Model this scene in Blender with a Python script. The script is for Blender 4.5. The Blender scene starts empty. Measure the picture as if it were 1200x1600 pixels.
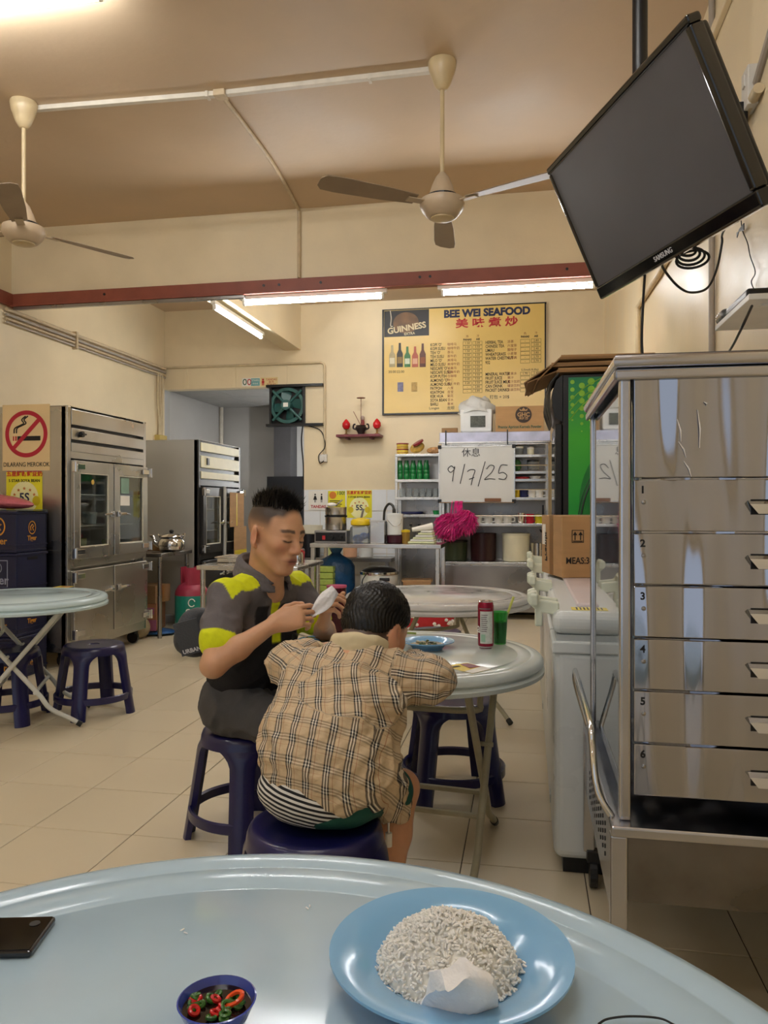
import bpy, bmesh, math, random
import numpy as np
from mathutils import Vector, Matrix, Quaternion, Euler

sc = bpy.context.scene
col = sc.collection
PI = math.pi
random.seed(7)
rng = np.random.default_rng(7)

# ------------------------------------------------------------ camera, world, exposure
YAW = math.radians(10.5)
CS, SN = math.cos(YAW), math.sin(YAW)
HC = 1.2                      # eye height of the seated photographer
FPX = 1200.0                  # focal length in pixels of the 1200 x 1600 frame
cam_d = bpy.data.cameras.new('camera')
cam = bpy.data.objects.new('camera', cam_d); col.objects.link(cam)
cam.location = (0, 0, HC)
cam.rotation_euler = (PI / 2, 0, YAW)
cam_d.sensor_fit = 'VERTICAL'; cam_d.sensor_height = 36; cam_d.lens = 27.0
cam_d.shift_y = -10 / 1600
cam_d.clip_start = 0.02
sc.camera = cam
wd = bpy.data.worlds.new('world'); sc.world = wd; wd.use_nodes = True
wd.node_tree.nodes['Background'].inputs[0].default_value = (0.82, 0.9, 1.0, 1)
wd.node_tree.nodes['Background'].inputs[1].default_value = 0.7
sc.view_settings.view_transform = 'Standard'
sc.view_settings.look = 'None'
sc.view_settings.gamma = 1
sc.view_settings.use_curve_mapping = False
sc.view_settings.exposure = 0.0
TUBE = 94.0                   # strength of the fluorescent tubes
TUBE_COL = (0.97, 0.985, 1.0)

# ------------------------------------------------------------ measuring helpers
def ray(px, py):
    X = (px - 600) / FPX; Z = (790 - py) / FPX
    return Vector((X * CS - SN, X * SN + CS, Z))
O_ = Vector((0, 0, HC))
def Yp(px, py, y): r = ray(px, py); return O_ + r * (y / r.y)
def Xp(px, py, x): r = ray(px, py); return O_ + r * (x / r.x)
def Zp(px, py, z): r = ray(px, py); return O_ + r * ((z - HC) / r.z)
def Dp(px, py, d): return O_ + ray(px, py) * d
def Wc(X, d, z=0.0): return Vector((X * CS - d * SN, X * SN + d * CS, z))   # camera-aligned metres to room metres

D = 8.8                       # back wall
XL, XR = -0.4975 * D, 0.097 * D
YB = 0.4975 * D / 0.7365      # cross beam
ZC = 3.586                    # ceiling
YF = -2.6                     # wall behind the photographer

# ------------------------------------------------------------ materials
def lin(h):
    h = h.lstrip('#'); v = [int(h[i:i + 2], 16) / 255 for i in (0, 2, 4)]
    return tuple(x / 12.92 if x <= .04045 else ((x + .055) / 1.055) ** 2.4 for x in v)
MATS = {}
def mat(name, c, rough=.5, metal=0., var=.06, vs=8., bump=0., bs=60., trans=0., ior=1.45, coat=0., emit=0., alpha=1., stretch=None, rvar=.0, sss=0., attr=None, spec=.5, world=False, bd=.01):
    if name in MATS: return MATS[name]
    if isinstance(c, str): c = lin(c)
    m = bpy.data.materials.new(name); m.use_nodes = True
    nt = m.node_tree; N = nt.nodes; L = nt.links
    b = N['Principled BSDF']
    b.inputs['Roughness'].default_value = rough
    b.inputs['Metallic'].default_value = metal
    b.inputs['IOR'].default_value = ior
    b.inputs['Specular IOR Level'].default_value = spec
    b.inputs['Coat Weight'].default_value = coat
    b.inputs['Coat Roughness'].default_value = .08
    b.inputs['Transmission Weight'].default_value = trans
    b.inputs['Alpha'].default_value = alpha
    if sss:
        b.inputs['Subsurface Weight'].default_value = sss
        b.inputs['Subsurface Radius'].default_value = (.012, .005, .003) if name == 'skin' else (.003, .003, .0027)
        b.inputs['Subsurface Scale'].default_value = 1
    tc = N.new('ShaderNodeTexCoord'); mp = N.new('ShaderNodeMapping')
    if world: tc = N.new('ShaderNodeNewGeometry')
    L.new(tc.outputs['Position' if world else 'Object'], mp.inputs[0])
    if stretch: mp.inputs['Scale'].default_value = stretch
    nz = N.new('ShaderNodeTexNoise'); nz.inputs['Scale'].default_value = vs; nz.inputs['Detail'].default_value = 5
    L.new(mp.outputs[0], nz.inputs['Vector'])
    mx = N.new('ShaderNodeMix'); mx.data_type = 'RGBA'
    mr = N.new('ShaderNodeMapRange'); mr.inputs[1].default_value = .3; mr.inputs[2].default_value = .7
    L.new(nz.outputs['Fac'], mr.inputs[0]); L.new(mr.outputs[0], mx.inputs[0])
    if attr:
        at = N.new('ShaderNodeAttribute'); at.attribute_name = attr
        ml = N.new('ShaderNodeMix'); ml.data_type = 'RGBA'; ml.blend_type = 'MULTIPLY'; ml.inputs[0].default_value = 1
        mx.inputs[6].default_value = (1 - var,) * 3 + (1,); mx.inputs[7].default_value = (1 + var,) * 3 + (1,)
        L.new(at.outputs['Color'], ml.inputs[6]); L.new(mx.outputs[2], ml.inputs[7])
        cout = ml.outputs[2]
    else:
        mx.inputs[6].default_value = tuple(max(0, x * (1 - var)) for x in c) + (1,)
        mx.inputs[7].default_value = tuple(min(1, x * (1 + var)) for x in c) + (1,)
        cout = mx.outputs[2]
    L.new(cout, b.inputs['Base Color'])
    if rvar:
        r2 = N.new('ShaderNodeMapRange'); r2.inputs[1].default_value = .3; r2.inputs[2].default_value = .7
        r2.inputs[3].default_value = max(.02, rough - rvar); r2.inputs[4].default_value = min(1, rough + rvar)
        L.new(nz.outputs['Fac'], r2.inputs[0]); L.new(r2.outputs[0], b.inputs['Roughness'])
    if bump:
        n2 = N.new('ShaderNodeTexNoise'); n2.inputs['Scale'].default_value = bs; n2.inputs['Detail'].default_value = 4
        L.new(mp.outputs[0], n2.inputs['Vector'])
        bp = N.new('ShaderNodeBump'); bp.inputs['Strength'].default_value = bump; bp.inputs['Distance'].default_value = bd
        L.new(n2.outputs['Fac'], bp.inputs['Height']); L.new(bp.outputs[0], b.inputs['Normal'])
    if emit:
        b.inputs['Emission Color'].default_value = tuple(c) + (1,); b.inputs['Emission Strength'].default_value = emit
    MATS[name] = m
    return m

# ------------------------------------------------------------ mesh builder
class MB:
    def __init__(s): s.v = []; s.f = []; s.mi = []; s.m = 0
    def add(s, vs, fs):
        o = len(s.v); s.v += [tuple(v) for v in vs]; s.f += [tuple(i + o for i in f) for f in fs]; s.mi += [s.m] * len(fs); return s
    def box(s, a, b, R=None):
        (x0, y0, z0), (x1, y1, z1) = a, b
        if x0 > x1: x0, x1 = x1, x0
        if y0 > y1: y0, y1 = y1, y0
        if z0 > z1: z0, z1 = z1, z0
        vs = [(x0, y0, z0), (x1, y0, z0), (x1, y1, z0), (x0, y1, z0), (x0, y0, z1), (x1, y0, z1), (x1, y1, z1), (x0, y1, z1)]
        if R is not None: vs = [R @ Vector(v) for v in vs]
        return s.add(vs, [(0, 3, 2, 1), (4, 5, 6, 7), (0, 1, 5, 4), (1, 2, 6, 5), (2, 3, 7, 6), (3, 0, 4, 7)])
    def cbox(s, c, d, R=None):
        h = Vector(d) / 2; c = Vector(c)
        if R is None: return s.box(c - h, c + h)
        M = Matrix.Translation(c) @ (R.to_4x4() if len(R) == 3 else R)
        return s.box(-h, h, M)
    def loft(s, rings, cap0=True, cap1=True, closed=False):
        n = len(rings[0]); o = len(s.v); vs = [p for r in rings for p in r]; fs = []
        K = len(rings)
        for k in range(K if closed else K - 1):
            k2 = (k + 1) % K
            for i in range(n):
                j = (i + 1) % n; fs.append((k * n + i, k * n + j, k2 * n + j, k2 * n + i))
        if not closed:
            if cap0: fs.append(tuple(range(n - 1, -1, -1)))
            if cap1: fs.append(tuple((K - 1) * n + i for i in range(n)))
        return s.add(vs, fs)
    def tube(s, pts, r, n=8, caps=True, closed=False):
        pts = [Vector(p) for p in pts]; K = len(pts)
        rs = r if isinstance(r, (list, tuple)) else [r] * K
        rings = []; up = None
        for k in range(K):
            if closed: t = pts[(k + 1) % K] - pts[k - 1]
            elif k == 0: t = pts[1] - pts[0]
            elif k == K - 1: t = pts[-1] - pts[-2]
            else: t = (pts[k + 1] - pts[k]).normalized() + (pts[k] - pts[k - 1]).normalized()
            if t.length < 1e-9: t = Vector((0, 0, 1))
            t.normalize()
            if up is None: up = Vector((0, 0, 1)) if abs(t.z) < .9 else Vector((1, 0, 0))
            a = up - t * up.dot(t)
            if a.length < 1e-6: a = t.orthogonal()
            a.normalize(); up = a; b = t.cross(a)
            rings.append([pts[k] + (a * math.cos(2 * PI * i / n) + b * math.sin(2 * PI * i / n)) * rs[k] for i in range(n)])
        return s.loft(rings, caps, caps, closed)
    def cyl(s, p0, p1, r0, r1=None, n=24):
        return s.tube([p0, p1], [r0, r0 if r1 is None else r1], n)
    def lathe(s, prof, c=(0, 0, 0), n=32, M=None, cap0=True, cap1=True):
        c = Vector(c); rings = []
        for r, z in prof:
            ring = [Vector((r * math.cos(2 * PI * i / n), r * math.sin(2 * PI * i / n), z)) for i in range(n)]
            rings.append([(M @ p if M is not None else p + c) for p in ring])
        return s.loft(rings, cap0, cap1)
    def ell(s, c, r, n=16, m=10, M=None):
        prof = [(max(1e-4, math.sin(PI * k / m)), -math.cos(PI * k / m)) for k in range(m + 1)]
        rings = []
        for a, z in prof:
            ring = []
            for i in range(n):
                p = Vector((r[0] * a * math.cos(2 * PI * i / n), r[1] * a * math.sin(2 * PI * i / n), r[2] * z))
                if M is not None: p = M @ p
                ring.append(p + Vector(c))
            rings.append(ring)
        return s.loft(rings, True, True)
    def prism(s, poly, M, t):
        """poly: 2D outline (ccw); extruded t along local z, placed by matrix M"""
        a = [M @ Vector((x, y, 0)) for x, y in poly]; b = [M @ Vector((x, y, t)) for x, y in poly]
        return s.loft([a, b])
    def text(s, txt, size, M, align='CENTER', res=3, squeeze=1.0, bold=0.0, depth=.0006):
        cu = bpy.data.curves.new('t', 'FONT'); cu.body = txt; cu.size = size; cu.align_x = align; cu.align_y = 'CENTER'
        cu.resolution_u = res; cu.extrude = depth; cu.offset = bold
        ob = bpy.data.objects.new('t', cu); me = bpy.data.meshes.new_from_object(ob)
        Sq = Matrix.Diagonal((squeeze, 1, 1, 1))
        s.add([M @ (Sq @ v.co) for v in me.vertices], [tuple(p.vertices) for p in me.polygons])
        bpy.data.objects.remove(ob); bpy.data.curves.remove(cu); bpy.data.meshes.remove(me)
        return s
    def mesh(s, name, mats, smooth=False):
        me = bpy.data.meshes.new(name); me.from_pydata(s.v, [], s.f)
        for m in (mats if isinstance(mats, (list, tuple)) else [mats]): me.materials.append(m)
        if any(s.mi): me.polygons.foreach_set('material_index', s.mi)
        me.validate()
        if smooth: me.polygons.foreach_set('use_smooth', [True] * len(me.polygons))
        me.update()
        return me

def recalc(me):
    bm = bmesh.new(); bm.from_mesh(me); bmesh.ops.recalc_face_normals(bm, faces=bm.faces); bm.to_mesh(me); bm.free()

def obj(name, mb, mats, parent=None, smooth=False, bev=0., seg=2, sub=0, solid=0., loc=None):
    me = mb.mesh(name, mats, smooth or bool(sub)) if isinstance(mb, MB) else mb
    if isinstance(mb, MB): recalc(me)
    o = bpy.data.objects.new(name, me); col.objects.link(o)
    if parent is not None:
        o.parent = parent
        # parts are modelled in room coordinates: undo the parent's placement
        o.matrix_parent_inverse = world_of(parent).inverted()
    if loc is not None: o.location = loc
    if solid:
        md = o.modifiers.new('s', 'SOLIDIFY'); md.thickness = solid; md.offset = 0
    if bev:
        md = o.modifiers.new('b', 'BEVEL'); md.width = bev; md.segments = seg; md.limit_method = 'ANGLE'; md.angle_limit = .6
    if sub:
        md = o.modifiers.new('u', 'SUBSURF'); md.levels = sub; md.render_levels = sub
    if smooth and not sub:
        bm = bmesh.new(); bm.from_mesh(me)
        for e in bm.edges:
            if len(e.link_faces) == 2 and e.calc_face_angle(0) > .7: e.smooth = False
        bm.to_mesh(me); bm.free()
    return o
def world_of(o):
    M = o.matrix_basis.copy()
    if o.parent is not None: M = world_of(o.parent) @ o.matrix_parent_inverse @ M
    return M
def tag(o, label, cat=None, group=None, kind=None):
    o['label'] = label
    if cat: o['category'] = cat
    if group: o['group'] = group
    if kind: o['kind'] = kind
    return o
def thing(name, label, cat, loc=(0, 0, 0), rz=0., group=None):
    o = bpy.data.objects.new(name, None); col.objects.link(o); o.empty_display_size = .05
    o.location = loc; o.rotation_euler = (0, 0, rz)
    return tag(o, label, cat, group)
def dup(root, label, loc=None, rz=None, group=None):
    def cp(o, par):
        c = o.copy(); col.objects.link(c)
        c.parent = par
        for ch in list(o.children): cp(ch, c)
        return c
    c = cp(root, None)
    if loc is not None: c.location = loc
    if rz is not None: c.rotation_euler = (0, 0, rz)
    c['label'] = label
    if group: c['group'] = group
    return c
def frame(o, x, y):
    """4x4 from origin, x axis, y axis"""
    x = Vector(x).normalized(); y = Vector(y).normalized(); z = x.cross(y).normalized(); y = z.cross(x)
    M = Matrix((x, y, z)).transposed().to_4x4(); M.translation = Vector(o); return M
def smooth_path(pts, n=8):
    """Catmull-Rom through points"""
    P = [Vector(p) for p in pts]; out = []
    for i in range(len(P) - 1):
        p0 = P[i - 1] if i else P[0] * 2 - P[1]; p1 = P[i]; p2 = P[i + 1]; p3 = P[i + 2] if i + 2 < len(P) else P[-1] * 2 - P[-2]
        for k in range(n):
            t = k / n
            out.append(.5 * ((2 * p1) + (p2 - p0) * t + (2 * p0 - 5 * p1 + 4 * p2 - p3) * t * t + (3 * p1 - p0 - 3 * p2 + p3) * t ** 3))
    out.append(P[-1]); return out
XW, ZW = Vector((1, 0, 0)), Vector((0, 0, 1))
def onY(p): return frame(p, (1, 0, 0), (0, 0, 1))          # faces the camera (-y)
def onX(p): return frame(p, (0, 1, 0), (0, 0, 1))          # faces +x
# ------------------------------------------------------------ the setting
m_wall = mat('wall_paint', 'e4d3b0', .42, var=.06, vs=2.2, bump=.12, bs=35, rvar=.1)
m_ceil = mat('ceiling_paint', 'c9b193', .55, var=.07, vs=1.6, bump=.12, bs=25, rvar=.1)
m_floor_tile = mat('floor_tile', 'd3c5a8', .32, var=.02, vs=3, rvar=.03, bump=.02, bs=30, world=True)
m_grout = mat('floor_grout', '4b4236', .9)
m_corr = mat('corridor_paint', 'b8b6b2', .6, var=.05, vs=2)
m_white_tile = mat('wall_tile_glaze', 'e4e7ea', .12, var=.02)
m_brown = mat('brown_painted_steel', '8a4a38', .45, var=.12, vs=9)
m_cream_pvc = mat('cream_conduit', 'cdbb98', .5, var=.1, vs=14)
m_white_pvc = mat('white_conduit', 'd8d0c0', .5, var=.08, vs=14)
m_dark = mat('black_plastic', '121215', .35, var=.1)
m_steel = mat('stainless_steel', 'd2d0cc', .26, 1., var=.08, vs=3, bump=.03, bs=9, rvar=.08)
m_steel_dk = mat('dark_stainless', 'a09d9a', .3, 1., var=.1, vs=3, rvar=.08)
m_chrome = mat('chrome', 'd8d8d8', .12, 1., var=.02)

def struct(name, mb, m, label, **k):
    o = obj(name, mb, m, **k); o['kind'] = 'structure'; o['label'] = label; return o

fl = struct('floor', MB().box((XL - .12, YF - .12, -.12), (XR + .12, 11.2, -.004)), m_grout, 'dark grout bed under the beige floor tiles')
TS = .40
tx0 = Zp(0, 1325, 0).x; ty0 = Zp(0, 1287, 0).y
xs = sorted({XL, XR} | {tx0 + TS * k for k in range(-30, 31) if XL + .03 < tx0 + TS * k < XR - .03})
ys = [ty0 + TS * k for k in range(-20, 30) if YF < ty0 + TS * k < D + .1]
tcache = {}
rest = MB(); ntile = 0
for j in range(len(ys) - 1):
    for i in range(len(xs) - 1):
        w, h = xs[i + 1] - xs[i], ys[j + 1] - ys[j]; cx, cy = (xs[i + 1] + xs[i]) / 2, (ys[j + 1] + ys[j]) / 2
        dd = -cx * SN + cy * CS; px = 600 + FPX * (cx * CS + cy * SN) / max(dd, .01)
        g = .0018; c = .0015
        def tileverts(ox, oy):
            a, b = w / 2 - g, h / 2 - g
            return [(ox + sx * (a - k), oy + sy * (b - k), z) for z, k in ((-.004, 0), (-.0012, 0), (0, c)) for sx, sy in ((-1, -1), (1, -1), (1, 1), (-1, 1))]
        tf = [(8, 9, 10, 11)] + [(r * 4 + q, r * 4 + (q + 1) % 4, r * 4 + 4 + (q + 1) % 4, r * 4 + 4 + q) for r in (0, 1) for q in range(4)]
        if dd > 1.2 and -260 < px < 1300 and ntile < 300 and cy > 1.3:
            key = round(w, 3)
            if key not in tcache: tcache[key] = MB().add(tileverts(0, 0), tf).mesh('tile', m_floor_tile)
            t = bpy.data.objects.new('tile', tcache[key]); col.objects.link(t); t.parent = fl; t.location = (cx, cy, random.uniform(-.0006, .0006)); ntile += 1
        else: rest.add(tileverts(cx, cy), tf)
o = obj('tile_field', rest, m_floor_tile, fl); o['kind'] = 'stuff'

struct('ceiling', MB().box((XL - .1, YF - .1, ZC), (XR + .1, D + .1, ZC + .12)), m_ceil, 'tan painted plaster ceiling above the dining room')
struct('wall_left', MB().box((XL - .12, YF, 0), (XL, D + .001, ZC)), m_wall, 'cream left wall behind the steel refrigerators')
struct('wall_right', MB().box((XR, YF, 0), (XR + .12, D, ZC)), m_wall, 'glossy cream right wall behind the television')
struct('wall_front', MB().box((XL, YF - .12, 2.75), (XR, YF, ZC)).box((XL, YF - .12, 0), (XL + .35, YF, 2.75)).box((XR - .3, YF - .12, 0), (XR, YF, 2.75)), m_wall, 'cream shopfront lintel and piers around the open front')
OX = -.2952 * D; OZ = Yp(300, 608, D).z      # doorway to the back passage
wb = struct('wall_back', MB().box((OX, D, 0), (XR + .1, D + .14, ZC)).box((XL, D, OZ), (OX, D + .14, ZC)), m_wall, 'cream back wall with a wide passage opening on its left')
# white glazed tiles at the foot of the back wall
tl = MB().box((-.0975, -.008, -.1225), (.0975, 0, .1225)).mesh('wall_tile', m_white_tile)
zt = Yp(540, 765, D).z
for i in range(11):
    for j in range(5):
        t = bpy.data.objects.new('wall_tile', tl); col.objects.link(t); t.parent = wb
        t.location = (OX + .1 + .2 * i, D, zt - .125 - .25 * j)
        if i == 0 and j == 0: md = None
# passage behind the opening
struct('wall_passage_left', MB().box((XL - .12, D + .141, 0), (XL, 11.2, OZ + .1)), m_corr, 'grey left wall of the passage behind the opening')
struct('wall_passage_back', MB().box((XL, 10.6, 0), (-1.6, 10.75, OZ + .1)), m_corr, 'grey end wall of the passage')
struct('wall_passage_right', MB().box((OX + .14, D + .141, 0), (OX + .26, 10.6, OZ + .1)), m_corr, 'grey right wall of the passage')
cp = struct('ceiling_passage', MB().box((XL, D + .141, OZ + .03), (OX + .2, 10.6, OZ + .1)), mat('grid_dark', '55544f', .8), 'low suspended panel ceiling of the passage')
pn = MB().box((-.298, -.298, 0), (.298, .298, .028)).mesh('ceiling_panel', mat('ceiling_panel_board', 'a9a8a4', .8))
for i in range(3):
    for j in range(3):
        t = bpy.data.objects.new('ceiling_panel', pn); col.objects.link(t); t.parent = cp; t.location = (XL + .31 + .605 * i, D + .46 + .605 * j, OZ + .002)
p0 = Yp(428, 620, 10.3); p1 = Yp(454, 620, 10.3)
struct('trim_1', MB().box((p0.x, 10.3, 0), (p1.x, 10.6, OZ)), mat('dark_column', '4a494b', .6), 'dark grey column at the end of the passage')
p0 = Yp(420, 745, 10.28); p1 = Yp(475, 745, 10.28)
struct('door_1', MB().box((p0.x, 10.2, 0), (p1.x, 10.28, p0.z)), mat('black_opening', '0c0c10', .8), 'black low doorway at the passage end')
# cross beam with the brown steel rail
zb = Xp(18, 482, XL).z
struct('trim_2', MB().box((XL, YB, zb + .1), (XR, YB + .3, ZC)), m_wall, 'deep cream ceiling beam crossing the room')
rail = MB()
rail.box((XL, YB - .03, zb + .005), (XR, YB + .015, zb + .115)); rail.box((XL, YB - .06, zb - .0), (XR, YB + .02, zb + .012))
rail.box((XL, YF, zb + .005), (XL + .035, YB - .03, zb + .115))
r = struct('trim_3', rail, m_brown, 'brown painted steel rail under the ceiling beam', bev=.003)
bh = MB()
for px in (163, 412, 436, 501, 656, 672, 886):
    p = Yp(px, 470 - (px - 18) * .05, YB - .031); bh.cyl((p.x, YB - .034, zb + .07), (p.x, YB - .028, zb + .07), .011, n=10)
obj('bolt_hole', bh, m_dark, r)['kind'] = 'stuff'
# beam running to the back wall
bx = Yp(470, 547, D)
struct('trim_4', MB().box((bx.x - .2, YB + .3, bx.z), (bx.x, D, ZC)), m_wall, 'cream beam running back from the cross beam')
# raised cream pilaster strips in the band over the opening
for i, px in enumerate((290, 366, 446)):
    p = Yp(px, 590, D); struct('trim_%d' % (5 + i), MB().box((p.x - .02, D - .012, OZ + .01), (p.x + .02, D, OZ + .28)), m_wall, ['leftmost', 'middle', 'rightmost'][i] + ' thin cream strip above the passage opening')

# ------------------------------------------------------------ fluorescent tubes
def tube_light(name, label, a, b, cat='light', group='fluorescent tube lights', side=Vector((0, 0, 1)), on=True):
    a, b = Vector(a), Vector(b); ax = (b - a).normalized(); L = (b - a).length
    t = thing(name, label, cat, (a + b) / 2, 0, group)
    up = Vector(side)
    obj('batten', MB().cbox((a + b) / 2 + up * .045, (L + .05, .045, .035), frame((0, 0, 0), ax, ax.cross(up) * -1).to_3x3()), mat('white_batten', 'e8e4d8', .4), t, bev=.004)
    for p, s in ((a, 1), (b, -1)):
        obj('end_cap', MB().cbox(p + ax * .012 * s + up * .018, (.02, .03, .07), frame((0, 0, 0), ax, ax.cross(up) * -1).to_3x3()), mat('white_batten', 'e8e4d8', .4), t, bev=.004)
    obj('tube', MB().cyl(a + ax * .02, b - ax * .02, .0135, n=12), mat('tube_glow', TUBE_COL, .4, emit=TUBE, var=0), t, smooth=True)
    return t
def pair(px0, py0, px1, py1, y): return Yp(px0, py0, y), Yp(px1, py1, y)
ZT = zb - .06
a = Yp(381, 470, YB + .02); b = Yp(601, 460, YB + .02); tube_light('tube_light', 'lit fluorescent tube under the brown rail, left of the menu board', (a.x, YB + .0, ZT), (b.x, YB, ZT))
a = Yp(689, 455, YB); b = Yp(930, 443, YB); tube_light('tube_light', 'lit fluorescent tube under the brown rail, right beside the television', (a.x, YB, ZT), (b.x, YB, ZT))
a = Zp(358, 482, bx.z - .1); b = Zp(432, 538, bx.z - .1)
tube_light('tube_light', 'lit fluorescent tube slanting back under the short beam', (bx.x - .1, a.y, bx.z - .085), (bx.x - .1, a.y + 1.25, bx.z - .085))
c = Zp(160, 0, ZC - .09)
tube_light('tube_light', 'lit fluorescent tube on the ceiling at the top left corner', (c.x - 1.22, c.y, ZC - .075), (c.x, c.y, ZC - .075))
tube_light('tube_light', 'unseen fill tube added on the ceiling above the photographer', (-1.0, .3, ZC - .075), (.22, .3, ZC - .075))  # out-of-view lamp, added to light the foreground table
tube_light('tube_light', 'unseen fill tube added on the ceiling behind the photographer', (-3.0, -1.2, ZC - .075), (-1.78, -1.2, ZC - .075))  # extra light added behind the camera, never in frame
tube_light('tube_light', 'unseen fill tube added on the ceiling over the seated man and child', (-1.25, 1.9, ZC - .075), (-.03, 1.9, ZC - .075))  # added above the frame to light the two people
tube_light('tube_light', 'unseen fill tube added on the ceiling left of the photographer', (-3.4, .9, ZC - .075), (-2.18, .9, ZC - .075))  # added out of frame for more light at the front
tube_light('tube_light', 'unseen upright fill tube added on the right wall of the passage', (OX + .08, 9.7, 1.2), (OX + .08, 9.7, 2.3), side=Vector((1, 0, 0)))  # hidden by the back wall, added to brighten the passage
tube_light('tube_light', 'fluorescent tube on the ceiling behind the beam', (-2.2, D - 1.6, ZC - .075), (-.98, D - 1.6, ZC - .075))
# ------------------------------------------------------------ television on its ceiling pole
m_tvframe = mat('glossy_black_bezel', '08080a', .12, var=.05, coat=.5)
m_screen = mat('tv_screen', '4b4b50', .4, var=.08, vs=3, spec=.6)  # grey base colour stands in for reflections on the dark screen
TVC = Vector((.346, 2.603, 2.242)); TVW, TVH = .95, .538
TVM = Matrix.Translation(TVC) @ Matrix.Rotation(-1.206, 4, 'Z') @ Matrix.Rotation(.432, 4, 'X')
tv = thing('television', 'black flat television tilted down on a ceiling pole', 'television', TVC)
def tvp(x, y, z): return TVM @ Vector((x, y, z))
b = MB(); bt, bb = .026, .05
def tvbox(mb, a, c): return mb.box(a, c, TVM)
tvbox(b, (-TVW/2, 0, TVH/2 - bt), (TVW/2, .045, TVH/2)); tvbox(b, (-TVW/2, 0, -TVH/2), (TVW/2, .045, -TVH/2 + bb))
tvbox(b, (-TVW/2, 0, -TVH/2 + bb), (-TVW/2 + .022, .045, TVH/2 - bt)); tvbox(b, (TVW/2 - .028, 0, -TVH/2 + bb), (TVW/2, .045, TVH/2 - bt))
obj('bezel', b, m_tvframe, tv, bev=.008, seg=3)
obj('screen', tvbox(MB(), (-TVW/2 + .015, .005, -TVH/2 + .04), (TVW/2 - .02, .03, TVH/2 - .018)), m_screen, tv)
obj('back_shell', tvbox(MB(), (-TVW/2 + .02, .045, -TVH/2 + .02), (TVW/2 - .02, .075, TVH/2 - .02)).box((-.3, .075, -.2), (.3, .11, .2), TVM), m_dark, tv, bev=.01)
obj('lettering', MB().text('SAMSUNG', .024, TVM @ frame((0, -.0015, -TVH/2 + .026), (1, 0, 0), (0, 0, 1)), bold=.0002), mat('silver_print', 'c8c8cc', .3), tv)
pt = Dp(1000, 200, (TVM @ Vector((0, .2, 0))).dot(Vector((-SN, CS, 0)))); 
mp_ = TVM @ Vector((.02, .12, .0))
poleb = Dp(1000, 60, 2.78)
obj('pole', MB().cyl((poleb.x, poleb.y, TVC.z + .0), (poleb.x, poleb.y, ZC - .02), .027, n=20), m_dark, tv, smooth=True)
obj('ceiling_plate', MB().cbox((poleb.x, poleb.y, ZC - .008), (.16, .16, .015)), m_dark, tv, bev=.003)
obj('bracket', MB().tube([(poleb.x, poleb.y, TVC.z + .02), mp_], .02, 10).cbox(mp_, (.22, .03, .22), TVM.to_3x3()), m_dark, tv)
# cables dangling from the television
m_cable = mat('black_cable', '0a0a0b', .5)
cb = MB()
coil = tvp(.05, .06, -TVH/2 - .0)
for k in range(4):
    r = .022 + .005 * k; o_ = Vector((.008 * k - .01, .012 * k, -.006 * k))
    cb.tube([coil + o_ + Vector((r * 1.3 * math.cos(a), .4 * r * math.cos(a + k), r * .75 * math.sin(a))) for a in np.linspace(0, 2 * PI, 24, endpoint=False)], .0045, 6, closed=True)
tag(obj('cable_coil', cb, m_cable, smooth=True), 'coiled black cable hanging under the television', 'cable')
Ywall = lambda px, py: Xp(px, py, XR - .012)
tag(obj('cable', MB().tube(smooth_path([tvp(-.12, .06, -TVH/2 + .03), Dp(1040, 425, 2.75), Dp(1060, 448, 2.8), Dp(1080, 457, 2.85), Dp(1105, 450, 2.9), Dp(1120, 420, 2.95), Dp(1128, 380, 2.98), Dp(1130, 362, 2.9), tvp(.36, .06, -TVH/2 + .06)]), .0045, 6), m_cable, smooth=True), 'black cable looping from the television toward the right wall', 'cable')
tag(obj('cable', MB().tube(smooth_path([Dp(1008, 425, 2.7), Dp(1005, 470, 2.72), Dp(1003, 530, 2.72), Dp(1005, 575, 2.7), Dp(1006, 640, 2.62)]), .0045, 6), m_cable, smooth=True), 'straight black cable dropping from the television behind the steam cabinet', 'cable')
# ------------------------------------------------------------ right wall fittings
m_shelfw = mat('white_laminate', 'dcdad2', .45)
p0 = Xp(1117, 515, XR); 
ya, yb_ = Xp(1117, 515, XR - .24).y, 0
s0 = Xp(1117, 512, XR - .20); s1 = Xp(1205, 505, XR - .2)
sy0, sy1 = s0.y, s0.y - .42
ws = thing('wall_shelf', 'small white shelf holding a set-top box on the right wall', 'shelf', (XR - .1, (sy0 + sy1) / 2, s0.z - .02))
obj('board', MB().box((XR - .2, sy1, s0.z - .012), (XR, sy0, s0.z + .006)), m_shelfw, ws, bev=.002)
obj('bracket', MB().box((XR - .15, sy1 + .05, s0.z - .02), (XR, sy1 + .07, s0.z - .012)).box((XR - .012, sy1 + .05, s0.z - .12), (XR, sy1 + .07, s0.z - .012)), m_shelfw, ws)
sb = thing('set_top_box', 'black set-top box wrapped in plastic on the white wall shelf', 'box', (XR - .1, (sy0 + sy1) / 2, s0.z + .007))
obj('case', MB().box((XR - .19, sy1 + .06, s0.z + .007), (XR - .03, sy0 - .02, s0.z + .04)), m_dark, sb, bev=.01, seg=3)
obj('plastic_wrap', MB().box((XR - .2, sy0 - .1, s0.z + .0075), (XR - .05, sy0 + .0, s0.z + .044)), mat('clear_wrap', 'e0e0e0', .15, trans=.9, bump=.5, bs=40), sb, bev=.012)
tag(obj('cable', MB().tube(smooth_path([Xp(1175, 478, XR - .19), Xp(1160, 510, XR - .24), Xp(1145, 540, XR - .2), Xp(1132, 560, XR - .14), Xp(1110, 600, XR - .1)]), .004, 6), m_cable, smooth=True), 'black cable hanging off the white wall shelf', 'cable')
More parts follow.
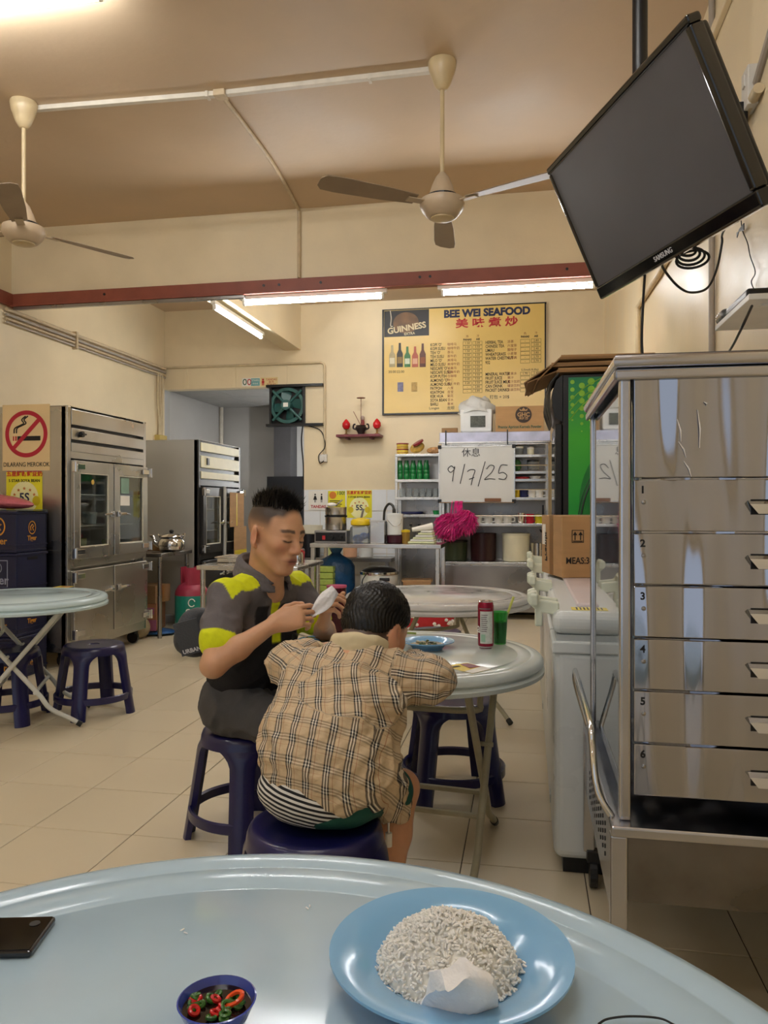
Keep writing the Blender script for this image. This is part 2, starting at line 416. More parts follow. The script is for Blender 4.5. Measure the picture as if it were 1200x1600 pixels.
tag(obj('cable', MB().tube(smooth_path([Xp(1158, 345, XR - .01), Xp(1160, 360, XR - .012), Xp(1168, 380, XR - .01), Xp(1172, 400, XR - .01), Xp(1180, 425, XR - .01), Xp(1174, 440, XR - .01), Xp(1180, 455, XR - .01), Xp(1192, 470, XR - .015)]), .0022, 5), m_cable, smooth=True), 'thin wire with a bunched tie running down to the set-top box', 'cable')
bt_ = MB()
for k in range(7):
    q = Xp(1157, 361, XR - .015); bt_.tube([q + Vector((0, -.05, -.012 + .004 * k)), q + Vector((-.004, 0, .001 * k)), q + Vector((0, .05, .01 - .003 * k))], .0025, 5)
tag(obj('cable_tie', bt_, m_cable, smooth=True), 'black bunched wire tie on the right wall under the television', 'cable')
# conduit up the right wall with a plug socket and adaptor
m_cond = mat('grey_conduit', 'a99f92', .5, var=.1)
pc = Xp(1112, 480, XR - .015)
tag(obj('wall_conduit', MB().tube([(XR - .015, pc.y, .9), (XR - .015, pc.y, ZC - .02)], .014, 10), m_cond, smooth=True), 'vertical grey conduit on the right wall behind the television', 'pipe')
pd = Xp(998, 480, XR - .015); pe = Xp(1030, 430, XR - .015)
tag(obj('wall_conduit', MB().tube([(XR - .02, pd.y, 1.5), (XR - .02, pd.y, pd.z), (XR - .02, pe.y, pe.z), (XR - .02, 3.0, pe.z + (pe.y - 3.0) * .02)], .02, 10), m_cream_pvc, smooth=True), 'bent cream pipe running along the right wall below the television', 'pipe')
q0, q1 = Xp(1140, 25, XR - .02), Xp(1110, 95, XR - .02)
tag(obj('wall_conduit', MB().box((XR - .03, 1.2, ZC - .26), (XR, YB - .1, ZC - .21)), m_wall, bev=.006), 'cream cable duct along the top of the right wall', 'pipe')
sk = Xp(1172, 140, XR - .02)
so = thing('wall_socket', 'white plug socket on the right wall near the ceiling', 'socket', sk)
obj('box', MB().cbox(sk, (.04, .09, .15)), mat('white_plastic', 'd9d5cc', .4), so, bev=.004)
obj('switch', MB().cbox(sk + Vector((-.022, 0, .03)), (.008, .03, .045)), mat('white_plastic', 'd9d5cc', .4), so, bev=.003)
ad = thing('power_adaptor', 'black plug-in power adaptor beside the television edge', 'adaptor', Xp(1155, 180, XR - .06))
q = Xp(1155, 180, XR - .05)
obj('case', MB().cbox(q, (.055, .05, .085)), m_dark, ad, bev=.008, seg=3)
obj('cord', MB().tube(smooth_path([q + Vector((0, 0, -.04)), q + Vector((.01, .01, -.12)), q + Vector((.03, .02, -.2)), q + Vector((.035, -.02, -.3))]), .003, 6), m_cable, ad, smooth=True)
tag(obj('wall_conduit', MB().tube([sk + Vector((.01, -.04, .0)), sk + Vector((.01, -.25, .10)), sk + Vector((.01, -.6, .3))], .014, 8), m_cond, smooth=True), 'short grey conduit rising from the plug socket', 'pipe')

# ------------------------------------------------------------ stainless steam cabinet with numbered drawers
sx, sx2, y0, y1 = .197, .845, 1.72, 2.50
zt_, zs = 1.504, .54
st = thing('steam_cabinet', 'stainless steel steam cabinet with six numbered drawers on a wheeled base', 'cabinet', ((sx + sx2) / 2, (y0 + y1) / 2, 0))
m_st = mat('brushed_drawer_steel', 'aeb0ba', .10, 1., var=.05, vs=2, bump=.9, bs=13, rvar=.03, stretch=(1, 1, .1), bd=.03)
for n__ in m_st.node_tree.nodes:
    if n__.type == 'TEX_NOISE' and abs(n__.inputs['Scale'].default_value - 13) < .01: n__.inputs['Detail'].default_value = .3
m_st2 = mat('cabinet_frame_steel', 'bfc0c6', .22, 1., var=.06, vs=4, rvar=.07)
m_glass = mat('clear_glass', 'f4fbf8', .02, trans=1., var=0, ior=1.5)
def zpx(py, y=y0, x=.3): dd = -x * SN + y * CS; return HC + (790 - py) * dd / FPX
# posts
w = .026
for (X, Y) in ((sx, y0), (sx2 - w, y0), (sx, y1 - .018), (sx2 - w, y1 - .018)):
    ww = w if Y == y0 else .018
    obj('post', MB().box((X, Y, zs - .02), (X + ww, Y + ww, zt_)), m_st2, st, bev=.007, seg=3)
# roof with rolled edge
rf = MB(); e = .02
rf.box((sx - .005, y0 - .005, zt_), (sx2, y1 + .02, zt_ + .012))
obj('roof', rf, m_st2, st, bev=.004)
obj('roof_edge', MB().tube([(sx2, y0 - .004, zt_ + .005), (sx - .002, y0 - .004, zt_ + .005), (sx - .002, y1 + .02, zt_ + .005)], .016, 12), m_st2, st, smooth=True)
obj('roof_lip', MB().box((sx - .012, y0 - .014, zt_ - .035), (sx2, y0 + .0, zt_ - .012)).box((sx - .012, y0 - .014, zt_ - .035), (sx + .0, y1 + .02, zt_ - .012)), m_st2, st, bev=.006, seg=3)
# glass side, back and inner walls
obj('side_glass', MB().box((sx + .009, y0 + w, zs + .02), (sx + .013, y1 - .018, zt_ - .01)), m_glass, st)
obj('back_panel', MB().box((sx + .018, y1 - .012, zs), (sx2 - .02, y1 - .004, zt_)), m_st2, st)
obj('right_panel', MB().box((sx2 - .012, y0 + w, zs), (sx2 - .004, y1 - .018, zt_)), m_st2, st)
obj('drawer_case', MB().box((sx + .05, y0 + .03, zs + .03), (sx2 - .03, y1 - .03, zt_ - .02)), m_st, st)
# fronts
edges = [588, 748, 832, 915, 998, 1080, 1163, 1247]
fx0, fx1 = sx + w + .004, sx2 - w - .004
fxp = .3
for k in range(7):
    za, zb2 = zpx(edges[k]), zpx(edges[k + 1])
    mbx = MB().box((fx0, y0 - .002, zb2 + .0025), (fx1, y0 + .02, za - .0025))
    if k == 0:
        obj('top_panel', mbx, m_st, st, bev=.002)
    else:
        dr = obj('drawer', mbx, m_st, st, bev=.002)
        hz = za - .42 * (za - zb2); hx = (sx + sx2) / 2 + .01
        # cut-in pull: a dark slot and a rolled lip
        obj('handle', MB().add(*(lambda a, c: ([(hx - .075, y0 - .004, a), (hx + .075, y0 - .004, a), (hx + .075, y0 - .02, a - .006), (hx - .075, y0 - .02, a - .006), (hx - .06, y0 - .022, c), (hx + .06, y0 - .022, c)], [(0, 1, 2, 3), (3, 2, 5, 4), (0, 3, 4), (1, 5, 2)]))(hz, hz - .026)), m_chrome, dr, solid=.003)
        obj('pull_slot', MB().box((hx - .07, y0 - .0035, hz - .028), (hx + .07, y0 - .0022, hz + .004)), m_dark, dr)
        obj('number', MB().text(str(k), .022, frame((fx0 + .018, y0 - .0032, za - .024), (1, .0, .0), (0, 0, 1)), bold=.0006), m_cable, dr)
        obj('rivet', MB().lathe([(.005, 0), (.004, .002), (.001, .003)], n=10, M=frame((fx0 + .02, y0 - .002, za - .05), (1, 0, 0), (0, 0, 1))), m_steel_dk, dr)
obj('vent_dial', MB().cyl((fx1 - .18, y0 - .02, zpx(660)), (fx1 - .18, y0, zpx(660)), .09, n=40), m_steel_dk, st, smooth=True, bev=.004)
pf = MB()
for (a_, b_) in (((1058, 655), (1064, 690)), ((1060, 690), (1072, 715)), ((1068, 720), (1080, 745)), ((1090, 640), (1093, 700)), ((1100, 628), (1104, 634))):
    p_, q_ = Yp(a_[0], a_[1], y0 - .004), Yp(b_[0], b_[1], y0 - .004); m__ = (p_ + q_) / 2
    pf.tube([p_, m__ + Vector((.003, -.002, 0)), q_], [.0006, .0018, .0006], 5)
obj('peeling_film', pf, mat('film_white', 'e8e4e2', .3), st)['kind'] = 'stuff'
# base
bx0 = sx - .02
obj('base_tray', MB().box((bx0, y0 - .03, zs - .045), (sx2, y1 + .02, zs - .02)), m_st2, st, bev=.006, seg=3)
for (X, Y) in ((bx0, y0 - .02), (sx2 - .035, y0 - .02), (bx0, y1 - .01), (sx2 - .035, y1 - .01)):
    obj('leg', MB().box((X, Y, .11), (X + .035, Y + .035, zs - .045)), m_st2, st, bev=.004)
obj('front_apron', MB().box((bx0 + .037, y0 - .005, zpx(1412)), (sx2 - .037, y0 + .002, zs - .048)), mat('stained_steel', '77736c', .38, 1., var=.25, vs=7, rvar=.15), st)
obj('side_apron', MB().box((bx0 + .006, y0 + .017, .3), (bx0 + .012, y1 - .012, zs - .048)), m_st2, st)
hm = MB()
for i in range(5):
    for j in range(9):
        hm.cyl((bx0 + .0045, y0 + .16 + .055 * j, zs - .09 - .018 * i - .004 * j), (bx0 + .0062, y0 + .16 + .055 * j, zs - .09 - .018 * i - .004 * j), .0055, n=8)
obj('vent_hole', hm, m_dark, st)['kind'] = 'stuff'
for (X, Y) in ((bx0 + .03, y0 + .03), (sx2 - .03, y0 + .03), (bx0 + .03, y1 - .0), (sx2 - .03, y1 - .0)):
    c = obj('caster', MB().cyl((X - .012, Y, .045), (X + .012, Y, .045), .045, n=20).box((X - .02, Y - .02, .08), (X + .02, Y + .02, .115)), m_dark, st, bev=.002)
hy0, hy1 = y0 + .03, y1 - .05
obj('side_handle', MB().tube(smooth_path([(bx0 + .012, hy0, zs - .03), (bx0 - .022, hy0 + .01, zs + .03), (bx0 - .03, hy0 + .05, zs + .12), (bx0 - .03, hy0 + .12, zs + .15), (bx0 - .03, hy1 - .1, zs + .155), (bx0 - .03, hy1 - .03, zs + .15), (bx0 - .025, hy1, zs + .1), (bx0 + .012, hy1, zs - .03)], 6), .008, 10), m_chrome, st, smooth=True)

# ------------------------------------------------------------ white chest freezers along the right wall
m_frz = mat('freezer_white', 'd6dad8', .32, var=.03, vs=3, rvar=.06)
m_frzg = mat('freezer_grey_trim', 'b9bdbb', .4)
m_ivory = mat('ivory_hinge_plastic', 'dfe3cf', .4)
m_lid = mat('pinkish_lid', 'ddd0d2', .3, var=.03)
def freezer(yn, yf, label, htop):
    f = thing('chest_freezer', label, 'freezer', ((.085 + .8) / 2, (yn + yf) / 2, 0))
    xl, xr = .088, .82
    obj('body', MB().box((xl, yn, .05), (xr, yf, htop - .12)), m_frz, f, bev=.03, seg=4)
    obj('rim', MB().box((xl - .006, yn - .006, htop - .135), (xr + .004, yf + .006, htop - .095)), m_frz, f, bev=.006)
    obj('gasket', MB().box((xl + .008, yn + .008, htop - .096), (xr - .006, yf - .006, htop - .075)), m_frzg, f)
    obj('lid', MB().box((xl - .004, yn - .004, htop - .076), (xr, yf, htop)), m_frz, f, bev=.032, seg=5)
    obj('lid_panel', MB().box((xl + .08, yn + .14, htop - .005), (xr - .06, yf - .06, htop + .012)), m_lid, f, bev=.008)
    obj('base', MB().box((xl + .03, yn + .03, 0), (xr - .03, yf - .03, .05)), m_dark, f)
    obj('side_grille', MB().box((xl - .004, yn + .3, .12), (xl + .002, yn + .36, .15)), m_frzg, f)
    lb = obj('warning_label', MB().box((xl + .06, yn + .05, htop + .0005), (xl + .19, yn + .12, htop + .0015)), mat('yellow_label', 'e8d34a', .5), f)
    stp = MB()
    for k in range(9): stp.box((xl + .075 + .012 * k, yn + .056, htop + .0015), (xl + .08 + .012 * k, yn + .114, htop + .002))
    obj('stripe', stp, m_cable, lb)['kind'] = 'stuff'
    for yy in ((yn + .04, yn + .72) if yn < 3 else (yn + .3, yn + .95)):
        h = MB()
        poly = [(0, -.02), (.05, -.012), (.085, .02), (.085, .05), (.06, .058), (.045, .03), (-.02, .022), (-.02, -.02)]
        for k in (0, 1):
            h.prism(poly, frame((xl - .0, yy + .10 * k + .03, htop - .0), (-1, 0, 0), (0, 0, 1)), .03)
        h.prism([(.035, -.06), (.06, -.06), (.06, .0), (.035, .0)], frame((xl, yy + .03, htop), (-1, 0, 0), (0, 0, 1)), .05)
        h.box((xl - .075, yy + .0, htop + .012), (xl - .05, yy + .14, htop + .05))
        obj('lid_handle', h, m_ivory, f, bev=.006, seg=3)
    return f
FH = .855
freezer(2.555, 3.84, 'white chest freezer beside the steam cabinet, nearer one with a yellow striped label', FH)
freezer(3.86, 5.1, 'white chest freezer under the cardboard carton, farther one', FH)
# carton standing on the freezer
m_card = mat('cardboard', 'b08a5e', .8, var=.08, vs=5, stretch=(1, 1, 6))
m_card2 = mat('cardboard_dark', '8f6f4c', .85, var=.1, vs=6)
m_ink = mat('dark_ink', '1c1816', .6)
m_tape = mat('brown_tape', '8a6338', .3, var=.05)
zc0 = FH + .0135
cy0 = Zp(878, 903, zc0).y; cx0 = Zp(878, 903, zc0).x; ch = .285
ct = thing('carton', 'brown cardboard carton with arrow marks standing on the freezer', 'box', (cx0 + .2, cy0 + .18, zc0))
cx1, cy1 = cx0 + .44, cy0 + .34
obj('box', MB().box((cx0, cy0, zc0), (cx1, cy1, zc0 + ch)), m_card, ct, bev=.003)
ct_spin = Matrix.Translation((cx0, cy0, 0)) @ Matrix.Rotation(.25, 4, 'Z') @ Matrix.Translation((-cx0, -cy0, 0))
obj('tape', MB().box((cx0 - .001, cy0 + .14, zc0 + .0), (cx1, cy0 + .2, zc0 + ch + .001)), m_tape, ct)
fr = lambda px, py: Yp(px, py, cy0 - .0008)
lt = MB()
lt.text('MEAS:38', .042, onY(fr(907, 877)), squeeze=.85, bold=.0006)
p = fr(904, 838); 
for dx in (-.013, .013):
    lt.box((p.x + dx - .0025, cy0 - .0012, p.z - .018), (p.x + dx + .0025, cy0 - .0006, p.z + .012))
    lt.add([(p.x + dx - .011, cy0 - .0012, p.z + .004), (p.x + dx + .011, cy0 - .0012, p.z + .004), (p.x + dx, cy0 - .0012, p.z + .021)], [(0, 1, 2)])
def rect_outline(mb, x0, x1, z0, z1, y, t):
    mb.box((x0, y, z0), (x1, y + .0006, z0 + t)).box((x0, y, z1 - t), (x1, y + .0006, z1)).box((x0, y, z0), (x0 + t, y + .0006, z1)).box((x1 - t, y, z0), (x1, y + .0006, z1))
rect_outline(lt, p.x - .028, p.x + .028, p.z - .03, p.z + .028, cy0 - .0012, .003)
lt.box((p.x - .022, cy0 - .0012, p.z - .025), (p.x + .022, cy0 - .0006, p.z - .021))
lt.text('Premix', .05, frame((cx0 - .001, cy0 + .26, zc0 + .13), (0, 0, 1), (0, 1, 0)) @ Matrix.Rotation(PI, 4, 'X'), bold=.001)
obj('lettering', lt, m_ink, ct)['kind'] = 'stuff'
obj('barcode_label', MB().box((cx0 - .001, cy0 + .27, zc0 + .14), (cx0, cy0 + .325, zc0 + .24)), mat('paper', 'e8e4da', .6), ct)
for ch_ in ct.children: ch_.data.transform(ct_spin)
# ------------------------------------------------------------ green drinks cooler
gy, gx0, gx1, gz = 5.2, .238, XR - .02, Yp(900, 585, 5.2).z
gc = thing('drinks_cooler', 'tall drinks cooler with a green bubble-printed side and black door edge', 'cooler', ((gx0 + gx1) / 2, gy + .35, 0))
obj('body', MB().box((gx0, gy, .1), (gx1, gy + .7, gz)), m_dark, gc, bev=.004)
# printed green side: gradient belongs to the print
mg = bpy.data.materials.new('green_print'); mg.use_nodes = True
N, L = mg.node_tree.nodes, mg.node_tree.links
tcn = N.new('ShaderNodeTexCoord'); sep = N.new('ShaderNodeSeparateXYZ'); L.new(tcn.outputs['Generated'], sep.inputs[0])
rp = N.new('ShaderNodeValToRGB'); rp.color_ramp.elements[0].color = lin('1f9a3a') + (1,); rp.color_ramp.elements[0].position = .45
rp.color_ramp.elements[1].color = lin('0c7a50') + (1,); rp.color_ramp.elements[1].position = 1
e2 = rp.color_ramp.elements.new(.75); e2.color = lin('3fae2c') + (1,)
L.new(sep.outputs[2], rp.inputs[0]); L.new(rp.outputs[0], N['Principled BSDF'].inputs['Base Color']); N['Principled BSDF'].inputs['Roughness'].default_value = .3
gp = obj('side_print', MB().box((gx0 + .035, gy - .004, .5), (gx1, gy - .0005, gz - .02)), mg, gc)
dots = MB()
for i in range(9):
    for j in range(7):
        u, v = i * .06, j * .05 + (i % 2) * .025
        r = .026 * max(0, 1 - ((u - .25) ** 2 + (v - .05) ** 2) / .14)
        if r > .004: dots.cyl((gx0 + .06 + u, gy - .0055, gz - .05 - v * 1.0), (gx0 + .06 + u, gy - .004, gz - .05 - v), r, n=14)
obj('bubble', dots, mat('lime_print', '86bf3a', .35), gp)['kind'] = 'stuff'
arc = MB()
for R_, wd_, mm in ((.62, .012, 0), (.6, .03, 0)):
    arc.tube([(gx0 + .62 - R_ * .85 * math.cos(a), gy - .005, 1.05 + R_ * math.sin(a)) for a in np.linspace(0, 1.0, 18)], wd_ / 4, 5)
obj('ring', arc, mat('ring_print', '1a3324', .35), gp)
obj('disc', MB().prism([(.25 * math.cos(a), .40 * math.sin(a)) for a in np.linspace(0, 2 * PI, 36, endpoint=False)], onY((gx0 + .352, gy - .0045, 1.2)), .001), mat('dark_green_print', '1c7a34', .35), gp)
lg = MB()
for k in range(3):
    lg.tube(smooth_path([(gx0 + .04, gy - .005, gz - .3 + .06 * k), (gx0 + .15, gy - .005, gz - .18 + .05 * k), (gx0 + .35, gy - .005, gz - .06 + .04 * k)]), .003, 5)
obj('curve_line', lg, mat('lime_print', '86bf3a', .35), gp)
obj('door', MB().box((gx0 - .05, gy + .01, .15), (gx0 - .003, gy + .69, gz - .32)), m_dark, gc, bev=.008)
obj('door_glass', MB().box((gx0 - .053, gy + .07, .25), (gx0 - .049, gy + .63, gz - .4)), mat('cooler_glass', '20262a', .05, var=0), gc)
hd = MB(); prof = [(gx0 - .003, gz - .31), (gx0 - .05, gz - .28), (gx0 - .07, gz - .2), (gx0 - .066, gz - .1), (gx0 - .04, gz - .03), (gx0 - .003, gz)]
hd.loft([[(x, gy + .0, z) for x, z in prof], [(x, gy + .7, z) for x, z in prof]])
obj('header', hd, m_dark, gc)
obj('foot', MB().box((gx0 + .05, gy + .05, 0), (gx1 - .05, gy + .65, .1)), m_dark, gc)
# flattened cartons piled on the cooler
for k, (dx, dy, dz, ry, tw, lab) in enumerate(((-.03, .0, .012, .0, .03, 'bottom'), (-.05, -.01, .05, -.05, -.04, 'middle'), (-.02, -.03, .09, -.07, .05, 'top'))):
    cxm, cym = (gx0 + gx1) / 2 + dx, gy + .33 + dy
    Mx = Matrix.Translation((cxm, cym, gz + .008 + dz)) @ Matrix.Rotation(tw, 4, 'Z') @ Matrix.Rotation(ry * 0, 4, 'Y')
    fc = thing('flattened_carton', lab + ' flattened cardboard carton on top of the drinks cooler', 'cardboard', (cxm, cym, gz + dz), 0, 'flattened cartons on the cooler')
    W2 = .32
    obj('sheet', MB().box((-W2, -.36, -.007), (W2 - .02, .36, .007), Mx), m_card2, fc)
    obj('sheet', MB().box((-W2 + .01, -.35, .009), (W2 - .04, .35, .021), Mx), m_card, fc)
    fw = .2
    obj('flap', MB().box((-fw, -.33, -.004), (0, .3, .004), Mx @ Matrix.Translation((-W2, 0, .003)) @ Matrix.Rotation(-.35 - .22 * k, 4, 'Y')), m_card2, fc)
pl = MB()
for k in range(14):
    y_ = gy + .03 * k; pl.tube(smooth_path([(gx0 - .02, y_, gz + .02), (gx0 - .085 + .01 * math.sin(k * 2.1), y_ + .02, gz - .06), (gx0 - .1 + .015 * math.sin(k * 1.3), y_, gz - .2), (gx0 - .075, y_ + .01 * (k % 3), gz - .33)], 4), .006, 5)
tag(obj('plastic_sheet', pl, mat('crumpled_plastic', '4a463e', .2, var=.3, vs=20), smooth=True), 'crumpled dark plastic hanging over the cooler front edge', 'plastic')
# ------------------------------------------------------------ ceiling fans
m_fan = mat('ivory_fan_enamel', 'c9b48c', .35, var=.08, vs=10)
m_fanm = mat('fan_motor_enamel', 'b9a58a', .35, var=.08)
m_blade = mat('fan_blade_brown', '8b7862', .45, var=.08)
def fan(px, label, angs, can_y, mot_y):
    c = Zp(px, can_y, ZC); x, y = c.x, c.y
    dd = -x * SN + y * CS; zm = HC + (790 - mot_y) * dd / FPX
    f = thing('ceiling_fan', label, 'fan', (x, y, zm), 0, 'ceiling fans')
    obj('canopy', MB().lathe([(.075, ZC), (.078, ZC - .012), (.07, ZC - .05), (.045, ZC - .12), (.026, ZC - .15), (.014, ZC - .155)], (x, y, 0), 28), m_fan, f, smooth=True)
    obj('downrod', MB().cyl((x, y, zm + .06), (x, y, ZC - .15), .012, n=14), m_fan, f, smooth=True)
    obj('upper_cup', MB().lathe([(.014, zm + .19), (.035, zm + .165), (.055, zm + .12), (.07, zm + .075), (.072, zm + .06)], (x, y, 0), 28), m_fanm, f, smooth=True)
    obj('motor_gap', MB().cyl((x, y, zm + .045), (x, y, zm + .062), .085, n=28), m_dark, f)
    mt = obj('motor', MB().lathe([(.09, zm + .048), (.118, zm + .04), (.122, zm + .01), (.112, zm - .012), (.098, zm - .03), (.08, zm - .05), (.066, zm - .054)], (x, y, 0), 36), m_fanm, f, smooth=True)
    obj('motor_cover', MB().lathe([(.062, zm - .05), (.062, zm - .06), (.05, zm - .064), (.01, zm - .066)], (x, y, 0), 28), m_fan, mt, smooth=True)
    for a in angs:
        R = Matrix.Translation((x, y, zm + .02)) @ Matrix.Rotation(a, 4, 'Z')
        # blade: flat paddle with rounded tip, pitched
        Rp = R @ Matrix.Translation((.1, 0, 0)) @ Matrix.Rotation(.2, 4, 'X')
        out = [(.06, -.042), (.25, -.058), (.5, -.066), (.575, -.06), (.6, -.03), (.6, .03), (.575, .06), (.5, .066), (.25, .058), (.06, .042)]
        bl = obj('blade', MB().prism(out, Rp, .005), m_blade, f, bev=.0015)
        obj('blade_arm', MB().cbox((R @ Vector((.15, 0, -.004))), (.12, .045, .007), R.to_3x3() @ Matrix.Rotation(.12, 3, 'X')), m_fanm, bl, bev=.002)
    return f
cr = YAW
fan(691, 'ivory ceiling fan left of the television', [PI/2 + cr - .1, PI/2 + cr - .1 + 2.094, PI/2 + cr - .1 - 2.094], 97, 325)
fan(37, 'ivory ceiling fan at the left edge of the room', [1.02, 1.02 + 2.094, 1.02 - 2.094], 160, 366)

# ------------------------------------------------------------ conduits on the ceiling and beam
m_trunk = mat('painted_trunking', 'c7b392', .5, var=.12, vs=20)
a, b, c = Zp(50, 167, ZC), Zp(345, 143, ZC), Zp(672, 106, ZC)
tr = thing('ceiling_trunking', 'dark-edged cable trunking joining the two ceiling fans', 'trunking', (b.x, b.y, ZC))
for k, (p, q) in enumerate(((a, b), (b, c))):
    Mx = frame(((p + q) / 2) + Vector((0, 0, -.014)), q - p, Vector((0, 0, 1)).cross(q - p))
    obj('duct', MB().cbox((0, 0, 0), ((q - p).length, .035, .028), Mx), m_white_pvc, tr, bev=.003)
    obj('dark_edge', MB().cbox((0, .019, .008), ((q - p).length, .006, .01), Mx), m_cable, tr)  # black strip along one side of the duct
for px, py in ((325, 145), (578, 118)):
    p = Zp(px, py, ZC); obj('clip', MB().cbox(p + Vector((0, 0, -.016)), (.016, .05, .034)), m_white_pvc, tr)
obj('junction', MB().cbox(b + Vector((0, .0, -.018)), (.07, .07, .036)), m_trunk, tr, bev=.004)
d1, e1 = Zp(462, 318, ZC), Yp(464, 446, YB)
pth = smooth_path([b + Vector((0, .03, -.016)), Zp(385, 195, ZC) + Vector((0, 0, -.016)), Zp(430, 258, ZC) + Vector((0, 0, -.016)), Vector((d1.x, YB - .02, ZC - .018))], 5)
tag(obj('conduit_pipe', MB().tube(pth + [Vector((d1.x, YB - .02, zb + .12))], .0135, 10), m_trunk, smooth=True), 'painted conduit curving across the ceiling and down the beam', 'pipe')
# cables and steel channel under the rail
tag(obj('cable_run', MB().box((XL + .05, YB - .05, zb - .028), (Yp(385, 460, YB).x, YB - .02, zb - .001)), m_steel_dk, bev=.003), 'thin metal channel clipped under the brown rail', 'channel')
# conduits along left wall
for k, (dz, r_, lab) in enumerate(((-.03, .018, 'uppermost'), (-.075, .014, 'second'), (-.11, .012, 'third'), (-.14, .010, 'lowest'))):
    tag(obj('conduit_pipe', MB().tube([(XL + .025, YB - .1, zb + dz), (XL + .025, D - .03, zb + dz)], r_, 8), m_trunk if k % 2 == 0 else m_cond, smooth=True), lab + ' of the bundled conduits along the left wall', 'pipe', 'conduits along the left wall')
bk = MB(); bk.box((XL, YB + .9, zb - .17), (XL + .05, YB + .93, zb)); tag(obj('pipe_bracket', bk, m_trunk), 'small bracket holding the conduits on the left wall', 'bracket')
# conduits down the corner to a junction box
jb = Xp(250, 672, XL + .03)
jy = D - .12
for k, off in enumerate((0, .055, .11)):
    tag(obj('conduit_pipe', MB().tube(smooth_path([(XL + .03, jy - off, zb - .1), (XL + .03, jy - off, zb - .3 - .1 * k), (XL + .03, jy - off * .7, zb - .45 - .1 * k)], 4) + [Vector((XL + .03, jy - off * .7, 2.05))], .013, 8), m_cream_pvc, smooth=True), ['rightmost', 'middle', 'leftmost'][k] + ' vertical conduit dropping to the brass junction box', 'pipe', 'conduits above the junction box')
jbx = thing('junction_box', 'yellowed junction box at the bottom of the corner conduits', 'box', (XL + .03, jy - .04, 1.95))
obj('case', MB().box((XL, jy - .14, 1.9), (XL + .07, jy + .05, 2.05)), mat('yellowed_plastic', 'b9a25c', .5), jbx, bev=.006)
obj('cover_screw', MB().cyl((XL + .07, jy - .04, 1.975), (XL + .085, jy - .04, 1.975), .012, n=10), m_dark, jbx)
# pipe across the back wall and down to the fan switch
zp1 = Yp(300, 574, D).z
h0, h1 = Yp(258, 574, D).x, Yp(508, 570, D).x
sw = Yp(506, 716, D)
tag(obj('conduit_pipe', MB().tube([(h0, D - .02, zp1), (h1 - .05, D - .02, zp1), (h1 - .015, D - .02, zp1 - .015), (h1, D - .02, zp1 - .05), (h1, D - .02, sw.z + .05)], .014, 8), m_cream_pvc, smooth=True), 'cream conduit along the back wall turning down to the switch', 'pipe')
ss = thing('wall_switch', 'white switch on the back wall below the cream conduit', 'switch', sw)
obj('plate', MB().cbox((sw.x, D - .018, sw.z), (.09, .035, .09)), mat('white_plastic', 'd9d5cc', .4), ss, bev=.005)
obj('rocker', MB().cbox((sw.x, D - .038, sw.z), (.03, .012, .045)), mat('white_plastic', 'd9d5cc', .4), ss, bev=.003)
tag(obj('cable', MB().tube(smooth_path([Yp(478, 664, D - .02), Yp(500, 672, D - .02), Yp(507, 688, D - .03), Yp(507, 700, D - .04), Yp(498, 712, D - .05), Yp(500, 724, D - .05), Yp(506, 720, D - .04)]), .006, 6), m_cable, smooth=True), 'black cable from the exhaust fan to the wall switch', 'cable')
tag(obj('cable', MB().tube(smooth_path([Yp(473, 664, D + .02), Yp(471, 690, D + .02), Yp(474, 730, D + .02), Yp(473, 765, D + .02)]), .008, 6), m_cable, smooth=True), 'black cable hanging beside the passage opening', 'cable')
tag(obj('conduit_pipe', MB().tube([(XL + .03, 10.52, 0.01), (XL + .03, 10.52, OZ)], .03, 10), m_white_pvc, smooth=True), 'white pipe in the far corner of the passage', 'pipe')
# ------------------------------------------------------------ exhaust fan in the opening
m_teal = mat('teal_enamel', '2f5a56', .35, var=.1)
e0, e1 = Yp(425, 606, D), Yp(475, 662, D)
ex = thing('exhaust_fan', 'teal square exhaust fan at the top of the passage opening', 'fan', ((e0.x + e1.x) / 2, D, e1.z))
exc, ezc, eh = (e0.x + e1.x) / 2, (e0.z + e1.z) / 2, (e0.z - e1.z) / 2
fm = MB()
for s_ in (-1, 1):
    fm.box((exc - eh - .04, D - .05, ezc + s_ * (eh - .0)), (exc + eh + .22, D + .05, ezc + s_ * (eh + .03)))
    fm.box((exc + s_ * (eh - .0), D - .04, ezc - eh), (exc + s_ * (eh - .025), D + .05, ezc + eh))
obj('mount_frame', fm, m_dark, ex)
obj('dark_back', MB().box((exc - eh, D + .04, ezc - eh), (exc + eh, D + .05, ezc + eh)), m_dark, ex)
ring = [[(r * math.cos(a), r * math.sin(a)) for r, a in ((.92 * eh, a_),)][0] for a_ in np.linspace(0, 2 * PI, 40, endpoint=False)]
rg = MB(); rr = []
for (ra, yy) in ((eh * .97, D - .03), (eh * .97, D + .03), (eh * .8, D + .03), (eh * .8, D - .03)):
    rr.append([Vector((exc + ra * math.cos(t), yy, ezc + ra * math.sin(t))) for t in np.linspace(0, 2 * PI, 40, endpoint=False)])
rg.loft(rr, closed=True)
obj('ring', rg, m_teal, ex, smooth=True)
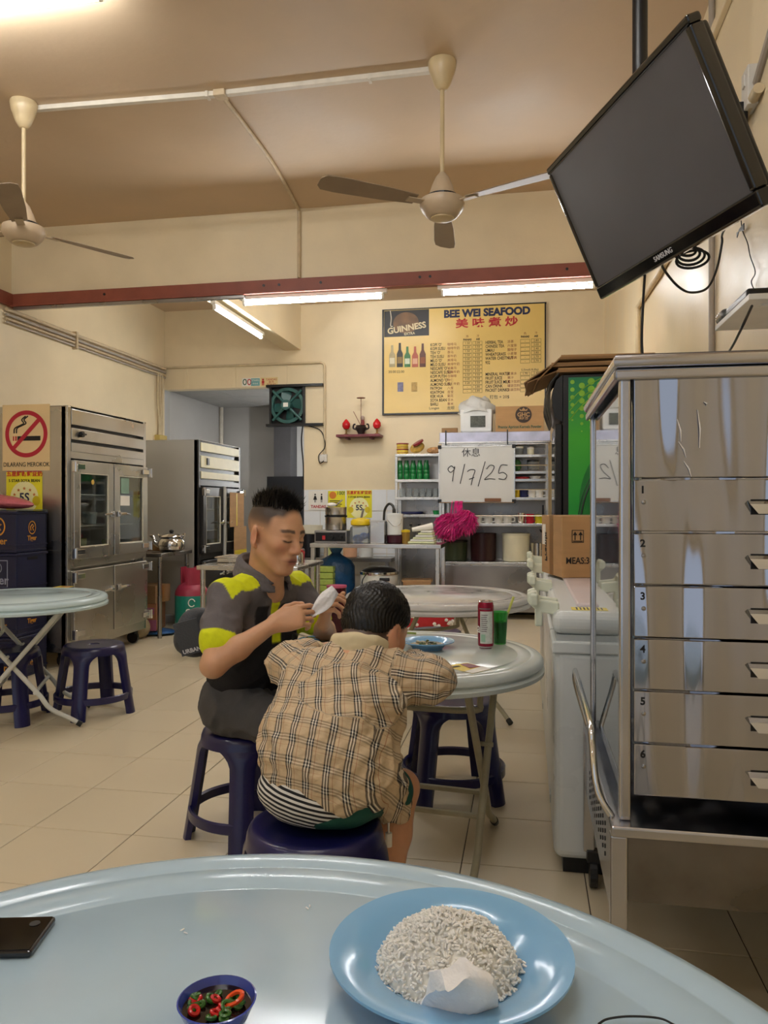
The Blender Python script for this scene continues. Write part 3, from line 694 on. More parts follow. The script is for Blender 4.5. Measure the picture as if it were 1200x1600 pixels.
for k in range(4):
    a = PI / 4 + k * PI / 2; v = Vector((math.cos(a), 0, math.sin(a)))
    obj('strut', MB().tube([Vector((exc, D - .04, ezc)) + v * .05, Vector((exc, D - .035, ezc)) + v * eh * 1.15], .016, 8), m_teal, ex, smooth=True)
    a2 = k * PI / 2 + .3; Mx = Matrix.Translation((exc, D + .0, ezc)) @ Matrix.Rotation(-a2, 4, 'Y') @ Matrix.Rotation(.5, 4, 'X')
    obj('blade', MB().prism([(.04, -.03), (.12, -.085), (.19, -.09), (.2, .02), (.12, .05), (.04, .03)], Mx @ Matrix.Rotation(PI / 2, 4, 'X'), .004), m_teal, ex)
hb = obj('motor', MB().cyl((exc, D - .09, ezc), (exc, D + .02, ezc), .06, n=20), m_teal, ex, smooth=True)
obj('sticker', MB().cbox((exc, D - .091, ezc), (.06, .002, .05)), mat('paper', 'e8e4da', .6), hb)
# ------------------------------------------------------------ small signs over the opening
def sign(name, label, px0, py0, px1, py1, y, bg, cat='sign', t=.004):
    p, q = Yp(px0, py0, y - t), Yp(px1, py1, y - t)
    s_ = thing(name, label, cat, ((p.x + q.x) / 2, y - t, q.z))
    obj('panel', MB().box((p.x, y - t, q.z), (q.x, y - .0003, p.z)), bg, s_)
    return s_, p, q
m_paper = mat('paper', 'e8e4da', .6); m_red = mat('red_ink', 'b3202c', .5); m_blk = m_ink; m_blue = mat('teal_ink', '6fa3a5', .5)
s_, p, q = sign('direction_sign', 'small footprint and arrow plate above the passage', 378, 591, 406, 603, D, m_paper)
for px, mm in ((382.5, mat('green_ink', '2a5a44', .5)), (389.5, m_red)):
    c = Yp(px, 597, D - .005); g = MB(); g.loft([[Vector((c.x + rx * math.cos(t), D - .006, c.z + rz * math.sin(t))) for t in np.linspace(0, 2 * PI, 24, endpoint=False)] for rx, rz in ((.026, .038), (.015, .026))], False, False)
    obj('foot_mark', g, mm, s_)
c = Yp(399, 597, D - .005); obj('arrow_panel', MB().cbox((c.x, D - .005, c.z), (.11, .002, .09)), m_blue, s_)
obj('lettering', MB().text('STAIRS', .03, onY((c.x, D - .007, c.z + .02))).text('<<<', .04, onY((c.x, D - .007, c.z - .02))), m_paper, s_)
s_, p, q = sign('toilet_sign', 'yellowed toilet plate above the passage', 407, 590, 434, 603, D, mat('yellow_plate', 'dcc68e', .5))
c = Yp(411, 597, D - .005); obj('figure', MB().ell((c.x, D - .005, c.z + .03), (.012, .002, .012)).box((c.x - .015, D - .006, c.z - .015), (c.x + .015, D - .004, c.z + .016)).box((c.x - .012, D - .006, c.z - .04), (c.x - .003, D - .004, c.z - .015)).box((c.x + .003, D - .006, c.z - .04), (c.x + .012, D - .004, c.z - .015)), m_red, s_)
c = Yp(424, 597, D - .005); obj('lettering', MB().text('TANDAS', .035, onY((c.x, D - .005, c.z + .03))).text('厕 所', .028, onY((c.x, D - .005, c.z))).text('TOILET', .035, onY((c.x, D - .005, c.z - .03))), m_red, s_)['kind'] = 'stuff'
# ------------------------------------------------------------ four-door steel refrigerator
m_fr = mat('fridge_steel', 'bcb9b2', .3, 1., var=.08, vs=2.5, bump=.04, bs=5, rvar=.1)
m_white_in = mat('white_liner', 'cfd3d4', .5)
def latch(par, x, y, z, s=1, nm='latch'):
    """chrome lever latch on a face at x looking +x"""
    h = MB().cbox((x + .012, y, z), (.022, .05, .045)).tube([(x + .025, y, z), (x + .04, y + s * .06, z + .004), (x + .03, y + s * .14, z - .002)], [.014, .012, .008], 8)
    return obj(nm, h, m_chrome, par, bev=.003)
def hinge(par, x, y, z, s):
    return obj('hinge', MB().cbox((x + .015, y, z), (.026, .04, .075)).cbox((x + .015, y + s * .07, z + .005), (.018, .1, .04)).cyl((x + .03, y - s * .01, z - .04), (x + .03, y - s * .01, z + .04), .01, n=8), m_chrome, par, bev=.003)
def fridge(name, label, xf, ya, yb, zt, depth, side_mat, trim_mat, glass_mat, zl, zd0, zd1, ze0, ze1):
    f = thing(name, label, 'refrigerator', (xf - depth / 2, (ya + yb) / 2, 0))
    ym = (ya + yb) / 2
    obj('side_panel', MB().box((xf - depth, ya, .12), (xf - .012, ya + .03, zt)), side_mat, f, bev=.004)
    obj('side_panel', MB().box((xf - depth, yb - .03, .12), (xf - .012, yb, zt)), side_mat, f, bev=.004)
    obj('back_panel', MB().box((xf - depth, ya + .03, .12), (xf - depth + .03, yb - .03, zt)), side_mat, f)
    obj('top_panel', MB().box((xf - depth, ya, zt), (xf, yb, zt + .004)), side_mat, f)
    obj('liner', MB().box((xf - depth + .04, ya + .04, zd0), (xf - depth + .05, yb - .04, zl)).box((xf - depth + .04, ya + .031, zd0), (xf - .06, ya + .04, zl)).box((xf - depth + .04, yb - .04, zd0), (xf - .06, yb - .031, zl)), m_white_in, f)
    obj('lower_body', MB().box((xf - depth + .03, ya + .03, .13), (xf - .05, yb - .03, zd0 - .01)), trim_mat, f)
    obj('upper_body', MB().box((xf - depth + .03, ya + .03, zl + .01), (xf - .03, yb - .03, zt - .002)), m_dark, f)
    # face frame
    for (A, B, C_, E_) in ((ya, ya + .045, .12, zt), (yb - .045, yb, .12, zt), (ya + .045, yb - .045, zl - .02, zl + .035), (ya + .045, yb - .045, zd0 - .06, zd0), (ya + .045, yb - .045, .12, ze0)):
        obj('face_frame', MB().box((xf - .05, A, C_), (xf, B, E_)), trim_mat, f, bev=.003)
    for k in range(2): 
        za = zd0 + (zd1 - zd0) * (k + 1) / 3
        obj('shelf', MB().box((xf - depth + .05, ya + .05, za - .008), (xf - .1, yb - .05, za)), m_white_in, f)
    for i in range(7):
        yy = ya + .14 + i * (yb - ya - .28) / 6; zz = zd0 + (zd1 - zd0) * (i % 3) / 3 + .001
        g = obj('stored_tub', MB().lathe([(.05, zz), (.06, zz + .1 + .03 * (i % 2)), (.055, zz + .105 + .03 * (i % 2))], (xf - .28, yy, 0), 14), mat('tub_%d' % (i % 3), ('9aa05a', 'b9c4c9', '7d8a94')[i % 3], .5), f, smooth=True)
    doors = []
    for s, (A, B) in enumerate(((ya + .035, ym - .008), (ym + .008, yb - .035))):
        d = obj('door', MB().box((xf, A, zd0), (xf + .035, A + .075, zd1)).box((xf, B - .075, zd0), (xf + .035, B, zd1)).box((xf, A + .075, zd1 - .09), (xf + .035, B - .075, zd1)).box((xf, A + .075, zd0), (xf + .035, B - .075, zd0 + .09)), trim_mat, f, bev=.004)
        obj('window', MB().box((xf + .012, A + .07, zd0 + .085), (xf + .02, B - .07, zd1 - .085)), glass_mat, d)
        ib = MB(); t = .012
        for (a1, b1, c1, e1) in ((A + .07, A + .07 + t, zd0 + .085, zd1 - .085), (B - .07 - t, B - .07, zd0 + .085, zd1 - .085), (A + .07, B - .07, zd1 - .085 - t, zd1 - .085), (A + .07, B - .07, zd0 + .085, zd0 + .085 + t)):
            ib.box((xf + .022, a1, c1), (xf + .033, b1, e1))
        obj('window_gasket', ib, mat('ivory_gasket', 'cfcab8', .5), d)
        e = obj('lower_door', MB().box((xf, A, ze0), (xf + .035, B, ze1)), trim_mat, f, bev=.006)
        hy = A + .02 if s == 0 else B - .02; sg = 1 if s == 0 else -1
        for zz in (zd1 - .05, zd0 + .05): hinge(d, xf + .032, hy - sg * .03, zz, sg)
        for zz in (ze1 - .05, ze0 + .05): hinge(e, xf + .032, hy - sg * .03, zz, sg)
        latch(d, xf + .034, ym + (-.05 if s == 0 else .05), zd0 + (zd1 - zd0) * .45, -1 if s == 0 else 1)
        latch(e, xf + .034, ym + (-.05 if s == 0 else .05), ze0 + (ze1 - ze0) * .65, -1 if s == 0 else 1)
        doors.append((d, e, A, B))
    for yy in (ya + .08, yb - .08):
        for xx in (xf - .08, xf - depth + .08):
            obj('caster', MB().cyl((xx, yy - .015, .05), (xx, yy + .015, .05), .05, n=16).box((xx - .03, yy - .03, .08), (xx + .03, yy + .03, .13)), m_dark, f)
    return f, doors
f1x, f1a, f1b, f1t = -3.30, 5.10, 6.28, 1.93
f1, d1_ = fridge('steel_refrigerator', 'four-door stainless refrigerator with a no-smoking notice on its side', f1x, f1a, f1b, f1t, .82, m_fr, m_fr, m_glass, 1.57, .80, 1.535, .2, .72)
# louvred head panel
for (za, zb2) in ((1.80, 1.915), (1.69, 1.775), (1.60, 1.665)):
    obj('head_slat', MB().box((f1x - .028, f1a + .05, za), (f1x + .004, f1b - .05, zb2)), m_fr, f1, bev=.003)
obj('key_switch', MB().cyl((f1x + .004, f1a + .16, 1.735), (f1x + .03, f1a + .16, 1.735), .022, n=14).cbox((f1x + .035, f1a + .16, 1.735), (.015, .05, .012)), m_dark, f1)
# notices stuck on the near side of the fridge
ys_ = f1a
def side_notice(name, label, px0, py0, px1, py1, bg):
    p, q = Yp(px0, py0, ys_ - .002), Yp(px1, py1, ys_ - .002)
    t = thing(name, label, 'sign', ((p.x + q.x) / 2, ys_ - .002, q.z))
    obj('panel', MB().box((p.x, ys_ - .003, q.z), (q.x, ys_ - .0002, p.z)), bg, t)
    return t
ns = side_notice('no_smoking_sign', 'beige no-smoking notice with a red ring on the refrigerator side', 4, 633, 78, 735, mat('beige_notice', 'e3c794', .5, var=.02))
c = Yp(41, 678, ys_ - .004); ux = (Yp(78, 678, ys_).x - Yp(4, 678, ys_).x) / 74     # metres per pixel
def ring2(c, r0, r1, y, n=48):
    return MB().loft([[Vector((c.x + r * math.cos(t), y, c.z + r * math.sin(t))) for t in np.linspace(0, 2 * PI, n, endpoint=False)] for r in (r0, r1)], False, False)
cg = MB(); w_ = 16 * ux
cg.box((c.x - 14 * ux, ys_ - .0036, c.z - 9.5 * ux), (c.x + 22 * ux, ys_ - .003, c.z - 3 * ux))
obj('cigarette', cg, m_ink, ns)
ash = MB().box((c.x - 21 * ux, ys_ - .0036, c.z - 9.5 * ux), (c.x - 19 * ux, ys_ - .003, c.z - 3 * ux)).box((c.x - 17.5 * ux, ys_ - .0036, c.z - 9.5 * ux), (c.x - 15 * ux, ys_ - .003, c.z - 3 * ux))
obj('ember', ash, mat('notice_red', 'b01f33', .5), ns)
smk = MB()
for dx in (0, 6):
    smk.tube(smooth_path([Vector((c.x + (a + dx * .6) * ux, ys_ - .0035, c.z + b * ux)) for a, b in ((-19, 1), (-18, 8), (-10, 12), (-4, 15), (-7, 20), (-1, 25))], 5), .9 * ux, 5)
obj('smoke', smk, m_ink, ns)
rb = ring2(c, 27 * ux, 33 * ux, ys_ - .0045)
dg_ = Vector((1, 0, 1)).normalized(); nr = Vector((1, 0, -1)).normalized()
cc = Vector((c.x, ys_ - .0046, c.z)); rb.add([cc + dg_ * 29 * ux + nr * 3 * ux, cc + dg_ * 29 * ux - nr * 3 * ux, cc - dg_ * 29 * ux - nr * 3 * ux, cc - dg_ * 29 * ux + nr * 3 * ux], [(0, 1, 2, 3)])
obj('prohibition_ring', rb, mat('notice_red', 'b01f33', .5), ns)
obj('lettering', MB().text('DILARANG MEROKOK', .046, onY(Yp(41, 726, ys_ - .0045)), squeeze=.82, bold=.0), m_ink, ns)
m_yel = mat('poster_yellow', 'e8de2e', .45, var=.04); m_pred = mat('poster_red', 'c4352a', .5); m_navy_ink = mat('navy_ink', '22284a', .5)
def soya_poster(t, c, u, Mf, off):
    """c: centre, u: metres per photo pixel (poster 38 x 48 px at u)"""
    def at(a, b): return c + Vector((a * u, -off, b * u))
    obj('glow_panel', MB().prism([(19 * u * math.cos(a) * .8, 16 * u * math.sin(a)) for a in np.linspace(0, 2 * PI, 28, endpoint=False)], Mf(at(0, -6)), .0004), mat('poster_pale', 'f3efb0', .45), t)
    obj('headline', MB().text('五星鲜新鲜豆奶', 5.6 * u, Mf(at(0, 17) - Vector((0, .0006, 0))), bold=.0012), m_pred, t)
    obj('subtitle', MB().text('5 STAR SOYA BEAN', 3.9 * u, Mf(at(0, 10.5) - Vector((0, .0006, 0))), bold=.0006), m_ink, t)
    stt = MB()
    for k in range(5):
        a = PI * (.15 + .175 * k); p_ = at(12 * math.cos(a), -8 + 11 * math.sin(a)) - Vector((0, .0006, 0))
        stt.prism([((1.9 if j % 2 == 0 else .8) * u * math.sin(j * PI / 5), (1.9 if j % 2 == 0 else .8) * u * math.cos(j * PI / 5)) for j in range(9, -1, -1)], Mf(p_), .0004)
    obj('stars', stt, mat('poster_orange', 'd07a2a', .5), t)['kind'] = 'stuff'
    obj('numeral', MB().text('5S', 11.5 * u, Mf(at(0, -6) - Vector((0, .0008, 0))), bold=.002), m_navy_ink, t)
    bn = MB()
    for sx_ in (-13, 13): bn.prism([(4.2 * u * math.cos(a), 4.8 * u * math.sin(a)) for a in np.linspace(0, 2 * PI, 20, endpoint=False)], Mf(at(sx_, -9) - Vector((0, .0007, 0))), .0004)
    obj('bean_mark', bn, mat('bean_yellow', 'd9c21f', .5), t)
sp = side_notice('soya_poster', 'yellow soya bean poster on the refrigerator side below the no-smoking notice', 10, 738, 66, 800, m_yel)
soya_poster(sp, Yp(38, 768, ys_ - .0035), (Yp(66, 768, ys_).x - Yp(10, 768, ys_).x) / 39, onY, .0)
# papers and stickers in the glass doors
dB = d1_[1][0]; yA, yB2 = d1_[1][2], d1_[1][3]
obj('paper_slip', MB().box((f1x + .0205, yA + .11, 1.2), (f1x + .0215, yA + .26, 1.28)), m_paper, dB)
obj('paper_slip', MB().box((f1x + .0205, yA + .12, 1.3), (f1x + .0215, yA + .25, 1.43)), mat('green_slip', '7d9a86', .6), dB)
dA = d1_[0][0]
obj('sticker', MB().lathe([(.02, 0), (.02, .001)], n=14, M=onX((f1x + .021, f1a + .3, 1.38))), mat('gold_sticker', 'c2a03a', .4), dA)

# ------------------------------------------------------------ second refrigerator at the back
m_fr2 = mat('grey_fridge_side', 'b4b2aa', .4, .35, var=.06, vs=2, rvar=.1)
m_dkframe = mat('dark_door_frame', '3c3a38', .35, .6, var=.08)
m_beige_slat = mat('beige_slat', 'cfc8a4', .4, var=.05)
f2x, f2a, f2b, f2t = -3.18, 7.12, 8.24, 1.85
f2, d2_ = fridge('steel_refrigerator', 'grey refrigerator with beige slats behind the kettle table', f2x, f2a, f2b, f2t, .8, m_fr2, m_dkframe, m_glass, 1.42, .72, 1.385, .2, .65)
for (za, zb2) in ((1.745, 1.83), (1.58, 1.70), (1.47, 1.54)):
    obj('head_slat', MB().box((f2x - .028, f2a + .05, za), (f2x + .006, f2b - .05, zb2)), m_beige_slat, f2, bev=.004)
obj('key_switch', MB().cbox((f2x + .012, f2a + .2, 1.645), (.014, .05, .07)), m_dark, f2)
obj('door_bar', MB().cyl((f2x + .05, (f2a + f2b) / 2 - .02, .62), (f2x + .05, (f2a + f2b) / 2 - .02, 1.4), .018, n=12), m_fr2, f2, smooth=True)
# broken-down cartons hung on its right door
for k, (a_, b_, z0_, z1_, lab) in enumerate(((.62, 1.02, .97, 1.34, 'upper brown cardboard piece hung on the grey refrigerator door'), (.74, 1.1, .66, .97, 'lower brown cardboard piece hung on the grey refrigerator door'))):
    t = thing('cardboard_piece', lab, 'cardboard', (f2x + .1, f2a + a_ + .2, z0_))
    obj('sheet', MB().box((f2x + .075 + .0 * k, f2a + a_, z0_ + .002), (f2x + .082, f2a + b_, z1_)), m_card, t)
    obj('tape', MB().box((f2x + .0825, f2a + a_ + .17, z0_ + .01), (f2x + .0835, f2a + a_ + .2, z1_ - .01)) if k == 0 else MB().box((f2x + .0825, f2a + a_, z0_ + .002), (f2x + .0835, f2a + b_, z0_ + .055)), mat('yellow_tape', 'd8c02a', .4), t)
# ------------------------------------------------------------ stainless table with the kettle
def steel_table(name, label, x0, x1, y0, y1, z, shelf=None, m=None, leg=.02):
    t = thing(name, label, 'table', ((x0 + x1) / 2, (y0 + y1) / 2, 0)); m = m or m_steel
    obj('top', MB().box((x0, y0, z - .035), (x1, y1, z)), m, t, bev=.006)
    for X in (x0 + .04, x1 - .04):
        for Y in (y0 + .04, y1 - .04):
            obj('leg', MB().cyl((X, Y, 0), (X, Y, z - .035), leg, n=14), m, t, smooth=True)
    if shelf: obj('shelf', MB().box((x0 + .03, y0 + .03, shelf - .025), (x1 - .03, y1 - .03, shelf)), m, t, bev=.004)
    return t
kz = .77
steel_table('steel_table', 'dark stainless table carrying the kettle between the refrigerators', -4.25, -3.22, 6.42, 7.06, kz, m=m_steel_dk)
kp = Zp(268, 861, kz); kp = Vector((kp.x, min(kp.y, 6.72), kz)); kp = Zp(268, 863, kz) if False else Vector((Yp(268, 850, 6.75).x, 6.75, kz))
kt = thing('kettle', 'polished steel kettle with a curved spout on the dark table', 'kettle', kp)
obj('body', MB().lathe([(.085, kz), (.115, kz + .02), (.125, kz + .06), (.118, kz + .1), (.095, kz + .125), (.08, kz + .13)], kp * Vector((1, 1, 0)) if False else (kp.x, kp.y, 0), 32), m_chrome, kt, smooth=True)
ld = obj('lid', MB().lathe([(.09, kz + .13), (.105, kz + .138), (.085, kz + .16), (.04, kz + .172), (.01, kz + .175)], (kp.x, kp.y, 0), 32), m_chrome, kt, smooth=True)
obj('knob', MB().ell((kp.x, kp.y, kz + .188), (.022, .022, .016)), m_dark, ld, smooth=True)
vx = Vector((CS, SN, 0))
obj('spout', MB().tube(smooth_path([kp - vx * .1 + Vector((0, 0, .05)), kp - vx * .15 + Vector((0, 0, .08)), kp - vx * .17 + Vector((0, 0, .13)), kp - vx * .2 + Vector((0, 0, .15))], 5), [.03 - .0011 * i for i in range(16)], 10), m_chrome, kt, smooth=True)
obj('handle', MB().tube(smooth_path([kp - vx * .1 + Vector((0, 0, .12)), kp - vx * .12 + Vector((0, 0, .16)), kp - vx * .08 + Vector((0, -.03, .145)), kp + vx * .08 + Vector((0, -.03, .145)), kp + vx * .125 + Vector((0, 0, .165)), kp + vx * .11 + Vector((0, 0, .12))], 5), .009, 8), m_chrome, kt, smooth=True)
q = Vector((Yp(238, 850, 6.85).x, 6.85, kz))
wb_ = thing('wooden_tray', 'brown wooden block beside the kettle', 'block', q)
obj('block', MB().cbox(q + Vector((0, 0, .03)), (.2, .12, .06)), mat('brown_wood', '8a6a40', .6, var=.2, vs=12, stretch=(1, 6, 1)), wb_, bev=.004)
obj('lid', MB().cbox(q + Vector((.02, 0, .075)), (.07, .05, .03)), m_dark, wb_, bev=.004)
# beneath the kettle table
def carton(name, label, c, s, rz, m=None, txt=None, tm=None, tsize=.04):
    t = thing(name, label, 'box', c); m = m or m_card
    R = Matrix.Translation(c) @ Matrix.Rotation(rz, 4, 'Z')
    obj('box', MB().box((-s[0] / 2, -s[1] / 2, 0), (s[0] / 2, s[1] / 2, s[2]), R), m, t, bev=.003)
    obj('tape', MB().box((-s[0] / 2 - .0008, -.025, .01), (s[0] / 2 + .0008, .025, s[2] + .0008), R), m_tape, t)
    if txt: obj('lettering', MB().text(txt, tsize, R @ onY((0, -s[1] / 2 - .001, s[2] * .7)), bold=.001), tm or m_ink, t)
    return t, R
c = Vector((-3.52, 6.62, .055))
_, R = carton('carton', 'brown carton with red print under the kettle table', c, (.36, .26, .25), .15, mat('cardboard_red', '9c6b4a', .8, var=.1), 'MARIGOLD', m_red, .06)
obj('label_box', MB().box((-.16, -.1315, .15), (.16, -.1305, .21), R).box((-.05, -.1315, .0), (.18, -.1305, .1), R), mat('pink_print', '9c5a7c', .7), bpy.data.objects['carton.001'] if 'carton.001' in bpy.data.objects else _)
carton('carton', 'dark brown carton stacked on the red-printed carton', c + Vector((.06, .02, .252)), (.3, .25, .16), -.1, m_card2)
tag(obj('blue_bag', MB().ell((-3.4, 6.66, .027), (.2, .14, .026)), mat('blue_plastic', '2f5f9a', .35, bump=.8, bs=30), smooth=True), 'blue plastic sack flattened under the red-printed carton', 'bag')
tag(obj('rag_bundle', MB().ell((-3.44, 6.42, .1), (.1, .09, .1)), mat('rag', 'a8987a', .9, bump=1., bs=25), smooth=True), 'crumpled beige rag bundle beside the refrigerator foot', 'rag')
gp_ = Vector((Yp(303, 960, 6.85).x, 6.8, 0)); 
gs = thing('gas_cylinder', 'green and red gas cylinder standing under the kettle table edge', 'gas cylinder', gp_)
obj('body', MB().lathe([(.11, .03), (.145, .05), (.155, .09), (.155, .36), (.152, .37)], gp_, 32), mat('gas_green', '1f7f6c', .35, var=.06), gs, smooth=True)
sh = obj('shoulder', MB().lathe([(.155, .36), (.15, .40), (.12, .45), (.07, .475)], gp_, 32), mat('gas_red', '9c3146', .4, var=.08), gs, smooth=True)
obj('foot_ring', MB().lathe([(.12, 0), (.125, 0), (.12, .045), (.115, .045)], gp_, 28), mat('gas_green', '1f7f6c', .35), gs, smooth=True)
cl = MB(); 
for k in range(3):
    a0 = k * 2.09 + .4; pts = [[Vector((gp_.x + r * math.cos(a0 + t), gp_.y + r * math.sin(a0 + t), z)) for t in np.linspace(0, 1.4, 8)] for r, z in ((.1, .455), (.1, .62))]
    cl.add(pts[0] + pts[1], [(i, i + 1, i + 9, i + 8) for i in range(7)])
obj('collar', cl, mat('gas_red', '9c3146', .4), gs, solid=.006)
obj('valve', MB().cyl((gp_.x, gp_.y, .47), (gp_.x, gp_.y, .56), .022, n=12).cbox((gp_.x, gp_.y, .585), (.1, .05, .05)), mat('brass', '8a6a3a', .4, .6), gs)
fwd = (Vector((0, 0, 0)) - Vector((gp_.x, gp_.y, 0))).normalized(); rt = Vector((-fwd.y, fwd.x, 0))
def onc(z, off): return frame(gp_ + fwd * .158 + rt * off + Vector((0, 0, z)), rt, ZW)
gl = MB().text('GAS', .06, onc(.22, 0), bold=.002).text('PERSTANAS', .028, onc(.17, 0), bold=.001)
gl.tube([(onc(.3, 0) @ Vector((.03 * math.cos(a), .035 * math.sin(a), 0))) for a in np.linspace(.3, 5.6, 14)], .005, 5)
obj('lettering', gl, m_paper, gs)
# ------------------------------------------------------------ steel table behind the man
tz = .73
steel_table('steel_table', 'stainless table behind the seated man', -2.55, -1.72, 5.66, 6.42, tz)
tp_ = Vector((Yp(481, 860, 5.9).x, 5.9, tz))
tp_.x = -1.79
jg = thing('steel_jug', 'steel jug with a red lid on the table behind the man', 'jug', tp_)
obj('body', MB().lathe([(.04, tz), (.045, tz + .01), (.042, tz + .08), (.036, tz + .1)], (tp_.x, tp_.y, 0), 20), m_chrome, jg, smooth=True)
obj('lid', MB().lathe([(.04, tz + .1), (.04, tz + .115), (.012, tz + .13), (.012, tz + .145)], (tp_.x, tp_.y, 0), 20), mat('red_plastic', 'b02a30', .35), jg, smooth=True)
obj('handle', MB().tube(smooth_path([tp_ + Vector((-.035, 0, .09)), tp_ + Vector((-.075, -.01, .08)), tp_ + Vector((-.07, -.01, .03)), tp_ + Vector((-.04, 0, .02))], 5), .006, 6), mat('ivory_hinge_plastic', 'dfe3cf', .4), jg, smooth=True)
rc = thing('red_canister', 'red plastic canister beside the steel jug', 'canister', (-1.85, 6.1, tz))
obj('body', MB().lathe([(.05, tz), (.055, tz + .09), (.05, tz + .1)], (-1.85, 6.1, 0), 18), mat('red_plastic', 'b02a30', .35), rc, smooth=True)
obj('lid', MB().lathe([(.056, tz + .1), (.05, tz + .115), (.01, tz + .12)], (-1.85, 6.1, 0), 18), mat('clear_wrap', 'e0e0e0', .15, trans=.9), rc, smooth=True)
pkb = MB().ell((-1.98, 5.95, tz + .032), (.13, .1, .032), 20, 12)
tag(obj('sugar_bag', pkb, mat('printed_bag', 'd8ccc8', .4, var=.35, vs=45, bump=.7, bs=40), smooth=True), 'crumpled printed white bag beside the steel jug', 'bag')
tr_ = thing('steel_tray', 'shallow stainless tray on the table behind the man', 'tray', (-2.3, 6.1, tz))
obj('tray', MB().box((-2.5, 5.95, tz + .001), (-2.05, 6.25, tz + .045)), m_steel, tr_, bev=.008)
obj('rim', MB().tube([(-2.51, 5.94, tz + .045), (-2.04, 5.94, tz + .045), (-2.04, 6.26, tz + .045), (-2.51, 6.26, tz + .045)], .006, 6, closed=True), m_steel, tr_)
# ------------------------------------------------------------ beer crates
m_crate = mat('navy_crate', '151a3a', .35, var=.08, vs=5)
m_gold = mat('gold_print', 'c98a2c', .45)
cxa, cxb, cya, cyb, chh = -3.86, -3.44, 4.72, 5.06, .288
names = ['top', 'second', 'third', 'bottom']
for k in range(4):
    z0 = .002 + (3 - k) * (chh + .003)
    t = thing('beer_crate', names[k] + ' navy beer crate with gold emblem in the stack by the refrigerator', 'crate', ((cxa + cxb) / 2, (cya + cyb) / 2, z0), 0, 'stacked beer crates')
    bd = MB()
    bd.box((cxa, cya, z0 + .02), (cxb, cya + .012, z0 + chh - .02)).box((cxa, cyb - .012, z0 + .02), (cxb, cyb, z0 + chh - .02)).box((cxa, cya + .012, z0 + .02), (cxa + .012, cyb - .012, z0 + chh - .02)).box((cxb - .012, cya + .012, z0 + .02), (cxb, cyb - .012, z0 + chh - .02)).box((cxa, cya, z0), (cxb, cyb, z0 + .02))
    obj('body', bd, m_crate, t, bev=.004)
    obj('rim', MB().tube([(cxa, cya, z0 + chh - .012), (cxb, cya, z0 + chh - .012), (cxb, cyb, z0 + chh - .012), (cxa, cyb, z0 + chh - .012)], .011, 6, closed=True), m_crate, t)
    obj('rib', MB().box((cxa - .004, cya - .006, z0 + .045), (cxb + .006, cya, z0 + .055)).box((cxb, cya, z0 + .045), (cxb + .006, cyb, z0 + .055)), m_crate, t)
    ymid = (cya + cyb) / 2; xl_ = cxb - .14
    if k != 1:
        for Mf, cpt, sc_ in ((onX, Vector((cxb + .001, ymid, z0 + .17)), 1.), (onY, Vector((xl_, cya - .001, z0 + .18)), 1.35)):
            e_ = MB(); Mx = Mf(cpt)
            e_.loft([[Mx @ Vector((r * sc_ * math.cos(a), r * sc_ * 1.15 * math.sin(a), .001)) for a in np.linspace(0, 2 * PI, 28, endpoint=False)] for r in (.042, .035)], False, False)
            e_.tube([Mx @ Vector((sc_ * x, sc_ * y, .001)) for x, y in ((-.015, -.02), (-.02, .005), (0, .022), (.018, .01), (.002, .0), (.014, -.02))], .005 * sc_, 5)
            obj('emblem', e_, m_gold, t)
            obj('lettering', MB().text('Tiger', .048 * sc_, Mf(cpt + Vector((0, 0, -.075 * sc_))), bold=.001), m_gold, t)
    else:
        pl_ = MB(); rect_outline(pl_, xl_ - .1, xl_ + .075, z0 + .05, z0 + .24, cya - .0015, .006)
        obj('plate_outline', pl_, mat('pale_print', '8f94a8', .5), t)
        obj('lettering', MB().text('Tiger', .085, onY((xl_ - .01, cya - .0015, z0 + .1)), bold=.0015), mat('pale_print', '8f94a8', .5), t)
        obj('emblem', ring2(Vector((xl_ - .01, 0, z0 + .185)), .035, .04, cya - .0015), mat('pale_print', '8f94a8', .5), t)
        obj('hand_hole', MB().box((cxb - .001, ymid - .05, z0 + .235), (cxb + .002, ymid + .06, z0 + .255)), m_dark, t)
zt4 = .002 + 4 * (chh + .003)
pb = MB().ell((-3.72, 4.87, zt4 + .068), (.3, .13, .05), 24, 12, Matrix.Rotation(.1, 3, 'Y'))
tag(obj('wrapped_bundle', pb, mat('pink_plastic', 'b9606a', .25, var=.15, vs=20, bump=.9, bs=28), smooth=True), 'pink plastic-wrapped bundle on top of the beer crates', 'bundle')
lf = MB().box((cxa, cya + .02, zt4 + .0), (cxb + .02, cyb - .02, zt4 + .005))
tag(obj('plastic_liner', lf, mat('dark_liner', '2c4a56', .25, bump=.5), bev=.002), 'dark plastic sheet lying on the top beer crate', 'plastic')
# ------------------------------------------------------------ menu board
m_menu = mat('menu_yellow', 'e0c070', .3, var=.05, vs=3)
ym_ = D - .03
p, q = Yp(600, 487, ym_), Yp(851, 640, ym_)
mx0, mx1, mz1, mz0 = p.x, q.x, p.z + .01, Yp(602, 646, ym_).z
mn = thing('menu_board', 'yellow printed drinks menu board on the back wall', 'menu board', ((mx0 + mx1) / 2, ym_, mz0))
obj('board', MB().box((mx0, ym_, mz0), (mx1, D - .001, mz1)), m_menu, mn)
fb = MB(); 
for (a, b_) in (((mx0 - .02, mz0 - .02), (mx1 + .02, mz0)), ((mx0 - .02, mz1), (mx1 + .02, mz1 + .012)), ((mx0 - .02, mz0), (mx0, mz1)), ((mx1, mz0), (mx1 + .015, mz1))):
    obj('frame_bar', MB().box((a[0], ym_ - .008, a[1]), (b_[0], D - .002, b_[1])), m_dark, mn)
MW, MH = mx1 - mx0, mz1 - mz0
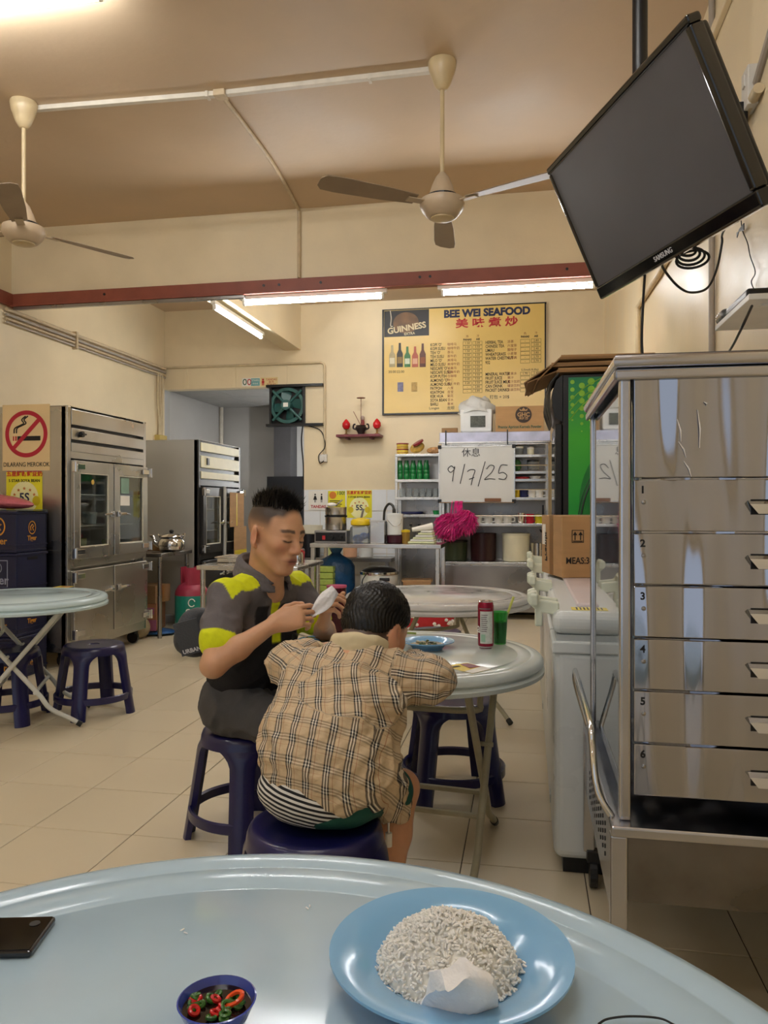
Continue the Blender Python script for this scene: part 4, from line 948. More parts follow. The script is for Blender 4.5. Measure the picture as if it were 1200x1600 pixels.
def mu(u, v, k=.001): return Vector((mx0 + MW * u, ym_ - k, mz1 - MH * v))    # fractions of the board
# crop coordinates of the photo zoom: board spans u (35..1120), v (70..800)
def mc(x, y, k=.001):
    u = (x - 38) / (1115 - 38); top = 95 + (60 - 95) * u; bot = 805 + (775 - 805) * u
    return mu(u, (y - top) / (bot - top), k)
mup = MW / 1077.
obj('heading', MB().text('BEE WEI SEAFOOD', 62 * mup * 1.1, onY(mc(735, 117)), bold=.006, res=4), mat('navy_ink', '22284a', .5), mn)
obj('chinese_heading', MB().text('美 味 煮 炒', 66 * mup, onY(mc(735, 187)), bold=.003, squeeze=1.3), m_red, mn)
# beer panel at the top left
pa, pb_ = mc(40, 98, .002), mc(348, 268, .002)
bp_ = obj('beer_panel', MB().box((pa.x, ym_ - .002, pb_.z), (pb_.x, ym_ - .0005, pa.z)), mat('panel_black', '17130f', .4), mn)
bb_ = MB(); bc = mc(190, 175, .003)
bb_.prism([(88 * mup * math.cos(t), 72 * mup * math.sin(t)) for t in np.linspace(0, 2 * PI, 36, endpoint=False)], onY(bc + Vector((0, .0009, -5 * mup))), .0007)
obj('cap_print', bb_, mat('bronze_print', '6b4a26', .4, var=.3, vs=12), bp_)
obj('lettering', MB().text('GUINNESS', 52 * mup * 1.1, frame(mc(195, 218, .004), (1, 0, .14), (0, 0, 1)), bold=.003).text('EXTRA', 24 * mup, frame(mc(215, 255, .004), (1, 0, .05), (0, 0, 1)), bold=.001), mat('pale_gold', 'd8c8a0', .5), bp_)
# bottles
for k, (bx_, c_, h_) in enumerate(((95, 'a89a70', 150), (148, '1d1712', 165), (200, '2c6b34', 140), (253, 'a85038', 140), (305, '5a2c18', 160))):
    b_ = MB(); base = mc(bx_, 485, .002); w2 = 21 * mup; h2 = h_ * mup
    b_.prism([(-w2, 0), (w2, 0), (w2, h2 * .55), (w2 * .42, h2 * .72), (w2 * .35, h2), (-w2 * .35, h2), (-w2 * .42, h2 * .72), (-w2, h2 * .55)], onY(base), .0012)
    bo = obj('bottle_print', b_, mat('bottle_print_%d' % k, c_, .4, var=.15, vs=30), mn)
    obj('bottle_label', MB().prism([(-w2 * .8, h2 * .15), (w2 * .8, h2 * .15), (w2 * .8, h2 * .42), (-w2 * .8, h2 * .42)], onY(base - Vector((0, .0013, 0))), .0006), mat('label_print_%d' % k, ('d8d0b0', '8a7040', 'd0d8c0', 'd8a888', '8a5030')[k], .5), bo)
obj('beer_price', MB().text('20.00', 22 * mup * 1.1, onY(mc(95, 518))).text('22.00', 22 * mup * 1.1, onY(mc(152, 517))), m_ink, mn)
for cx_, c_ in ((152, '6b6a86'), (248, 'b08f4a')):
    obj('can_print', MB().prism([(-20 * mup, -32 * mup), (20 * mup, -32 * mup), (20 * mup, 32 * mup), (-20 * mup, 32 * mup)], onY(mc(cx_, 622, .001)), .001), mat('can_' + c_, c_, .4, var=.3, vs=30), mn)
items = ["KOPI 'O'", 'KOPI SUSU', "TEH 'O'", 'TEH SUSU', "MILO 'O'", 'MILO SUSU', "NESCAFE 'O'", 'NESCAFE SUSU', 'KOPI PUTIH', "ALMOND 'O'", 'ALMOND SUSU', 'PATPOH', 'KEATPOH', 'KEK HUA', 'SOYA BEAN', 'BARLI']
zh = ['咖啡乌', '咖啡牛奶', '茶乌', '茶牛奶', '美禄乌', '美禄牛奶', '雀巢乌', '雀巢牛奶', '白咖啡', '杏仁', '杏仁牛奶', '八宝', '吉宝', '菊花', '豆水', '薏米']
tx = MB(); tz_ = MB(); pr = MB(); gr = MB()
hot = ['1.50', '2.20', '1.50', '2.50', '3.00', '3.50', '3.00', '3.50', '2.50', '3.00', '3.20', '-', '-', '-', '-', '-']
ice = ['2.00', '3.50', '2.00', '3.50', '3.50', '3.50', '3.20', '3.50', '3.50', '3.50', '3.50', '2.80', '2.80', '2.80', '2.80', '2.80']
def cell(x0, x1, y0, y1):
    a, b_ = mc(x0, y0), mc(x1, y1); t = .0035
    for (c0, c1, e0, e1) in ((a.x, b_.x, a.z - t, a.z), (a.x, b_.x, b_.z, b_.z + t), (a.x, a.x + t, b_.z, a.z), (b_.x - t, b_.x, b_.z, a.z)):
        gr.box((c0, ym_ - .0012, e0), (c1, ym_ - .0004, e1))
for k, n_ in enumerate(items):
    y_ = 335 + 27.1 * k
    tx.text(n_, 29 * mup, onY(mc(357, y_)), 'LEFT', 2, .72, bold=.0008)
    tz_.text(zh[k], 21 * mup, onY(mc(472, y_ - 3)), 'LEFT', 2)
    if k < 13:
        cell(577, 636, y_ - 22, y_ + 2); cell(643, 706, y_ - 24, y_)
        pr.text(hot[k], 20 * mup, onY(mc(607, y_ - 11)), res=2).text(ice[k], 20 * mup, onY(mc(674, y_ - 13)), res=2)
it2 = ['HERBAL TEA', 'CHINESE TEA', 'LIMAU', 'WHEATGRASS', 'WATER CHESTNUT', '932']
zh2 = ['凉茶', '六宝茶', '酸柑子', '小麦草', '马蹄爽', '']
for k, n_ in enumerate(it2):
    y_ = 321 + 27.3 * k; tx.text(n_, 29 * mup, onY(mc(727, y_)), 'LEFT', 2, .72, bold=.0008); tz_.text(zh2[k], 21 * mup, onY(mc(872, y_ - 4)), 'LEFT', 2) if zh2[k] else None
    cell(957, 1020, y_ - 20, y_ + 3); cell(1028, 1092, y_ - 24, y_ - 1); pr.text('-', 20 * mup, onY(mc(988, y_ - 9)), res=2).text(('2.80', '3.00', '2.40', '3.80', '2.70', '2.70')[k], 20 * mup, onY(mc(1060, y_ - 12)), res=2)
it3 = ['MINERAL WATER', 'FRUIT JUICE', 'FRUIT JUICE MILK', 'CAN DRINK', 'PACKET DRINKS']; zh3 = ['矿泉水', '果汁', '果汁加奶', '罐装饮料', '包装饮料']
for k, n_ in enumerate(it3):
    y_ = 537 + 27.2 * k; tx.text(n_, 29 * mup, onY(mc(727, y_)), 'LEFT', 2, .72, bold=.0008); tz_.text(zh3[k], 21 * mup, onY(mc(872, y_ - 4)), 'LEFT', 2)
    cell(957, 1020, y_ - 16, y_ + 7); cell(1028, 1092, y_ - 20, y_ + 3)
    pr.text('1.70' if k == 0 else '-', 20 * mup, onY(mc(988, y_ - 5)), res=2).text('2.40', 20 * mup, onY(mc(1060, y_ - 9)), res=2)
for x_ in (607, 988): tx.text('PANAS', 18 * mup, onY(mc(x_, 300 if x_ < 700 else 283)), 'CENTER', 2, bold=.0012); tz_.text('热', 18 * mup, onY(mc(x_, 278 if x_ < 700 else 262)), res=2)
for x_ in (678, 1060): tx.text('AIS', 18 * mup, onY(mc(x_, 297 if x_ < 700 else 280)), 'CENTER', 2, bold=.0012); tz_.text('冷', 18 * mup, onY(mc(x_, 275 if x_ < 700 else 258)), res=2)
pr.text('Longan', 24 * mup, onY(mc(383, 767)), res=2).text('龙眼', 26 * mup, onY(mc(495, 766)), res=2).text('打包 + 20$', 28 * mup, onY(mc(820, 690)), res=2).text('S.(Small) B.(Big)', 18 * mup, onY(mc(1020, 505)), res=2)
obj('item_names', tx, m_ink, mn)['kind'] = 'stuff'; obj('chinese_names', tz_, mat('red_print', '8a3a2a', .5), mn)['kind'] = 'stuff'; obj('prices', pr, m_ink, mn)['kind'] = 'stuff'; obj('price_grid', gr, mat('grid_brown', '6a5a2e', .5), mn)['kind'] = 'stuff'
obj('hook_wire', MB().tube(smooth_path([mc(82, 95, .01), mc(90, 150, .012), mc(85, 200, .01), mc(100, 205, .01)], 5), .006, 5), m_white_pvc, mn)
# ------------------------------------------------------------ altar shelf
a0, a1 = Yp(528, 680, D - .1), Yp(596, 682, D - .1)
al = thing('altar_shelf', 'small dark red altar shelf on the back wall', 'shelf', ((a0.x + a1.x) / 2, D - .1, a0.z))
obj('board', MB().box((a0.x, D - .2, a0.z - .03), (a1.x, D - .001, a0.z)), mat('maroon_paint', '6e3038', .5, var=.1), al, bev=.004)
obj('bracket', MB().box((a0.x + .1, D - .16, a0.z - .05), (a0.x + .13, D - .001, a0.z - .03)).box((a1.x - .13, D - .16, a0.z - .05), (a1.x - .1, D - .001, a0.z - .03)), mat('maroon_paint', '6e3038', .5), al)
za_ = a0.z + .0005
for px, lab in ((541, 'red lotus lamp at the left end of the altar shelf'), (589, 'red lotus lamp at the right end of the altar shelf')):
    c = Yp(px, 670, D - .1); c.z = za_
    t = thing('lotus_lamp', lab, 'lamp', c, 0, 'altar lamps')
    obj('stem', MB().lathe([(.03, 0), (.03, .008), (.01, .02), (.012, .06), (.03, .07)], c, 14), mat('brass', '8a6a3a', .4, .6), t, smooth=True)
    obj('bulb', MB().lathe([(.03, .07), (.048, .1), (.045, .135), (.02, .17), (.003, .185)], c, 16), mat('red_glass', 'c01c24', .2), t, smooth=True)
c = Yp(564, 672, D - .12); c.z = za_
t = thing('incense_burner', 'dark bronze incense burner in the middle of the altar shelf', 'burner', c)
obj('bowl', MB().lathe([(.035, 0), (.035, .015), (.062, .06), (.068, .08), (.055, .095), (.06, .105)], c, 24), mat('bronze', '3c3230', .35, .6, var=.2), t, smooth=True)
for s_ in (-1, 1): obj('ear', MB().tube(smooth_path([c + Vector((s_ * .055, 0, .06)), c + Vector((s_ * .09, 0, .075)), c + Vector((s_ * .085, 0, .115)), c + Vector((s_ * .065, 0, .12))], 4), .01, 8), mat('bronze', '3c3230', .35, .6), t, smooth=True)
obj('incense_stick', MB().tube([c + Vector((0, 0, .1)), c + Vector((0, 0, .42))], .004, 5), mat('stick', '8a5a48', .7), t)
obj('incense_stick', MB().tube([c + Vector((0, 0, .1)), c + Vector((-.09, 0, .27))], .004, 5), mat('stick', '8a5a48', .7), t)
obj('halo', MB().lathe([(.05, 0), (.05, .006)], c + Vector((0, 0, .42)), 14), mat('stick', '8a5a48', .7), t)
st_ = thing('deity_figurine', 'small red and white figurine behind the incense burner', 'figurine', c + Vector((.0, .085, 0)))
obj('robe', MB().lathe([(.025, 0), (.028, .03), (.026, .1), (.022, .16), (.016, .18)], c + Vector((.0, .085, .0)), 16), mat('figurine_red', '8a3a3a', .5, var=.4, vs=40), st_, smooth=True)
obj('head', MB().ell(c + Vector((.0, .085, .2)), (.025, .025, .03)), mat('figurine_white', 'b9a598', .5), st_, smooth=True)
# ------------------------------------------------------------ tile-wall notices
def wall_notice(name, label, px0, py0, px1, py1, bg): return sign(name, label, px0, py0, px1, py1, D - .0085, bg, 'sign', .003)
yn_ = D - .0125
s_, p, q = wall_notice('toilet_notice', 'white TANDAS notice with two figures on the tiled wall', 482, 767, 513, 797, m_paper)
ux = (q.x - p.x) / 31
c = Vector(((p.x + q.x) / 2, yn_, (p.z + q.z) / 2))
fg = MB()
for s2, sk_ in ((-5, 1), (5, 0)):
    b0 = c + Vector((s2 * ux, 0, 4 * ux))
    fg.ell(b0 + Vector((0, 0, 5 * ux)), (1.3 * ux, .0008, 1.3 * ux), 10, 6)
    fg.prism([(-1.2 * ux, 3 * ux), (-(3 if sk_ else 1.6) * ux, -3 * ux), ((3 if sk_ else 1.6) * ux, -3 * ux), (1.2 * ux, 3 * ux)], onY(b0), .0005)
    fg.box((b0.x - 1.1 * ux, yn_ - .0005, b0.z - 7 * ux), (b0.x - .3 * ux, yn_, b0.z - 3 * ux)).box((b0.x + .3 * ux, yn_ - .0005, b0.z - 7 * ux), (b0.x + 1.1 * ux, yn_, b0.z - 3 * ux))
obj('figure_print', fg, m_ink, s_)
obj('lettering', MB().text('TANDAS', 6 * ux, onY(c + Vector((0, 0, -9.5 * ux))), bold=.0015), m_red, s_)
s_, p, q = wall_notice('promotion_poster', 'smaller yellow poster reading 100 on the tiled wall', 512.5, 767, 539.5, 795, m_yel)
ux = (q.x - p.x) / 27; c = Vector(((p.x + q.x) / 2, yn_, (p.z + q.z) / 2))
obj('roundel', MB().prism([(5.5 * ux * math.cos(a), 5.5 * ux * math.sin(a)) for a in np.linspace(0, 2 * PI, 24, endpoint=False)], onY(c + Vector((-6 * ux, 0, 7 * ux))), .0006), mat('poster_orange', 'd07a2a', .5), s_)
obj('lettering', MB().text('100!', 7.5 * ux, onY(c + Vector((6.5 * ux, 0, 10 * ux))), bold=.001), mat('green_ink', '2a7a3a', .5), s_)
ln = MB()
for k in range(5): ln.box((c.x - 11 * ux, yn_ - .0006, c.z - (1 + 2.6 * k) * ux), (c.x + (8 - 2 * (k % 2)) * ux, yn_, c.z - (2.2 + 2.6 * k) * ux))
obj('print_line', ln, m_ink, s_)['kind'] = 'stuff'
s_, p, q = wall_notice('soya_poster', 'larger yellow soya bean 5S poster on the tiled wall', 541.5, 766, 581, 809, m_yel)
soya_poster(s_, Vector(((p.x + q.x) / 2, yn_ + .0008, (p.z + q.z) / 2)), (q.x - p.x) / 39.5, onY, .001)
# ------------------------------------------------------------ racks against the back wall
def rack(name, label, x0, x1, y0, y1, ztop, shelves, m=None, sides=True, back=True, base=0.):
    t = thing(name, label, 'shelf', ((x0 + x1) / 2, (y0 + y1) / 2, 0)); m = m or m_steel
    for X in (x0, x1 - .03):
        for Y in (y0, y1 - .03):
            obj('post', MB().box((X, Y, base), (X + .03, Y + .03, ztop)), m, t, bev=.003)
    for z in shelves: obj('shelf_board', MB().box((x0, y0 - .004, z - .03), (x1, y1, z)), m, t, bev=.003)
    if back: obj('back_panel', MB().box((x0 + .03, y1 - .012, base + .1), (x1 - .03, y1 - .004, ztop - .02)), m_steel_dk, t)
    return t
yA_ = D - .34
def zA(py, px=655): return Yp(px, py, yA_).z
xA0, xA1 = Yp(617, 750, yA_).x, Yp(690, 750, yA_).x
shA = [zA(709), zA(749), zA(777), zA(804), zA(846)]
rack('glass_rack', 'stainless rack of bottles and glasses left of the whiteboard', xA0, xA1, yA_, D - .02, shA[0], shA)
m_gb = mat('green_bottle', '1f8a44', .2, trans=.35, var=.05)
for k in range(5):
    px = 625 + 10.3 * k; x = Yp(px, 740, yA_ + .08).x; z0 = shA[1] + .0005
    t = thing('green_bottle', ['leftmost', 'second', 'middle', 'fourth', 'rightmost'][k] + ' of the green plastic bottles on the glass rack', 'bottle', (x, yA_ + .08, z0), 0, 'green bottles on the rack')
    obj('body', MB().lathe([(.033, 0), (.036, .01), (.036, .06), (.033, .065), (.036, .07), (.036, .1), (.033, .105), (.036, .11), (.034, .15), (.022, .19)], (x, yA_ + .08, z0), 16), m_gb, t, smooth=True)
    obj('cap', MB().lathe([(.024, .19), (.024, .215), (.01, .218)], (x, yA_ + .08, z0), 14), mat('dark_green_cap', '145a2e', .4), t, smooth=True)
m_glassware = mat('drinking_glass', 'e8eef0', .05, trans=.92, var=0, ior=1.4)
for k in range(6):
    x = Yp(629 + 10.3 * k, 770, yA_ + .06).x; z0 = shA[2] + .0005
    o = obj('drinking_glass', MB().lathe([(.036, 0), (.038, .004), (.032, .1), (.028, .1), (.03, .012), (.001, .01)], (x, yA_ + .06, z0), 16), m_glassware, smooth=True)
    tag(o, ['leftmost', 'second', 'third', 'fourth', 'fifth', 'rightmost'][k] + ' upturned drinking glass in the row on the glass rack', 'glass', 'glasses on the rack')
x = Yp(643, 800, yA_ + .1).x
tag(obj('oval_tray', MB().lathe([(.11, 0), (.125, .012), (.13, .03), (.126, .03), (.12, .016), (.001, .01)], (x, yA_ + .155, shA[3] + .001), 28), mat('navy_plastic', '23285a', .35), smooth=True), 'round navy tray on the lowest glass rack shelf', 'tray')
x = Yp(684, 800, yA_ + .06).x
tag(obj('green_basket', MB().lathe([(.03, 0), (.045, .045), (.042, .045), (.028, .004)], (x - .015, yA_ + .06, shA[3] + .001), 16), mat('green_plastic', '1f8a4a', .4), smooth=True), 'small green basket on the lowest glass rack shelf', 'basket')
for k in range(3):
    x = Yp(642 + 13 * k, 838, yA_ + .06).x
    o = thing('sauce_bottle', ['left', 'middle', 'right'][k] + ' clear glass bottle at the foot of the glass rack', 'bottle', (x, yA_ + .06, shA[4] + .0005), 0, 'clear bottles under the rack')
    obj('body', MB().lathe([(.03, 0), (.033, .005), (.033, .09), (.014, .14), (.013, .17)], (x, yA_ + .06, shA[4] + .0005), 14), mat('smoky_glass', '8a8a7a', .08, trans=.7), o, smooth=True)
    obj('cap', MB().lathe([(.016, .17), (.016, .19), (.004, .192)], (x, yA_ + .06, shA[4] + .0005), 12), m_dark, o, smooth=True)
# tins and packets on top of the glass rack
zt_a = shA[0] + .0005
def tin(px, z0, label, c1='d8c04a', c2='8a2430', h=.065, r=.066, y=None):
    y = y or yA_ + .12; x = Yp(px, 700, y).x
    t = thing('tin', label, 'tin', (x, y, z0))
    obj('body', MB().lathe([(r, 0), (r, h)], (x, y, z0), 20), mat('tin_' + c1, c1, .35, var=.1, vs=40), t, smooth=True)
    obj('lid', MB().lathe([(r + .004, h), (r + .004, h + .012), (.01, h + .013)], (x, y, z0), 20), mat('tin_' + c2, c2, .35), t, smooth=True)
    obj('band', MB().lathe([(r + .001, h * .3), (r + .001, h * .42)], (x, y, z0), 20, cap0=False, cap1=False), mat('tin_' + c2, c2, .35), t, smooth=True)
tin(629, zt_a, 'lower yellow tin with red lid on the glass rack', h=.05); tin(629, zt_a + .064, 'upper yellow tin with red lid stacked on the other tin', h=.05)
x = Yp(652, 700, yA_ + .12).x
pk = thing('snack_packet', 'red and yellow snack packet leaning on the glass rack top', 'packet', (x, yA_ + .12, zt_a))
obj('packet', MB().ell((x, yA_ + .12, zt_a + .078), (.085, .04, .058), 18, 10, Matrix.Rotation(-.35, 3, 'Y')), mat('packet_yellow', 'c9a24a', .3, var=.3, vs=30, bump=.5), pk, smooth=True)
obj('lid', MB().lathe([(.065, 0), (.065, .02), (.01, .022)], n=20, M=Matrix.Translation((x + .02, yA_ + .08, zt_a + .12)) @ Matrix.Rotation(-.5, 4, 'Y') @ Matrix.Rotation(.3, 4, 'X')), mat('tin_8a2430', '8a2430', .35), pk, smooth=True)
x = Yp(679, 700, yA_ + .1).x
tag(obj('candy_bag', MB().ell((x, yA_ + .1, zt_a + .04), (.09, .06, .04), 18, 10), mat('candy_wrap', 'b98a5a', .25, var=.5, vs=50, bump=.8), smooth=True), 'crinkled brown candy bag at the right of the glass rack top', 'bag')
# ------------------------------------------------------------ big rack right of it with hood
yR = D - .62
def zR(py, px=820): return Yp(px, py, yR).z
xR0, xR1 = Yp(690, 750, yR).x, Yp(857, 750, yR).x
shR = [zR(710), zR(736), zR(748), zR(777), zR(818), zR(879)]
rk = rack('storage_rack', 'tall stainless storage rack behind the whiteboard', xR0, xR1, yR, D - .06, zR(690), [zR(690)] + shR)
obj('hood', MB().box((xR0 - .02, yR - .02, zR(690)), (xR1 + .02, D - .08, zR(674))), mat('bluish_hood_steel', 'b4b4c6', .3, .6, var=.2, vs=6), rk, bev=.006)
obj('hood_lip', MB().box((xR0 - .03, yR - .03, zR(690) - .012), (xR1 + .03, yR + .02, zR(690) + .006)), m_steel, rk, bev=.003)
for px in (697, 793): obj('strap', MB().box((Yp(px, 680, yR).x - .006, yR - .034, zR(694)), (Yp(px, 680, yR).x + .006, yR - .021, zR(671))), m_dark, rk)
for py in (727, 765, 806): obj('guard_rail', MB().cyl((xR0 + .01, yR - .005, zR(py)), (xR1 - .01, yR - .005, zR(py)), .007, n=8), m_chrome, rk, smooth=True)
obj('lower_panel', MB().box((xR0, yR + .0, .08), (xR1, yR + .012, zR(884))), m_steel_dk, rk, bev=.003)
obj('lower_body', MB().box((xR0 + .031, yR + .035, .08), (xR1 - .031, D - .1, shR[5] - .031)), m_steel_dk, rk)
# items: mugs, jars, buckets
def mug(px, z0, c, label, y=None, r=.04, h=.085, s=1, cat='mug', m=None):
    y = y or yR + .07; x = Yp(px, 780, y).x
    t = thing('mug', label, cat, (x, y, z0), 0, 'mugs on the storage rack')
    mm = m or mat('mug_' + c, c, .25, var=.03)
    obj('cup', MB().lathe([(r * .85, 0), (r, .01), (r, h), (r * .9, h), (r * .88, .012), (.001, .01)], (x, y, z0), 18), mm, t, smooth=True)
    obj('handle', MB().tube(smooth_path([(x + s * r * .95, y - .01, z0 + h * .8), (x + s * (r + .028), y - .02, z0 + h * .72), (x + s * (r + .026), y - .02, z0 + h * .3), (x + s * r * .92, y - .01, z0 + h * .2)], 4), .006, 6), mm, t, smooth=True)
z_ = shR[3] + .0005
mug(807, z_, 'd8b92a', 'yellow mug in the mug row at whiteboard height'); mug(818, z_, '22285a', 'navy blue mug in the mug row at whiteboard height', r=.043); mug(831, z_, 'e4e2dc', 'plain white mug beside the navy mug'); mug(843, z_, 'dcdcd8', 'white mug at the right end of the mug row')
z_ = shR[4] + .0005
for k, px in enumerate((747, 763, 779, 793)): mug(px, z_, 'e2e0d8', ['leftmost', 'second', 'third', 'rightmost'][k] + ' white mug in the row under the whiteboard', r=.045, h=.08)
mug(814, z_, 'c8c8c8', 'steel mug under the right end of the whiteboard', r=.045, h=.11, m=m_chrome); mug(828, z_, 'b81f34', 'red mug beside the steel mug', r=.042, h=.1); mug(843, z_, 'd8c82a', 'yellow mug low at the right end of the rack', r=.048, h=.09)
z_ = shR[0] + .0005
def canister(px, y, z0, r, h, m, label, cat='container', lid=None, name='canister', n=22):
    x = Yp(px, 780, y).x; t = thing(name, label, cat, (x, y, z0))
    obj('body', MB().lathe([(r * .9, 0), (r, .008), (r * 1.04, h), (r * .98, h), (r * .95, .02), (.001, .015)], (x, y, z0), n), m, t, smooth=True)
    if lid: obj('lid', MB().lathe([(r * 1.08, h), (r * 1.08, h + .02), (r * .2, h + .028)], (x, y, z0), n), lid, t, smooth=True)
    return t
m_clearp = mat('clear_plastic', 'd4d8d6', .12, trans=.8, var=0)
canister(810, yR + .1, z_, .05, .07, m_clearp, 'clear tub on the top rack shelf', lid=m_paper); canister(829, yR + .1, z_, .035, .06, mat('cream_plastic', 'ddd6b8', .4), 'cream cup on the top rack shelf', lid=m_paper)
canister(833, yR + .12, shR[1] + .0005, .06, .1, m_clearp, 'dark-filled jar with lid on the second rack shelf', lid=m_dark)
tag(obj('leaf_bunch', MB().ell((Yp(808, 725, yR + .1).x, yR + .1, shR[1] + .066), (.045, .04, .064), 14, 10), mat('leaf_green', '3f6a34', .6, var=.3, vs=40, bump=1.), smooth=True), 'bunch of green leaves on the second rack shelf', 'leaves')
tag(obj('red_lid', MB().lathe([(.08, 0), (.085, .02), (.02, .03)], (Yp(815, 745, yR + .12).x, yR + .12, shR[2] + .0005), 20), mat('red_plastic', 'b02a30', .35), smooth=True), 'flat red lid on the third rack shelf', 'saucer')  # loose red lid lying flat on the shelf
tag(obj('white_dish', MB().lathe([(.04, 0), (.065, .03), (.06, .03), (.03, .006)], (Yp(836, 745, yR + .1).x, yR + .1, shR[2] + .0005), 20), mat('mug_e4e2dc', 'e4e2dc', .25), smooth=True), 'white dish on the third rack shelf', 'dish')
z_ = shR[5] + .0005
canister(755, yR + .17, z_, .135, .3, mat('dark_tea_bucket', '2a1216', .3, var=.1), 'dark brown translucent bucket on the rack counter', 'bucket', name='bucket')
t = canister(806, yR + .17, z_, .14, .28, mat('cream_bucket', 'd6d0b4', .4, sss=0), 'cream translucent bucket with a deeper cream base on the rack counter', 'bucket', lid=mat('cream_bucket_rim', 'c9c4ac', .4), name='bucket')
canister(841, yR + .12, z_, .075, .2, m_chrome, 'tall steel pot at the right of the rack counter', 'pot', name='steel_pot')
canister(712, yR + .17, z_, .12, .2, mat('olive_jar', '3a4430', .3), 'dark olive jar behind the pink raffia', 'jar', lid=m_dark, name='jar')
lx = Yp(849, 800, yR).x
ldl = thing('ladle', 'black ladle hanging at the right end of the rack', 'ladle', (lx, yR - .03, zR(825)))
obj('handle', MB().box((lx - .014, yR - .036, zR(826)), (lx + .006, yR - .026, zR(789))), m_dark, ldl, bev=.003)
obj('bowl', MB().ell((lx - .004, yR - .04, zR(828)), (.035, .02, .03)), m_dark, ldl, smooth=True)
# top of the rack: carton, bagged tub
zt_r = zR(674) + .0005
carton('carton', 'brown carton with a round dark emblem on top of the storage rack', Vector((Yp(812, 650, yR + .2).x, yR + .2, zt_r)), (.5, .34, .27), 0., m_card, None)
car = [o for o in bpy.data.objects if o.get('label', '').startswith('brown carton with a round dark')][0]
cc = Yp(818, 648, yR + .028)
ed = MB().prism([(.085 * math.cos(a), .085 * math.sin(a)) for a in np.linspace(0, 2 * PI, 32, endpoint=False)], onY(cc), .001)
em = obj('emblem', ed, mat('emblem_brown', '3a2c22', .6), car)
obj('emblem_print', MB().text('GHC', .06, onY(cc - Vector((0, .0012, .0))), bold=.002).text('金鸿洲', .032, onY(cc - Vector((0, .0012, .04))), bold=.001).prism([(-.035, .04), (.035, .04), (.045, .065), (.02, .05), (0, .075), (-.02, .05), (-.045, .065)], onY(cc - Vector((0, .0012, 0))), .0008), mat('cardboard', 'b08a5e', .8), em)
obj('lettering', MB().text('Premix Apricot Kernels Powder', .043, onY(Yp(812, 667, yR + .028)), bold=.0008, squeeze=.8), mat('green_ink', '2a5a44', .5), car)
bx_ = Yp(745, 640, yR + .2).x
tb = thing('white_tub', 'white plastic tub in a clear bag on top of the storage rack', 'tub', (bx_, yR + .2, zt_r))
obj('tub', MB().loft([[Vector((bx_ + sx_ * w2, yR + .2 + sy_ * w2 * .8, zt_r + z)) for sx_, sy_ in ((-1, -1), (1, -1), (1, 1), (-1, 1))] for w2, z in ((.15, 0), (.165, .02), (.17, .24), (.165, .25))]), mat('white_tub_plastic', 'e2e4e2', .35), tb, bev=.02, seg=3)
obj('label', MB().box((bx_ - .06, yR + .0605, zt_r + .06), (bx_ + .1, yR + .0625, zt_r + .18)), mat('dark_label', '4a4e46', .5, var=.5, vs=60), tb)
bgm = MB(); rings = []
for k in range(9):
    a_ = k / 8; r = .2 * math.cos(a_ * 1.35) ** .6; rings.append([Vector((bx_ + r * (1 + .12 * math.sin(5 * t + k)) * math.cos(t), yR + .2 + .85 * r * math.sin(t), zt_r + .22 + .17 * a_ + .02 * math.sin(3 * t + k))) for t in np.linspace(0, 2 * PI, 28, endpoint=False)])
obj('bag', bgm.loft(rings, False, True), mat('white_bag_plastic', 'e8eae8', .25, trans=.3, bump=.8, bs=22), tb, smooth=True)
tag(obj('brown_tray', MB().box((xR0 + .0, yR + .0, zt_r), (xR0 + .17, yR + .04, zt_r + .05)), m_card2, bev=.004), 'flat brown cardboard strip at the left of the rack top', 'cardboard')
# ------------------------------------------------------------ whiteboard hung on the rack
yW = yR - .06
wx0, wx1, wz1, wz0 = Yp(687, 700, yW).x, Yp(803, 700, yW).x, zR(698), zR(783)
p_ = Yp(690, 698, yW); wz1 = Yp(745, 698, yW).z; wz0 = Yp(745, 783, yW).z
wbd = thing('whiteboard', 'whiteboard with a handwritten date hung on the storage rack', 'whiteboard', ((wx0 + wx1) / 2, yW, wz0))
obj('board', MB().box((wx0, yW, wz0), (wx1, yW + .012, wz1)), mat('whiteboard_white', 'd4d4d0', .25, var=.03, vs=4), wbd)
for (a, b_, c_, d_) in ((wx0 - .012, wx1 + .012, wz1, wz1 + .014), (wx0 - .012, wx1 + .012, wz0 - .014, wz0), (wx0 - .012, wx0, wz0, wz1), (wx1, wx1 + .012, wz0, wz1)):
    obj('frame_bar', MB().box((a, yW - .006, c_), (b_, yW + .014, d_)), m_steel, wbd)
for X in (wx0, wx1):
    for Z in (wz0, wz1): obj('corner', MB().cbox((X, yW + .002, Z), (.04, .024, .04)), m_dark, wbd, bev=.006)
obj('pen_ledge', MB().box((wx0, yW - .035, wz0 - .018), (wx1, yW + .0, wz0 - .01)), mat('brown_wood', '8a6a40', .6), wbd)
hangs = MB(); 
obj('hanger', MB().box((wx0 + .05, yW + .012, wz1 - .02), (wx0 + .08, yR - .006, wz1 + .0)).box((wx1 - .08, yW + .012, wz1 - .02), (wx1 - .05, yR - .006, wz1)), m_dark, wbd)
wu = (wx1 - wx0) / 117
def wp(px, py): q = Yp(px, py, yW - .002); return q
def stroke(mb, pts, r=.0045): mb.tube(smooth_path([wp(*p) for p in pts], 5), r, 5)
hw = MB()
stroke(hw, [(710, 732), (705, 728), (700, 733), (704, 738), (710, 733), (710, 730), (707, 752)]); stroke(hw, [(726, 725), (719, 756)])
stroke(hw, [(730, 737), (735, 734), (742, 735), (739, 745), (736, 758)]); stroke(hw, [(733, 749), (741, 746)]); stroke(hw, [(758, 721), (747, 760)])
